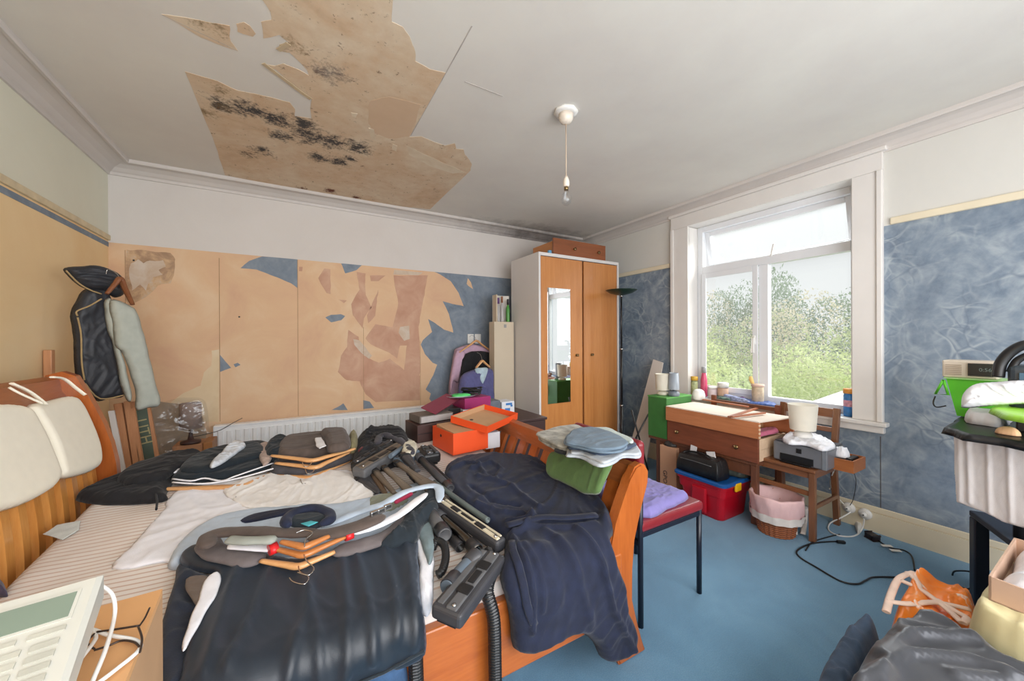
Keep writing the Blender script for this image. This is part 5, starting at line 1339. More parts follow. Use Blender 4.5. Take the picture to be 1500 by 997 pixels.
# ================================================================== WARDROBE
WX0, WX1, WY0, WY1, WH = 2.03, 3.10, 2.97, 3.50, 2.15
M_ward = mat('white_melamine', (214, 210, 208), .45, 0, .02, 3)
M_wdoor = wood('wardrobe_veneer', (178, 112, 58), (200, 136, 78), 4, 2, .35, 26, .25)
M_wdark = wood('wardrobe_top_veneer', (118, 66, 38), (146, 84, 50), 5, 0, .4, 14, .1)
r_ = root('wardrobe', 'tall white wardrobe with two wood veneer doors in the corner', 'wardrobe', ((WX0+WX1)/2, (WY0+WY1)/2, 0))
mb = MB()
mb.b2(WX0, WX0+.022, WY0, WY1, 0, WH, .002); mb.b2(WX1-.022, WX1, WY0, WY1, 0, WH, .002); mb.b2(WX0+.022, WX1-.022, WY0, WY1, WH-.032, WH-.0005, .002)
mb.b2(WX0+.022, WX1-.022, WY1-.012, WY1, .0, WH-.033); mb.b2(WX0+.022, WX1-.022, WY0+.01, WY1-.012, .06, .08)
mb.b2(WX0+.022, WX1-.022, WY0+.01, WY0+.02, .0, .06); mb.build('carcass', M_ward, r_)
MB().b2(2.58, 2.60, WY0+.03, WY1-.02, .08, WH-.033).build('divider', M_wdark, r_)
for (x0, x1, kx, lb) in ((WX0+.028, 2.579, 2.498, None), (2.601, WX1-.026, 2.701, None)):
    d = MB().b2(x0, x1, WY0+.006, WY0+.026, .065, WH-.038, .002).build('door', M_wdoor, r_)
    mb = MB(); mb.lathe([(0, 0), (.014, -.0), (.014, -.004), (.006, -.006), (.006, -.018), (.013, -.02), (.013, -.026), (0, -.028)], (kx, WY0+.006, 1.14), 16, 'Y'); mb.build('knob', M_brass, d)
    if x0 < 2.3:
        mm = NT('mirror_glass'); mm.color((.92, .93, .93)); mm.set(Metallic=1.0, Roughness=.015)
        MB().b2(2.132, 2.415, WY0+.0, WY0+.0055, .67, 1.81, .0015).build('mirror', mm.m, d)
# long drawer box on the wardrobe
a = 3.03
r_ = root('long_drawer', 'long veneered drawer with two knobs lying on top of the wardrobe', 'drawer', (2.6, a+.15, WH))
mb = MB(); mb.b2(2.25, 2.96, a, a+.018, WH, WH+.178, .002); mb.build('drawer_front', M_wdark, r_)
mb = MB(); mb.b2(2.27, 2.285, a+.018, a+.40, WH+.01, WH+.155); mb.b2(2.925, 2.94, a+.018, a+.40, WH+.01, WH+.155); mb.b2(2.285, 2.925, a+.385, a+.40, WH+.01, WH+.155); mb.b2(2.285, 2.925, a+.018, a+.385, WH+.01, WH+.02)
mb.build('drawer_box', wood('drawer_pine', (176, 112, 60), (196, 132, 78), 5, 1, .5, 8), r_)
for u in (841, 876):
    p = aty(u, 357 if u < 850 else 367, a); mb = MB(); mb.lathe([(0, 0), (.007, 0), (.007, -.012), (.015, -.016), (.015, -.022), (0, -.026)], (p.x, a, WH+.09), 14, 'Y'); mb.build('knob', M_brass, r_)
p = aty(805, 368, 3.02); o = MB().box((p.x, 3.02, WH+.02), (.035, .03, .04), None, .006).build('blue_packet', mat('blue_packet', (90, 150, 190), .4)); tag(o, 'tiny blue packet on the wardrobe top edge', 'packet')

# uplighter
M_dgreen = mat('dark_green_enamel', (22, 44, 36), .3, 0, .05)
lx, ly = 2.905, 2.75
r_ = root('floor_lamp', 'dark green uplighter floor lamp standing before the wardrobe', 'lamp', (lx, ly, 0))
mb = MB(); mb.lathe([(0, 0), (.13, 0), (.13, .012), (.115, .024), (.02, .03), (0, .03)], (lx, ly, 0), 32); mb.build('base', M_dgreen, r_)
mb = MB(); mb.tube([(lx, ly, .03), (lx, ly, .62)], .014, 12); mb.tube([(lx, ly, .62), (lx, ly, 1.20)], .012, 12); mb.tube([(lx, ly, 1.2), (lx, ly, 1.76)], .009, 12); mb.build('pole', mat('black_enamel', (20, 22, 24), .3), r_)
mb = MB(); 
for z in (.62, 1.20, 1.745): mb.lathe([(.0, z-.006), (.016, z-.006), (.016, z+.006), (0, z+.006)], (lx, ly, 0), 12)
mb.build('joint_ring', M_chrome, r_)
mb = MB(); mb.lathe([(0, 1.752), (.05, 1.758), (.11, 1.775), (.155, 1.802), (.158, 1.806), (.15, 1.806), (.10, 1.782), (.04, 1.768), (0, 1.766)], (lx, ly, 0), 40); mb.build('bowl', M_dgreen, r_)

# pendant
px_, py_ = 1.348, 1.69
r_ = root('pendant_light', 'bare bulb pendant hanging from a white ceiling rose', 'light', (px_, py_, 2.05))
mb = MB()
mb.lathe([(0, H), (.068, H), (.07, H-.014), (.05, H-.02), (.0, H-.02)], (px_, py_, 0), 8); mb.build('pattress', M_white_pla, r_)
mb = MB(); mb.lathe([(0, H-.02), (.042, H-.02), (.04, H-.05), (.03, H-.066), (.012, H-.075), (0, H-.075)], (px_, py_, 0), 24); mb.build('ceiling_rose', mat('ivory_plastic', (226, 214, 200), .4), r_)
MB().tube([(px_, py_, H-.07), (px_, py_, 2.23)], .003, 8).build('cord', mat('beige_cord', (198, 178, 156), .6), r_)
mb = MB(); mb.lathe([(0, 2.235), (.008, 2.235), (.014, 2.22), (.018, 2.205), (.018, 2.185), (.015, 2.175), (0, 2.175)], (px_, py_, 0), 20); mb.build('lamp_holder', mat('ivory_plastic', (226, 214, 200), .4), r_)
mb = MB(); mb.lathe([(0, 2.176), (.0125, 2.176), (.0125, 2.155), (0, 2.155)], (px_, py_, 0), 16); mb.build('bulb_cap', M_brass, r_)
mb = MB(); mb.lathe([(.012, 2.156), (.014, 2.145), (.026, 2.125), (.03, 2.105), (.026, 2.085), (.014, 2.072), (0, 2.069)], (px_, py_, 0), 24, caps=False); mb.build('glass_bulb', M_clear, r_)

# ================================================================== CHAIR WITH CLOTHES
M_mar = mat('maroon_vinyl', (128, 36, 44), .32, 0, .08, 12)
M_bsteel = mat('dark_navy_steel', (24, 30, 44), .35, 0, .05)
r_ = root('metal_chair', 'maroon vinyl chair on dark metal legs behind the footboard', 'chair', (1.56, 1.37, 0))
for (x, y, zt_) in ((1.785, 1.17, .44), (1.785, 1.58, .44), (1.345, 1.165, .80), (1.345, 1.59, .80)):
    MB().tube([(x, y, 0), (x, y, zt_)], .0125, 12).build('leg', M_bsteel, r_)
mb = MB(); mb.b2(1.34, 1.79, 1.16, 1.175, .40, .425, .004); mb.b2(1.34, 1.79, 1.578, 1.592, .40, .425, .004); mb.b2(1.77, 1.79, 1.175, 1.578, .40, .425, .004); mb.b2(1.34, 1.36, 1.175, 1.578, .36, .385, .004); mb.build('seat_frame', M_bsteel, r_)
MB().b2(1.335, 1.80, 1.15, 1.605, .426, .475, .018, 4).build('seat', M_mar, r_)
MB().b2(1.318, 1.362, 1.145, 1.61, .60, .845, .022, 4).build('backrest', M_mar, r_)
P = [(1.38, 1.19), (1.55, 1.18), (1.74, 1.20), (1.765, 1.25), (1.75, 1.4), (1.76, 1.52), (1.70, 1.57), (1.5, 1.565), (1.38, 1.56)]
o = soft('purple_cushion', P, m_top(.476), fabric('lavender_cotton', (128, 120, 178), .06, .2), T=.04, wr=.007, freq=14, ang=.3, edge=.04, seed=3); tag(o, 'lavender seat cushion on the maroon chair', 'cushion')
# green towel over the footboard
PG = Pl((1.155, 1.4, .72), Vector((-1, 0, .45)))
r_ = root('green_towel', 'moss green towel hanging over the footboard top rail', 'towel', (1.25, 1.4, .8))
F_green = fabric('moss_green_towelling', (92, 122, 70), .1, .3, .5)
soft('towel_front', PG.px([(816, 664), (840, 668), (880, 676), (918, 664), (908, 676), (902, 690), (892, 712), (885, 726), (868, 726), (845, 716), (812, 700), (808, 684)]), lambda a, b, h: PG.m(a, b, h+.03), F_green, T=.018, wr=.004, freq=8, ang=1.2, edge=.02, parent=r_)
soft('towel_top', [(1.14, 1.19), (1.34, 1.16), (1.36, 1.60), (1.16, 1.60)], m_top(.795), F_green, T=.02, wr=.003, edge=.02, parent=r_)
# folded clothes stack on top of it
gstk = 'folded clothes on the green towel'
def fold(label, nm, pts, z, T, m, cat, seed=0, wr=.004, edge=.03, grp=gstk):
    P = px_top(pts, z+T); cx_ = sum(p[0] for p in P)/len(P); cy_ = sum(p[1] for p in P)/len(P)
    o = root(nm, label, cat, (cx_, cy_, z), grp); n = 3 if T > .02 else 2; dz = T/n
    for k in range(n):
        s_ = 1.0-.035*((k*2+seed) % 3); ox = .006*((k+seed) % 3-1)
        Q = [(cx_+(x-cx_)*s_+ox, cy_+(y-cy_)*s_-ox) for x, y in P]
        soft(('lower_fold', 'middle_fold', 'upper_fold')[k if n == 3 else k*2], Q, m_top(z+k*dz), m, T=dz*1.05, wr=wr if k == n-1 else .0015, freq=9, edge=edge, seed=seed+k, edgewr=.008, parent=o)
    return o
F_den = fabric('faded_grey_blue_denim', (104, 122, 138), .15, .1); F_den2 = fabric('dark_denim', (58, 72, 92), .15)
F_pat = fabric('patterned_grey', (168, 166, 158), .4)
fold('grey-white patterned garment at the left of the folded stack', 'patterned_garment', [(786, 634), (800, 628), (822, 622), (850, 620), (862, 632), (845, 650), (828, 655), (806, 646)], .815, .03, F_pat, 'garment', 1)
fold('black garment at the bottom of the folded stack', 'black_garment', [(816, 660), (824, 650), (860, 652), (900, 660), (880, 675), (845, 668)], .815, .012, F_black, 'garment', 2, .002)
fold('white shirt under the folded jeans', 'white_garment', [(830, 660), (850, 640), (890, 640), (925, 645), (941, 654), (938, 664), (915, 664), (895, 674), (878, 676), (852, 664)], .828, .02, fabric('grey_white_cotton', (176, 182, 188), .1), 'shirt', 3)
fold('dark denim jeans folded in the stack', 'dark_jeans', [(828, 650), (840, 632), (880, 630), (915, 640), (928, 650), (905, 658), (880, 662), (850, 655)], .85, .014, F_den2, 'jeans', 4, .003)
fold('faded grey-blue jeans topmost of the folded stack', 'faded_jeans', [(828, 645), (836, 630), (862, 624), (892, 630), (918, 643), (915, 652), (892, 656), (868, 655), (845, 650)], .866, .022, F_den, 'jeans', 5, .004)
fold('pale green and white garment behind the jeans', 'pale_garment', [(850, 626), (885, 624), (905, 632), (925, 642), (920, 646), (890, 634)], .85, .03, fabric('mint_cotton', (180, 192, 186), .15), 'garment', 6)

# ================================================================== TABLE AND DRAWERS BY THE WINDOW
M_walnut = wood('dark_walnut', (92, 56, 40), (116, 72, 50), 5, 2, .4, 10, .1)
M_draw = wood('brown_drawer_front', (108, 60, 42), (138, 78, 54), 4, 1, .35, 9, .2)
M_draw2 = wood('orange_drawer_side', (176, 108, 68), (200, 130, 88), 4, 1, .4, 9, .1)
M_pale = wood('pale_drawer_board', (214, 180, 146), (232, 206, 178), 4, 1, .5, 7)
M_palein = wood('drawer_inside', (190, 140, 96), (208, 160, 116), 4, 1, .5, 7)
r_ = root('side_table', 'dark wooden table under the window carrying the loose drawers', 'table', (2.95, 1.8, 0))
for (x, y) in ((2.79, 2.20), (2.79, 1.405), (3.14, 2.20), (3.14, 1.405)): MB().b2(x-.02, x+.02, y-.02, y+.02, 0, .41, .003).build('leg', M_walnut, r_)
MB().b2(2.765, 3.165, 1.38, 2.30, .411, .436, .004).build('table_top', M_walnut, r_)
mb = MB(); mb.b2(2.782, 2.796, 1.425, 2.18, .33, .41); mb.b2(3.135, 3.149, 1.425, 2.18, .33, .41); mb.build('apron', M_walnut, r_)
# brown drawer
r_ = root('loose_drawer', 'brown drawer with two round knobs resting on the side table', 'drawer', (2.95, 1.72, .437))
MB().b2(2.75, 2.768, 1.365, 2.09, .437, .613, .002).build('drawer_front', M_draw, r_)
mb = MB()
mb.b2(2.769, 3.14, 1.372, 1.384, .445, .525); mb.b2(2.769, 3.14, 1.368, 1.384, .527, .600, .002); mb.b2(2.769, 3.14, 2.07, 2.084, .445, .60); mb.b2(3.128, 3.14, 1.384, 2.07, .445, .59); mb.b2(2.769, 3.128, 1.384, 2.07, .45, .457)
mb.build('drawer_box', M_pale, r_)
for (u, v) in ((993, 632), (1080, 654)):
    p = atx(u, v, 2.75); mb = MB(); mb.lathe([(0, 0), (.007, 0), (.007, -.01), (.015, -.014), (.016, -.02), (.012, -.024), (0, -.025)], (2.75, p.y, p.z), 16, 'X'); mb.build('knob', M_brass, r_)
# orange drawer, upside down
r_ = root('upturned_drawer', 'pale topped orange wood drawer lying upside down on the brown drawer', 'drawer', (2.93, 1.7, .614))
mb = MB(); mb.b2(2.725, 2.741, 1.345, 2.085, .614, .726, .002); mb.b2(3.10, 3.116, 1.30, 2.085, .614, .726, .002); mb.b2(2.741, 3.10, 2.07, 2.085, .614, .726, .002); mb.build('drawer_side', M_draw2, r_)
mb = MB()
for k in range(4): mb.b2(2.7242, 2.7412, 1.3435, 1.350, .620+k*.027, .633+k*.027); mb.b2(3.0995, 3.1165, 1.2985, 1.305, .620+k*.027, .633+k*.027)
mb.build('dovetail', M_pale, r_)
MB().prism([(2.727, 1.347, .7265), (3.114, 1.302, .7265), (3.114, 2.083, .7265), (2.727, 2.083, .7265)], (0, 0, .007)).build('drawer_bottom', mat('pale_plywood', (226, 212, 196), .6, 0, .05, 4), r_)
MB().prism([(2.745, 1.5, .62), (3.098, 1.5, .62), (3.098, 2.068, .62), (2.745, 2.068, .62)], (0, 0, .10)).build('inner_divider', M_palein, r_)
P = [(2.76, 1.39), (2.9, 1.375), (3.07, 1.38), (3.08, 1.46), (2.9, 1.48), (2.76, 1.47)]
o = soft('pink_cloth', P, m_top(.6145), fabric('pink_cloth', (206, 110, 140), .1), T=.025, wr=.006, edge=.02); tag(o, 'pink cloth inside the open end of the upturned drawer', 'cloth')
# loose strips of wood on top
M_strip = wood('mahogany_strip', (150, 88, 60), (174, 108, 76), 6, 1, .4, 10)
for i, (a, b, lb) in enumerate((((1068, 610), (1110, 597), 'short wooden strip crossing the near end of the upturned drawer'), ((1072, 612), (1120, 606), 'thin wooden strip lying near the open end of the upturned drawer'), ((1030, 588), (1096, 599), 'long wooden strip along the back edge of the upturned drawer'))):
    p, q = atz(*a, .741), atz(*b, .741); p.z = q.z = .739+i*.0105; o = MB().bar(p, q, .022, .010, (0, 0, 1)).build('wooden_strip', M_strip); tag(o, lb, 'wood', 'loose wooden strips on the drawer')
# green box
r_ = root('green_box', 'green box standing on the far end of the side table', 'box', (2.92, 2.2, .437))
mb = MB(); mb.b2(2.755, 3.10, 2.10, 2.295, .437, .785, .004); mb.build('box_body', mat('green_board_box', (56, 112, 52), .5, 0, .12, 9), r_)
MB().b2(2.752, 3.103, 2.097, 2.298, .7853, .797, .003).build('box_lid', mat('green_lid', (84, 152, 72), .5, 0, .08), r_)
# two small lamps on it
def lamp_small(label, nm, x, y, z, rb, rt0, rt1, hb, hs, mbase, mshade):
    o = root(nm, label, 'lamp', (x, y, z), None)
    mb = MB(); mb.lathe([(0, 0), (rb*.92, 0), (rb, hb*.3), (rb*.9, hb*.7), (rb*.5, hb*.95), (0, hb)], (x, y, z), 28); mb.build('lamp_base', mbase, o)
    mb = MB(); z0 = hb+.008; mb.lathe([(rt0, z0), (rt1, z0+hs), (rt1-.003, z0+hs), (rt0-.003, z0), (rt0, z0)], (x, y, z), 28, caps=False); mb.build('lamp_shade', mshade, o)
    mb = MB(); mb.lathe([(0, hb), (.01, hb), (.01, hb+hs*.5), (0, hb+hs*.5)], (x, y, z), 12); mb.build('stem', mbase, o)
    return o
M_shade = mat('cream_shade', (218, 212, 196), .6, 0, .03); M_greyl = mat('grey_shade', (150, 158, 168), .4, 0, .05)
lamp_small('cream touch lamp on the green box, nearer the corner', 'touch_lamp', 2.88, 2.235, .798, .05, .058, .066, .035, .145, mat('cream_base', (214, 208, 192), .4), M_shade)
lamp_small('grey touch lamp on the green box beside the cream one', 'touch_lamp', 2.90, 2.135, .798, .05, .046, .040, .05, .145, mat('grey_base', (112, 120, 130), .35), M_greyl)
# white jug on the drawer, items on the sill
r_ = root('white_jug', 'rounded white plastic jug at the back of the upturned drawer', 'jug', (3.13, 2.02, .75))
mb = MB(); mb.lathe([(0, .746), (.05, .746), (.055, .76), (.055, .79), (.045, .825), (.025, .84), (0, .842)], (3.19, 2.09, 0), 24); mb.build('jug_body', M_white_pla, r_)
SZ = wz0
def sb(nm, label, cat, u, vt, vb, x, r, m, mc, **k):
    t_ = atx(u, vt, x); b_ = atx(u, vb, x)
    return bottle(nm, label, cat, x, t_.y, SZ, r, t_.z-SZ, m, mc, **k)
sb('canister', 'blue wipes canister with orange lid at the right end of the sill', 'canister', 1244.5, 569, 609, 3.42, .034, mat('blue_canister', (56, 124, 190), .35, 0, .25, 30), mat('orange_lid', (222, 150, 62), .4), cap=.17, neck=.95, shoulder=.9)
mb = MB(); p = atx(1244.5, 590, 3.42); mb.lathe([(.0343, SZ+.07), (.0343, SZ+.115)], (3.42, p.y, 0), 20, caps=False)
o = [q for q in bpy.data.objects if q.name.startswith('canister')][0]; mb.build('label_band', mat('pink_label', (206, 150, 170), .4, 0, .3, 60), o)
sb('pink_bottle', 'pink bottle with grey cap by the left window reveal', 'bottle', 1031, 537, 577, 3.42, .03, mat('pink_plastic', (204, 78, 112), .35, 0, .15, 20), mat('grey_cap', (150, 150, 154), .4), cap=.2, neck=.6, shoulder=.7)
sb('spray_tub', 'white tub with green label and yellow lid on the left of the sill', 'tub', 1017, 551, 572, 3.36, .032, mat('green_white_label', (170, 176, 130), .5, 0, .3, 40), mat('yellow_lid', (214, 168, 60), .4), cap=.2, neck=.9, shoulder=.9)
sb('white_bag', 'small pinkish white box on the sill behind the pink bottle', 'box', 1044, 566, 582, 3.40, .04, mat('pinkish_white', (222, 206, 210), .5), M_white_pla, cap=.15, neck=.9, shoulder=.9)
sb('brown_tub', 'brown tub with pale lid on the sill', 'tub', 1059, 560, 580, 3.42, .045, mat('terracotta_tub', (196, 160, 136), .5, 0, .1, 20), mat('pale_lid', (214, 212, 206), .4), cap=.3, neck=.92, shoulder=.9)
sb('glass_jar', 'tall jar candle with paper wrap before the window mullion', 'jar', 1110, 562, 584, 3.42, .045, mat('papered_jar', (196, 176, 150), .5, 0, .2, 40), mat('pinkish_rim', (214, 184, 166), .5), cap=.12, neck=.98, shoulder=.95)
p = atx(1103, 553, 3.42); o = MB().tube([(3.42, p.y+.0, p.z-.06), (3.41, p.y+.01, p.z-.02), (3.41, p.y+.015, p.z+.012)], [.012, .018, .012], 10).build('yellow_sponge', mat('yellow_foam', (226, 196, 120), .7)); tag(o, 'yellow bottle top sticking up beside the jar candle', 'bottle')
for (pts, m, nm, lb, cat, T) in (([(1062, 586), (1064, 574), (1074, 569), (1086, 573), (1088, 586), (1078, 592)], mat('blue_white_pattern', (150, 160, 196), .6, 0, .5, 60), 'wrapped_bundle', 'blue and white patterned bundle on the sill', 'bundle', .05),
        ([(1080, 590), (1088, 580), (1108, 582), (1132, 590), (1136, 597), (1110, 597)], mat('blue_packaging', (70, 96, 156), .4, 0, .5, 50), 'blue_packets', 'blue packets lying flat on the sill before the mullion', 'packet', .025),
        ([(1084, 582), (1094, 578), (1100, 582), (1092, 586)], mat('violet_packaging', (120, 70, 140), .4, 0, .3, 50), 'violet_packet', 'small violet packet beside the blue ones on the sill', 'packet', .04),
        ([(1050, 584), (1056, 577), (1064, 580), (1062, 588)], mat('dark_green_packaging', (76, 100, 90), .4, 0, .3, 50), 'green_packet', 'dark green packet next to the brown tub', 'packet', .03)):
    P = [(min(max(a, 3.30), 3.485), b) for a, b in px_top(pts, SZ+T*.5)]
    o = soft(nm, P, m_top(SZ), m, T=T, wr=.006, freq=20, edge=.02); tag(o, lb, cat)
# brown frame behind
r_ = root('wooden_bench_back', 'brown wooden frame standing behind the drawers below the sill', 'furniture', (3.24, 1.8, 0))
ya, yb = atx(1046, 585, 3.24).y, atx(1140, 595, 3.24).y
MB().b2(3.225, 3.25, yb, ya, .735, .765, .003).build('top_rail', M_walnut, r_)
for y in (ya, yb): MB().b2(3.222, 3.253, y-.018, y+.018, 0, .80 if y == ya else .785, .003).build('upright', M_draw, r_)
MB().b2(3.225, 3.25, yb+.018, ya-.018, .5, .54, .003).build('lower_rail', M_walnut, r_)
# leaning white board
q = [Vector((3.345, 2.62, 1.09)), Vector((3.345, 2.56, 1.075)), Vector((3.06, 2.78, .01)), Vector((3.03, 3.00, .01))]
q = [atp(958, 526, (3.3, 2.6, 1.09), (-1, -.1, .28)), atp(972, 531, (3.3, 2.6, 1.09), (-1, -.1, .28)), atp(952, 650, (3.3, 2.6, 1.09), (-1, -.1, .28)), atp(926, 645, (3.3, 2.6, 1.09), (-1, -.1, .28))]
k = (q[1].z-.012)/(q[1].z-q[2].z); q2 = q[1]+(q[2]-q[1])*k; k = (q[0].z-.012)/(q[0].z-q[3].z); q3 = q[0]+(q[3]-q[0])*k
o = MB().prism([q[0], q[1], q2, q3], (-.012, 0, 0)).build('leaning_board', mat('off_white_board', (206, 200, 194), .5, 0, .03, 3)); tag(o, 'off-white tapering board leaning on the wall behind the small lamps', 'board')
r_ = root('folding_stand', 'dark folding metal stand between the lamp and the table', 'stand', (2.75, 2.5, 0))
for a, b in (((925, 600), (942, 662)), ((950, 606), (932, 640)), ((933, 640), (926, 664))):
    p, q_ = aty(*a, 2.5), aty(*b, 2.5); d = q_-p; k = (p.z-.01)/max(p.z-q_.z, .01) if abs(d.z) > .1 else 1
    MB().tube([p, p+d*min(k, 3)], .008, 8).build('stand_leg', M_black, r_)
o = soft('grey_bag', [(2.62, 2.40), (2.74, 2.34), (2.86, 2.42), (2.84, 2.56), (2.70, 2.60), (2.62, 2.52)], m_top(.002), fabric('grey_canvas', (110, 116, 124), .15), T=.36, wr=.03, freq=8, edge=.1, crisp=False); tag(o, 'slumped grey bag on the carpet left of the table leg', 'bag')
# under the table
M_carton = mat('brown_carton', (198, 150, 118), .75, 0, .06, 8)
pa, pb = atx(966, 664, 2.74), atx(990, 672, 2.74)
r_ = root('carton', 'tall brown carton with dark printed letters under the table', 'carton', (2.85, 2.05, 0))
MB().b2(2.745, 3.02, pb.y, pa.y, 0, .385, .003).build('carton_body', M_carton, r_)
cen = atx(974, 698, 2.7435)
Mt = Matrix(((0, 0, -1, 2.7435), (0, 1, 0, cen.y), (1, 0, 0, cen.z), (0, 0, 0, 1)))
Mt = Matrix(((0, 0, -1, 2.7435), (-1, 0, 0, cen.y), (0, 1, 0, cen.z), (0, 0, 0, 1))) @ Matrix.Rotation(-PI/2, 4, 'Z')
text('lettering', 'GPO', .055, Mt, mat('dark_ink', (64, 54, 56), .6), r_, .0008)
o = soft('dark_contents', [(2.77, pb.y+.02), (3.0, pb.y+.02), (3.0, pa.y-.02), (2.77, pa.y-.02)], m_top(.386), mat('dark_clutter', (50, 48, 46), .5, 0, .4, 60), T=.04, wr=.02, freq=25, edge=.03); tag(o, 'dark small clutter heaped on the brown carton', 'clutter', kind='stuff')
# red storage box
M_redp = mat('red_storage_plastic', (176, 14, 34), .35, 0, .05, 6)
M_blue = mat('blue_lid_plastic', (24, 84, 150), .35, 0, .05)
rx = (2.56, 2.965); ryy = (1.49, 1.885)
r_ = root('storage_box', 'red plastic storage box with blue lid and yellow latch under the table', 'storage box', ((rx[0]+rx[1])/2, (ryy[0]+ryy[1])/2, 0))
mb = MB()
def rr(ins, z, c=.04, k=4):
    x0, x1, y0, y1 = rx[0]+ins, rx[1]-ins, ryy[0]+ins, ryy[1]-ins; out = []
    for (cx_, cy_, a0) in ((x1-c, y1-c, 0), (x0+c, y1-c, 90), (x0+c, y0+c, 180), (x1-c, y0+c, 270)):
        for j in range(k+1):
            a = R(a0+90*j/k); out.append((cx_+c*math.cos(a), cy_+c*math.sin(a), z))
    return out
mb.loft([rr(.05, 0), rr(.045, .01), rr(.03, .17), rr(.018, .175), rr(.014, .235), rr(.004, .24), rr(.002, .262)], smooth=False); mb.build('box_body', M_redp, r_)
mb = MB(); mb.b2(rx[0]+.004, rx[0]+.03, ryy[0]+.14, ryy[1]-.14, .03, .215, .012); mb.build('side_rib', M_redp, r_)
mb = MB(); mb.loft([rr(-.008, .262), rr(-.01, .278), rr(.0, .285), rr(.02, .285), rr(.03, .278)], smooth=False); mb.build('lid', M_blue, r_)
p = atx(1082, 706, 2.75); p = aty(1082, 712, 1.48)
mb = MB(); mb.b2(p.x-.035, p.x+.035, ryy[0]-.014, ryy[0]+.004, .215, .275, .008); mb.build('latch', mat('yellow_plastic', (226, 176, 20), .35), r_)
# black holdall on it
r_ = root('black_bag', 'black zipped holdall with papers on the storage box lid', 'bag', (2.75, 1.7, .287))
PB = [(2.60, 1.55), (2.72, 1.55), (2.77, 1.60), (2.77, 1.84), (2.73, 1.90), (2.62, 1.90), (2.585, 1.84), (2.585, 1.6)]
soft('bag_body', PB, m_top(.287), mat('black_nylon', (28, 28, 30), .45, 0, .3, 20, .3), T=.125, wr=.008, freq=12, ang=PI/2, edge=.03, parent=r_)
mb = MB(); mb.tube(smooth_path([(2.588, 1.60, .38), (2.578, 1.72, .386), (2.588, 1.85, .38)], 5), .003, 6); mb.build('zip', mat('zip_grey', (120, 120, 120), .3, .6), r_)
MB().tube(smooth_path([(2.62, 1.62, .40), (2.66, 1.66, .425), (2.67, 1.76, .43), (2.66, 1.84, .42), (2.63, 1.87, .40)], 6), .006, 6).build('carry_handle', M_black, r_)
for i, (u, v, lb) in enumerate(((1011, 652, 'white folded paper sticking up from the holdall, left'), (1037, 662, 'white folded paper sticking up from the holdall, right'))):
    p = atx(u, v, 2.66); o = MB().box((2.70, p.y, .425), (.006, .05+.015*i, .075-.02*i), Matrix.Rotation(R(8-20*i), 3, 'X')).build('paper_slip', mat('white_paper', (224, 222, 224), .6)); tag(o, lb, 'paper', 'white papers in the black holdall')
o = soft('folded_papers', [(2.80, 1.52), (2.94, 1.52), (2.94, 1.82), (2.80, 1.84)], m_top(.287), mat('dark_magazines', (70, 76, 70), .5, 0, .3, 20), T=.07, wr=.012, freq=12, edge=.03); tag(o, 'dark folders slumped at the back of the storage box lid', 'folders')
o = MB().box((2.83, 1.47, .375), (.02, .10, .05), Matrix.Rotation(R(-35), 3, 'X'), .002).build('white_magazine', mat('glossy_paper', (214, 220, 230), .3)); tag(o, 'white magazine leaning out beside the right table leg', 'magazine')

# bin
bx_, by_ = 2.80, 1.278
t = NT('wicker'); wv = t.add('ShaderNodeTexWave', wave_type='BANDS', bands_direction='Z'); wv.inputs['Scale'].default_value = 24; t.link(t.coord(), wv.inputs[0])
t.color(t.ramp(wv.outputs['Fac'], [(.2, srgb((120, 62, 34))), (.7, srgb((186, 112, 70)))])); t.set(Roughness=.5); t.bump(wv.outputs['Fac'], .6, .004)
r_ = root('wicker_bin', 'wicker waste basket lined with a pink bag under the wooden chair', 'basket', (bx_, by_, 0))
rings = []
for i in range(9):
    z = .0+.245*i/8; rad = .104+.036*i/8
    rings.append([(bx_+(rad+(.003 if k % 2 else -.002))*math.cos(2*PI*k/48), by_+(rad+(.003 if k % 2 else -.002))*math.sin(2*PI*k/48), z) for k in range(48)])
rings.insert(0, [(bx_+.02*math.cos(2*PI*k/48), by_+.02*math.sin(2*PI*k/48), .004) for k in range(48)]); MB().loft(rings, caps=False, smooth=False).build('basket_body', t.m, r_)
M_liner = mat('pink_liner', (222, 184, 184), .5, 0, .06, 10, .2)
rings = []
for (rad, z, amp) in ((.142, .12, .006), (.147, .16, .007), (.150, .21, .007), (.152, .25, .005), (.146, .262, .004), (.136, .25, .004), (.118, .17, .008), (.085, .10, .01), (.03, .09, .008)):
    rings.append([(bx_+(rad+amp*math.sin(k*1.7+z*30)+amp*.6*math.sin(k*.6))*math.cos(2*PI*k/44), by_+(rad+amp*math.sin(k*1.7+z*30))*math.sin(2*PI*k/44), z+amp*.8*math.sin(k*.9)) for k in range(44)])
MB().loft(rings, caps=False).build('bag_liner', M_liner, r_)
rings = []
for (rad, z, amp) in ((.142, .10, .005), (.144, .125, .006), (.147, .15, .006)):
    rings.append([(bx_+(rad+.006+amp*math.sin(k*1.7+z*30))*math.cos(2*PI*k/44), by_+(rad+.006+amp*math.sin(k*1.7+z*30))*math.sin(2*PI*k/44), z) for k in range(44)])
MB().loft(rings, caps=False).build('white_band', mat('white_liner_band', (226, 218, 212), .5), r_)
for s_, u in ((0, 1162), (1, 1180)):
    p = atz(u, 740, .13); q = atz(u+2-6*s_, 782, .02)
    MB().tube(smooth_path([p, (p+q)/2+Vector((-.02, -.01, 0)), q], 4), .016, 6, flat=(1, .2)).build('bag_tie', mat('white_liner_band', (226, 218, 212), .5), r_)

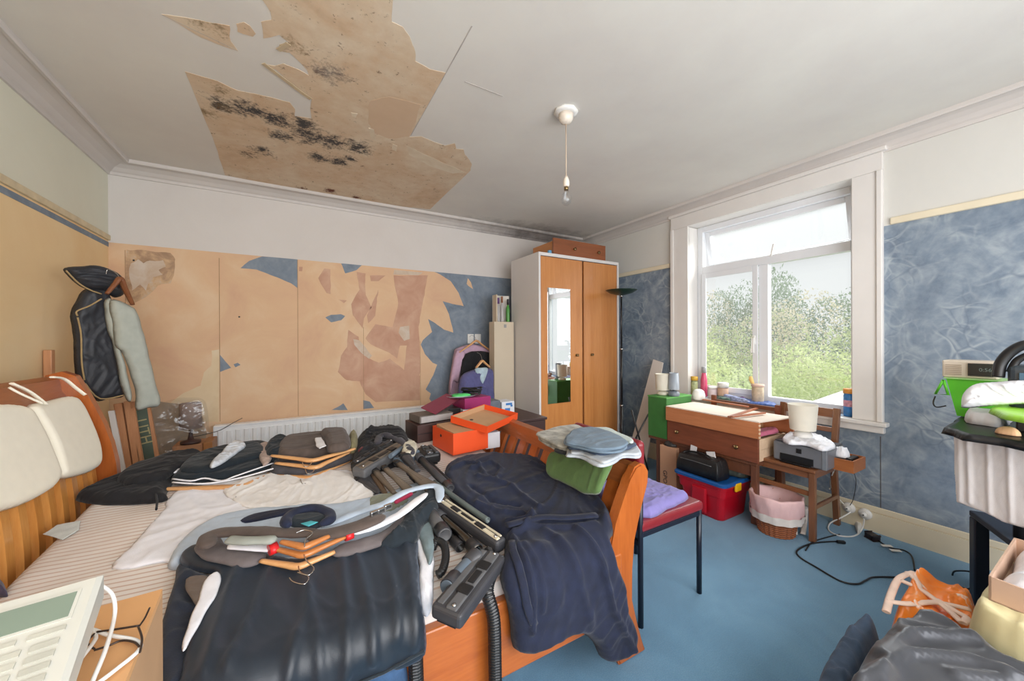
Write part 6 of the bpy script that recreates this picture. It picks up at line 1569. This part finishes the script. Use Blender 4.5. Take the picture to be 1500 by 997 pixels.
# ================================================================== WOODEN CHAIR, PRINTER
M_oak = wood('mid_brown_chair_wood', (104, 66, 42), (134, 88, 58), 5, 2, .35, 10, .2)
M_oak_y = wood('mid_brown_chair_wood_y', (112, 70, 44), (142, 92, 60), 5, 1, .35, 10, .2)
r_ = root('dining_chair', 'brown wooden dining chair by the window with the printer on its seat', 'chair', (3.05, 1.27, 0))
def bar4(nm, p0, p1, w_, h_, m): MB().bar(p0, p1, w_, h_, (1, 0, 0) if abs(p0[2]-p1[2]) > .2 else (0, 0, 1), .003).build(nm, m, r_)
bar4('front_leg', (2.86, 1.095, 0), (2.86, 1.095, .44), .034, .034, M_oak); bar4('front_leg', (2.86, 1.445, 0), (2.86, 1.445, .44), .034, .034, M_oak)
bar4('rear_leg', (3.27, 1.11, 0), (3.215, 1.11, .47), .034, .034, M_oak); bar4('rear_leg', (3.27, 1.44, 0), (3.215, 1.44, .47), .034, .034, M_oak)
bar4('back_upright', (3.215, 1.11, .455), (3.275, 1.11, .81), .036, .03, M_oak); bar4('back_upright', (3.215, 1.44, .455), (3.275, 1.44, .81), .036, .03, M_oak)
for z, h_ in ((.775, .062), (.66, .034), (.575, .03)):
    x = 3.215+(z-.455)/.355*.06; MB().b2(x-.009, x+.009, 1.126, 1.424, z-h_/2, z+h_/2, .003).build('back_slat', M_oak_y, r_)
MB().b2(2.835, 3.235, 1.072, 1.468, .441, .465, .006).build('seat', M_oak_y, r_)
mb = MB(); mb.b2(2.853, 2.867, 1.112, 1.428, .40, .44); mb.b2(2.877, 3.205, 1.088, 1.102, .40, .44); mb.b2(2.877, 3.205, 1.438, 1.452, .40, .44); mb.build('seat_rail', M_oak_y, r_)
MB().b2(2.852, 2.868, 1.112, 1.428, .285, .315, .003).build('stretcher', M_oak_y, r_)
MB().b2(2.877, 3.232, 1.087, 1.103, .20, .226, .003).build('stretcher', M_oak, r_); MB().b2(2.877, 3.232, 1.437, 1.453, .20, .226, .003).build('stretcher', M_oak, r_)
M_prg = mat('printer_grey', (116, 118, 124), .35, .1, .06)
r_ = root('printer', 'grey inkjet printer on the wooden chair seat', 'printer', (3.0, 1.17, .466))
MB().b2(2.862, 3.13, 1.02, 1.325, .470, .598, .012, 3).build('printer_body', M_prg, r_)
MB().b2(2.87, 3.12, 1.03, 1.315, .5985, .606, .003).build('scanner_lid', mat('printer_dark', (66, 68, 74), .4), r_)
MB().b2(2.856, 2.8615, 1.09, 1.28, .480, .525, .002).build('paper_slot', M_black, r_)
MB().b2(2.8565, 2.8615, 1.155, 1.185, .545, .575, .002).build('display', M_black, r_)
MB().b2(2.83, 2.858, 1.10, 1.27, .474, .480, .002).build('paper_tray', M_black, r_)
MB().b2(2.8585, 2.8615, 1.022, 1.045, .474, .594, .001).build('silver_strip', mat('silver_plastic', (160, 164, 170), .3, .5), r_)
lamp_small('white lamp with ribbed shade standing on the printer', 'white_lamp', 2.99, 1.20, .628, .055, .072, .084, .045, .17, M_white_pla, mat('warm_white_shade', (228, 222, 208), .7, 0, .02))
P = px_top([(1146, 642), (1160, 633), (1190, 636), (1216, 646), (1224, 655), (1205, 660), (1180, 652), (1155, 650)], .61)
o = soft('white_tea_towel', P, m_top(.607), F_white, T=.02, wr=.009, freq=22, edge=.02); tag(o, 'crumpled white cloth on top of the printer', 'cloth')
P = px_top([(1214, 655), (1222, 647), (1230, 652), (1232, 664), (1220, 668)], .6)
o = soft('crumpled_tissue', [(2.99, .98), (3.05, .97), (3.09, 1.0), (3.08, 1.04), (3.0, 1.04)], m_top(.545), F_white, T=.05, wr=.014, freq=30, edge=.02); tag(o, 'crumpled white tissue in the small wooden drawer', 'tissue')
r_ = root('small_drawer', 'small orange-brown wooden drawer sticking out beside the printer', 'drawer', (3.08, .98, .466))
mb = MB(); mb.X = Matrix.Translation((3.06, 1.0, .4665)); openbox(mb, .19, .15, .075, .008); mb.build('drawer_box', wood('small_drawer_wood', (150, 86, 44), (176, 108, 60), 5, 1, .4, 8), r_)
o = MB().b2(3.0, 3.11, .945, .975, .476, .548, .004).build('black_adaptor', M_black); tag(o, 'black adaptor lying in the small wooden drawer', 'adaptor')

# sockets and cables
def socket(label, u, v, rnd_=True):
    p = atx(u, v, XR-.02); o = root('wall_socket', label, 'socket', (XR-.02, p.y, p.z), 'round sockets on the skirting board')
    mb = MB(); mb.lathe([(0, 0), (.036, 0), (.036, -.012), (.026, -.02), (0, -.021)], (XR-.0185, p.y, p.z), 24, 'X'); mb.build('socket_base', M_white_pla, o)
    mb = MB(); mb.lathe([(0, -.02), (.017, -.02), (.017, -.04), (0, -.042)], (XR-.0185, p.y, p.z), 16, 'X'); mb.build('plug', M_white_pla, o)
    MB().b2(XR-.062, XR-.060, p.y-.004, p.y+.004, p.z-.004, p.z+.004, .001).build('screw', M_black, o); return p
s1 = socket('round white socket on the skirting, nearer the wooden chair', 1244, 743); s2 = socket('round white socket on the skirting, farther from the chair', 1268, 752)
def cable(label, nm, pts, r, m, cat='cable', group=None):
    o = MB().tube(smooth_path(pts, 8), r, 8).build(nm, m); tag(o, label, cat, group); return o
cable('white cable looping on the carpet below the sockets', 'white_cable', [atx(1246, 750, 3.31), atz(1232, 758, .06), atz(1216, 766, .008), atz(1214, 776, .006), atz(1228, 784, .006), atz(1250, 785, .006), atz(1262, 776, .008), atx(1266, 760, 3.30)], .0045, M_white_pla)
cable('thin white cable dropping from the printer to the socket', 'white_cable', [(3.12, 1.06, .46), atx(1216, 705, 3.26), atx(1222, 722, 3.28), atx(1236, 738, 3.31)], .0035, M_white_pla)
o = MB().bar(atx(1215, 714, 3.25), atx(1228, 725, 3.27), .02, .014).build('inline_switch', M_white_pla); tag(o, 'white inline switch hanging beside the chair leg', 'switch')
cable('thin black cable dropping from the small drawer to the socket', 'black_cable', [(3.15, .96, .47), atx(1251, 690, 3.33), atx(1254, 705, 3.345), atx(1250, 730, 3.33), atx(1245, 740, 3.31)], .002, M_black)
o = soft('adaptor_plug', px_top([(1252, 762), (1264, 760), (1262, 772), (1256, 778)], .02), m_top(.001), M_white_pla, T=.035, wr=.001, edge=.012); tag(o, 'white plug adaptor on the carpet under the sockets', 'adaptor')
cable('long black cable curling across the blue carpet', 'black_cable', [atz(1236, 793, .006), atz(1215, 793, .006), atz(1188, 796, .006), atz(1168, 806, .006), atz(1172, 816, .006), atz(1195, 830, .006), atz(1230, 850, .006), atz(1255, 855, .006), atz(1268, 850, .006), atz(1280, 845, .006), atz(1312, 845, .006)], .0045, M_black)
cable('short black cable beside the chair leg on the carpet', 'black_cable', [atz(1230, 782, .006), atz(1210, 787, .006), atz(1190, 794, .006), atz(1180, 806, .006)], .0035, M_black)
o = MB().bar(atz(1226, 793, .011), atz(1238, 794, .011), .02, .016, (0, 0, 1), .004).build('cable_connector', M_black); tag(o, 'black connector at the end of the long cable', 'connector')
cable('black mains lead lying near the skirting board', 'mains_lead', [atz(1282, 787, .012), atz(1292, 795, .006), atz(1305, 802, .006), atz(1325, 806, .006), atz(1336, 815, .006), atz(1340, 835, .006)], .004, M_black)
o = MB().bar(atz(1272, 782, .02), atz(1284, 789, .018), .035, .032, (0, 0, 1), .008).build('mains_plug', mat('dark_brown_plug', (44, 36, 38), .4)); tag(o, 'black mains plug lying on the carpet by the skirting', 'plug')
for i, (a, lb) in enumerate((((1299, 799), 'white tag on the black mains lead, nearer the plug'), ((1312, 806), 'white tag on the black mains lead, farther from the plug'))):
    o = MB().box(atz(*a, .013), (.055, .022, .003), Matrix.Rotation(-.7, 3, 'Z')).build('paper_tag', M_white_pla); tag(o, lb, 'tag', 'white tags on the mains lead')

# ================================================================== RIGHT-HAND SIDE
M_nav = mat('dark_navy_paint', (34, 42, 58), .4, 0, .06)
r_ = root('navy_stand', 'dark navy low stand by the skirting under the white cloth', 'stand', (2.9, .2, 0))
pc = atz(1419, 746, .46); pe = atz(1500, 806, .46); dd = (pe-pc).normalized(); nn = Vector((-dd.y, dd.x, 0)) if (-dd.y) > 0 else Vector((dd.y, -dd.x, 0))
XS = Matrix((dd, nn, Vector((0, 0, 1)))).transposed().to_4x4(); XS.translation = Vector((pc.x, pc.y, 0))
yw = .30
def sbx(nm, x0, x1, y0, y1, z0, z1, bev=.006):
    mb = MB(); mb.X = XS; mb.b2(x0, x1, y0, y1, z0, z1, bev); return mb.build(nm, M_nav, r_)
sbx('stand_top', 0, .8, 0, yw, .432, .46)
for x0 in (0, .75):
    for y0 in (0, yw-.05): sbx('leg', x0, x0+.05, y0, y0+.05, 0, .431)
sbx('shelf', .05, .75, .05, yw-.05, .06, .08)
sbx('back_panel', .05, .75, yw-.02, yw-.005, .08, .43, .002)
# airer with tray
TZ = .925
r_ = root('tray_table', 'black tray on a tall stand at the right edge of the room', 'tray', (2.6, .25, .9))
P = px_top([(1378, 624), (1392, 615), (1412, 601), (1460, 598), (1560, 604), (1600, 640), (1530, 655), (1470, 642), (1410, 634), (1395, 628)], TZ)
soft('tray_body', P, m_top(TZ-.03), M_black, T=.028, wr=0, edge=.012, parent=r_, edgewr=0, rnd=False)
tp = atz(1394, 626, TZ-.02); tq = atz(1530, 652, TZ-.02)
MB().tube([tp, tq], .012, 8).build('front_rail', M_black, r_)
cx1, cy1 = 2.62, .28
MB().tube([(cx1, cy1, .46), (cx1, cy1, TZ-.03)], .018, 10).build('stand_pole', M_black, r_)
dirc = (tq-tp); dirc.z = 0; dirc.normalize(); nrm = Vector((-dirc.y, dirc.x, 0)); nrm = nrm if nrm.dot(-Vector((tp.x, tp.y, 0))) > 0 else -nrm
PCl = Pl((tp.x, tp.y, .7), nrm)
P = PCl.px([(1391, 628), (1410, 634), (1460, 642), (1520, 650), (1560, 660), (1560, 800), (1500, 775), (1462, 764), (1430, 748), (1396, 736), (1393, 700), (1392, 660)])
o = soft('white_tablecloth', P, lambda a, b, h: PCl.m(a, b, h-.02), fabric('white_linen', (228, 226, 228), .03, .1, .15), T=.010, wr=.002, freq=7, ang=PI/2, stretch=6, edge=.015, seed=3, rnd=False, ridges=[(PCl.px([(1444, 650), (1447, 755)]), .005, .009), (PCl.px([(1475, 650), (1478, 770)]), .0045, .009), (PCl.px([(1402, 640), (1404, 735)]), .004, .009), (PCl.px([(1415, 640), (1418, 735)]), .006, .01)])
tag(o, 'white cloth hanging below the black tray at the right edge', 'cloth')
# green basket
M_lime = mat('bright_green_plastic', (104, 214, 56), .35, 0, .05)
pb1 = atz(1385, 605, TZ+.0)
bz = TZ
def zz(u, v): return atz(u, v, bz)
r_ = root('green_basket', 'bright green plastic basket on the black tray', 'basket', (2.75, .42, bz))
dp = 2.72
a0 = atx(1386, 553, dp); a1 = atx(1462, 552, dp); a2 = atx(1392, 598, dp)
mb = MB(); x0, x1_ = dp, dp+.16; ytop0, ytop1 = a1.y-.02, a0.y; zt_, zb_ = a0.z-.004, TZ+.002
mb.loft([[(x0+.02, ytop1-.03, zb_), (x1_-.02, ytop1-.03, zb_), (x1_-.02, ytop0+.02, zb_), (x0+.02, ytop0+.02, zb_)], [(x0, ytop1, zt_), (x1_, ytop1, zt_), (x1_, ytop0, zt_), (x0, ytop0, zt_)], [(x0+.004, ytop1-.004, zt_), (x1_-.004, ytop1-.004, zt_), (x1_-.004, ytop0+.004, zt_), (x0+.004, ytop0+.004, zt_)], [(x0+.022, ytop1-.034, zb_+.004), (x1_-.022, ytop1-.034, zb_+.004), (x1_-.022, ytop0+.024, zb_+.004), (x0+.022, ytop0+.024, zb_+.004)]], smooth=False)
mb.build('basket_body', M_lime, r_)
MB().b2(x0-.008, x1_+.008, ytop0-.008, ytop1+.008, zt_, zt_+.006, .002).build('rim', mat('pale_green_plastic', (170, 222, 140), .35), r_)
tri = [atx(1382, 556, dp), atx(1370, 577, dp), atx(1389, 578, dp)]
MB().tube([tri[0], tri[1], tri[2], tri[0]], .006, 6).build('handle', M_lime, r_)
o = MB().tube(smooth_path([atx(1370, 580, dp), atx(1367, 590, dp), atx(1372, 596, dp), atx(1386, 594, dp)], 5), .003, 6).build('wire_clip', M_black); tag(o, 'black wire loop hanging from the green basket handle', 'wire')
# clock radio on the basket
r_ = root('clock_radio', 'beige clock radio with dark display on the green basket', 'radio', (dp+.1, .45, zt_+.007))
c0, c1 = atx(1380, 553, dp+.01), atx(1462, 553, dp+.01); zc0 = zt_+.0065; zc1 = atx(1420, 528, dp+.01).z
M_beige = mat('beige_plastic', (212, 200, 184), .4, 0, .03)
MB().b2(dp+.01, dp+.13, c1.y, c0.y, zc0, zc1, .006).build('radio_body', M_beige, r_)
d0, d1 = atx(1417, 540, dp+.0), atx(1455, 540, dp+.0)
MB().b2(dp+.005, dp+.0095, d1.y, d0.y, zc0+.012, zc1-.012, .001).build('display', mat('dark_display', (34, 44, 46), .15), r_)
d0, d1 = atx(1384, 540, dp+.0), atx(1408, 540, dp+.0)
mb = MB()
for k in range(6): mb.b2(dp+.007, dp+.0095, d1.y, d0.y, zc0+.014+k*(zc1-zc0-.03)/6, zc0+.018+k*(zc1-zc0-.03)/6)
mb.build('speaker_grille', mat('dark_beige', (176, 160, 142), .6), r_)  # grille bars in a darker beige than the body
d0, d1 = atx(1436, 540, dp), atx(1450, 540, dp)
Mt = Matrix(((0, 0, -1, dp+.0048), (-1, 0, 0, (d0.y+d1.y)/2), (0, 1, 0, (zc0+zc1)/2), (0, 0, 0, 1)))
text('digits', '0:56', .022, Mt, mat('faded_digits', (110, 130, 128), .3), r_, .0004)
# black headphones, white bag, lime dish
hp0 = 2.5
r_ = root('black_headset', 'black curved appliance cut by the right edge above the tray', 'appliance', (hp0, .25, TZ+.1))
MB().tube(smooth_path([atx(1462, 552, hp0), atx(1466, 532, hp0), atx(1482, 514, hp0), atx(1505, 504, hp0), atx(1540, 505, hp0)], 6), .018, 10).build('arched_handle', M_black, r_)
MB().tube(smooth_path([atx(1480, 545, hp0), atx(1490, 528, hp0), atx(1510, 518, hp0)], 6), .012, 8).build('inner_arch', M_black, r_)
p0 = atx(1476, 556, hp0); p1 = atx(1540, 536, hp0); MB().b2(hp0-.02, hp0+.12, p1.y, p0.y, TZ+.09, p1.z, .02, 3).build('appliance_body', mat('dark_grey_body', (52, 60, 66), .3), r_)
MB().b2(hp0-.026, hp0-.0205, p1.y+.02, p0.y-.03, TZ+.12, p1.z-.03, .002).build('blue_window', mat('blue_tank', (70, 100, 120), .2), r_)
MB().b2(hp0-.01, hp0+.11, p1.y+.01, p0.y-.02, TZ-.001, TZ+.089, .006).build('appliance_base', M_black, r_)
P = Pl((2.42, .3, 1.0), Vector((-1, -.2, .35)))
pts = P.px([(1408, 592), (1411, 578), (1424, 565), (1448, 560), (1500, 557), (1560, 560), (1560, 590), (1500, 592), (1440, 596), (1412, 597)])
o = soft('white_carrier_bag', pts, lambda a, b, h: P.m(a, b, h), mat('white_polythene', (224, 224, 228), .35), T=.035, wr=.014, freq=22, edge=.03, seed=5); tag(o, 'crumpled white plastic bag in front of the green basket', 'bag')
P = px_top([(1450, 596), (1465, 588), (1500, 590), (1560, 592), (1580, 610), (1530, 614), (1480, 608), (1458, 602)], 1.02)
o = soft('lime_dish', P, m_top(1.0), mat('lime_plastic', (160, 220, 70), .35), T=.022, wr=.0, edge=.02); tag(o, 'lime green plastic tray edge at the right of the black tray', 'tray')
o = soft('pale_papers', px_top([(1412, 610), (1430, 598), (1480, 602), (1475, 618), (1440, 616)], TZ+.02), m_top(TZ), F_white, T=.05, wr=.006, edge=.02); tag(o, 'white cloth lying in the black tray', 'cloth')
p = atz(1478, 624, TZ+.03); o = soft('beige_ball', [(p.x-.035, p.y-.02), (p.x, p.y-.03), (p.x+.035, p.y), (p.x, p.y+.03), (p.x-.03, p.y+.02)], m_top(TZ), mat('peach_foam', (226, 180, 140), .7), T=.03, wr=.003, edge=.03); tag(o, 'small peach coloured soap on the black tray', 'soap')

# ---- bottom right heap
bz = .55
c0 = atz(1448, 843, bz)
M_cb = mat('pinkish_card', (192, 160, 138), .7, 0, .05, 8)
d1 = (atz(1500, 863, bz)-c0).normalized(); d2 = (atz(1478, 798, bz)-c0); L2 = d2.length
d2.normalize()
r_ = root('cardboard_tray', 'shallow cardboard box of white laundry at the lower right edge', 'box', tuple(c0))
A_ = Vector((c0.x, c0.y, bz-.075)); e1 = d1*.40; e2 = d2*max(L2*1.3, .38)
t_ = .006
mb = MB()
for (p, q, nrm_) in ((A_, A_+e1, d2), (A_, A_+e2, d1), (A_+e1, A_+e1+e2, -d1), (A_+e2, A_+e2+e1, -d2)):
    mb.prism([p, q, q+Vector((0, 0, .075)), p+Vector((0, 0, .075))], nrm_*t_)
mb.prism([A_, A_+e1, A_+e1+e2, A_+e2], (0, 0, .004)); mb.build('box_walls', M_cb, r_)
ctr = A_+e1*.5+e2*.5
P = [tuple((A_+e1*a+e2*b))[:2] for a, b in ((.06, .06), (.5, .04), (.94, .06), (.95, .5), (.94, .94), (.5, .95), (.06, .94), (.05, .5))]
o = soft('white_laundry', P, m_top(bz-.07), F_white, T=.085, wr=.02, freq=11, edge=.07, seed=4); tag(o, 'crumpled white laundry filling the cardboard box', 'laundry')
P = [tuple((A_+e1*a+e2*b))[:2] for a, b in ((-.16, .0), (-.06, -.22), (.4, -.30), (1.1, -.2), (1.1, 1.0), (.5, 1.05), (-.08, 1.0), (-.14, .5))]
o = soft('yellow_bag', P, lambda a, b, h: (a, b, .002+h), mat('pale_yellow_bag', (214, 204, 160), .6, 0, .12, 7, .15), T=bz-.08-.004, wr=.02, freq=8, edge=.05, seed=6, crisp=False); tag(o, 'pale yellow stuffed bag under the cardboard box of laundry', 'bag')
# orange bag
M_orb = NT('orange_striped_bag'); g1 = M_orb.noise(5, 3, .5, 1.8)
M_orb.color(M_orb.ramp(g1, [(.40, srgb((255, 140, 44))), (.52, srgb((255, 150, 60))), (.56, srgb((252, 236, 226))), (.60, srgb((255, 156, 76)))])); M_orb.set(Roughness=.35); M_orb = M_orb.m
oz = .30
P = px_top([(1296, 905), (1302, 872), (1316, 850), (1325, 836), (1345, 834), (1370, 842), (1400, 846), (1425, 856), (1440, 870), (1440, 920), (1400, 925), (1340, 900)], oz)
r_ = root('orange_bag', 'orange and white carrier bag on the carpet behind the grey satin', 'bag', (P[0][0], P[0][1], 0))
soft('bag_body', P, lambda a, b, h: (a, b, .002+h), M_orb, T=oz, wr=.03, freq=9, edge=.04, parent=r_, seed=2, crisp=False)
M_pk = mat('pale_pink_strap', (236, 206, 188), .5)
for pp in ([(1298, 896), (1306, 868), (1318, 846), (1338, 838)], [(1320, 850), (1350, 864), (1385, 890), (1410, 912)], [(1300, 880), (1330, 884), (1370, 882), (1420, 892)], [(1330, 838), (1342, 850), (1346, 862)], [(1410, 912), (1416, 905), (1400, 895), (1372, 878)]):
    MB().tube(smooth_path([atz(u, v, oz+.018) for u, v in pp], 6), .011, 8, flat=(1.1, .5)).build('strap', M_pk, r_)
# grey satin
t = NT('grey_satin'); t.color(t.ramp(t.noise(4, 3), [(.3, srgb((52, 54, 60))), (.7, srgb((80, 82, 88)))])); t.set(Roughness=.32, Metallic=.3); t.b.inputs['Sheen Weight'].default_value = .2
sz_ = .40
P = px_top([(1190, 1060), (1214, 985), (1250, 930), (1284, 900), (1322, 880), (1352, 884), (1385, 896), (1430, 920), (1470, 948), (1510, 965), (1560, 1000), (1560, 1120), (1190, 1120)], sz_)
rd = []
for pp, am in (([(1290, 960), (1340, 930), (1430, 940)], .022), ([(1262, 1000), (1330, 960), (1420, 970), (1500, 1000)], .025), ([(1330, 890), (1380, 905), (1440, 930)], .015), ([(1320, 925), (1310, 900)], .015), ([(1400, 990), (1480, 1000)], .02), ([(1300, 990), (1290, 1040)], .02)):
    rd.append((px_top(pp, sz_), am, .018))
o = soft('grey_satin_cloth', P, lambda a, b, h: (a, b, .003+h), t.m, T=sz_, wr=.016, freq=6, ang=-.6, stretch=3.5, edge=.05, crisp=False, ridges=rd, seed=5, res=.011); tag(o, 'shiny grey satin cloth heaped in the lower right foreground', 'cloth')
P = px_top([(1150, 1060), (1172, 990), (1200, 935), (1232, 896), (1262, 884), (1290, 892), (1300, 925), (1272, 990), (1256, 1060)], .28)
o = soft('blue_jeans', P, lambda a, b, h: (a, b, .002+h), fabric('blue_grey_denim', (66, 84, 108), .2, .1), T=.28, wr=.02, freq=9, ang=.9, edge=.05, seed=3, crisp=False); tag(o, 'blue-grey jeans heaped on the carpet left of the grey satin', 'jeans')
cable('dark bent cables behind the orange bag by the navy stand', 'dark_cable', [atz(1395, 842, .02), atz(1400, 836, .06), atz(1425, 838, .1), atz(1432, 850, .04), atz(1420, 862, .01), atz(1404, 858, .01)], .004, M_black)

# ================================================================== LEFT FOREGROUND: carton with telephone
bt = .80
q1 = atz(238, 862, bt); q2 = atz(183, 1000, bt); dv = (q2-q1).normalized(); dl = Vector((dv.y, -dv.x, 0)); dl = dl if dl.x < 0 else -dl
r_ = root('bedside_carton', 'tan card topped box beside the bed carrying the telephone', 'box', (q1.x-.2, q1.y-.2, 0))
Pq = [q1, q1+dl*.5, q1+dl*.5+dv*.45, q1+dv*.45]
MB().prism([Vector((p.x, p.y, .0)) for p in Pq], (0, 0, bt-.012)).build('box_body', M_kraft, r_)
MB().prism([Vector((p.x, p.y, bt-.0115)) for p in Pq], (0, 0, .0115)).build('box_lid', mat('tan_card_lid', (216, 164, 112), .6, 0, .05, 6), r_)
# telephone: sloping body
M_tel = mat('ivory_telephone', (192, 191, 182), .35, 0, .02)
T1 = atp(152, 842, (-.3, .9, bt+.105), (0, -.35, 1))   # top right of face
n_ = Vector((.0, -.38, 1)).normalized()
PH = Pl(tuple(atz(152, 842, bt+.12)), n_, (0, 1, 0))
r_ = root('telephone', 'ivory desk telephone with grey display in the left foreground', 'telephone', tuple(PH.p0))
FP = [Vector(PH.m(a, b, 0)) for a, b in PH.px([(152, 842), (96, 1010)])]
ax = (FP[1]-FP[0]).normalized(); bx2 = n_.cross(ax); bx2 = bx2 if bx2.x < 0 else -bx2
L_ = .26; W_ = .24
def ph(s, t_, h=0): return FP[0]+ax*s+bx2*t_+n_*h
mb = MB()
ring = [ph(0, 0), ph(L_, 0), ph(L_, W_), ph(0, W_)]
base_ = [Vector((p.x, p.y, bt+.001)) for p in ring]
mid = [p-n_*.03 for p in ring]
ins = [ph(.006, .006, .006), ph(L_-.006, .006, .006), ph(L_-.006, W_-.006, .006), ph(.006, W_-.006, .006)]
low = [Vector((p.x, p.y, max(bt+.001, p.z-.035))) for p in ring]
b2_ = [Vector((p.x+(.0), p.y, bt+.001)) for p in [ph(.03, .02), ph(L_-.01, .02), ph(L_-.01, W_-.02), ph(.03, W_-.02)]]
mb.loft([b2_, low, ring, ins], smooth=False); mb.build('telephone_body', M_tel, r_)
def plate(nm, s0, s1, t0, t1, h0, h1, m, parent=None):
    mb = MB(); mb.prism([ph(s0, t0, h0), ph(s1, t0, h0), ph(s1, t1, h0), ph(s0, t1, h0)], n_*(h1-h0)); return mb.build(nm, m, parent or r_)
plate('display_bezel', .022, .072, .018, .21, .0062, .0075, M_tel)
plate('display', .026, .068, .022, .205, .0076, .0082, mat('grey_green_lcd', (122, 136, 122), .2, 0, .03))
M_btn = mat('ivory_button', (176, 175, 164), .4); M_led = mat('dark_led', (90, 90, 84), .4)
for k in range(4):
    b_ = plate('button_row', .082, .089, .02+k*.045, .055+k*.045, .0062, .0085, M_btn)
for rI in range(6):
    for cI in range(2):
        s0 = .10+rI*.016; t0 = .022+cI*.034
        plate('key', s0, s0+.009, t0, t0+.026, .0062, .0085, M_btn)
for rI in range(4):
    for cI in range(3):
        s0 = .105+rI*.026; t0 = .105+cI*.036
        plate('digit_key', s0, s0+.016, t0, t0+.026, .0062, .0095, M_btn)
for (s0, t0) in ((.205, .024), (.085, .10)): plate('indicator', s0, s0+.012, t0, t0+.005, .0062, .009, M_led)
# eyeglasses and cable on the box
M_wire = mat('dark_brown_wire', (62, 50, 44), .3, .5)
r_ = root('eyeglasses', 'thin dark wire spectacles lying on the card box beside the telephone', 'eyeglasses', tuple(atz(190, 920, bt)))
for pp, hh_ in (([(142, 925), (165, 922), (203, 916)], .012), ([(203, 918), (212, 905), (219, 890)], .01), ([(203, 918), (208, 935), (205, 955)], .012), ([(138, 952), (160, 945), (178, 938), (196, 940), (205, 948)], .008), ([(138, 950), (128, 940), (138, 928)], .012)):
    MB().tube(smooth_path([atz(u, v, bt+hh_) for u, v in pp], 5), .0016, 6).build('wire_frame', M_wire, r_)
cable('white telephone cord coiling over the card box', 'coiled_cord', [atz(150, 858, bt+.08), atz(165, 872, bt+.06), atz(168, 900, bt+.03), atz(155, 950, bt+.02), atz(135, 1000, bt+.01), atz(140, 1002, bt+.008), atz(170, 980, bt+.008), atz(203, 952, bt+.006), atz(200, 938, bt+.006), atz(160, 930, bt+.008), atz(135, 922, bt+.01), atz(140, 935, bt+.01), atz(118, 965, bt+.02)], .003, M_white_pla)
o = soft('hair_band', px_m([(-6, 848), (4, 850), (13, 860), (12, 868), (2, 868), (-8, 866)], .01), m_m(0), fabric('patterned_dark_band', (70, 64, 84), .4), T=.03, wr=.004, edge=.015); tag(o, 'small dark patterned thing on the mattress at the left edge', 'hair band')
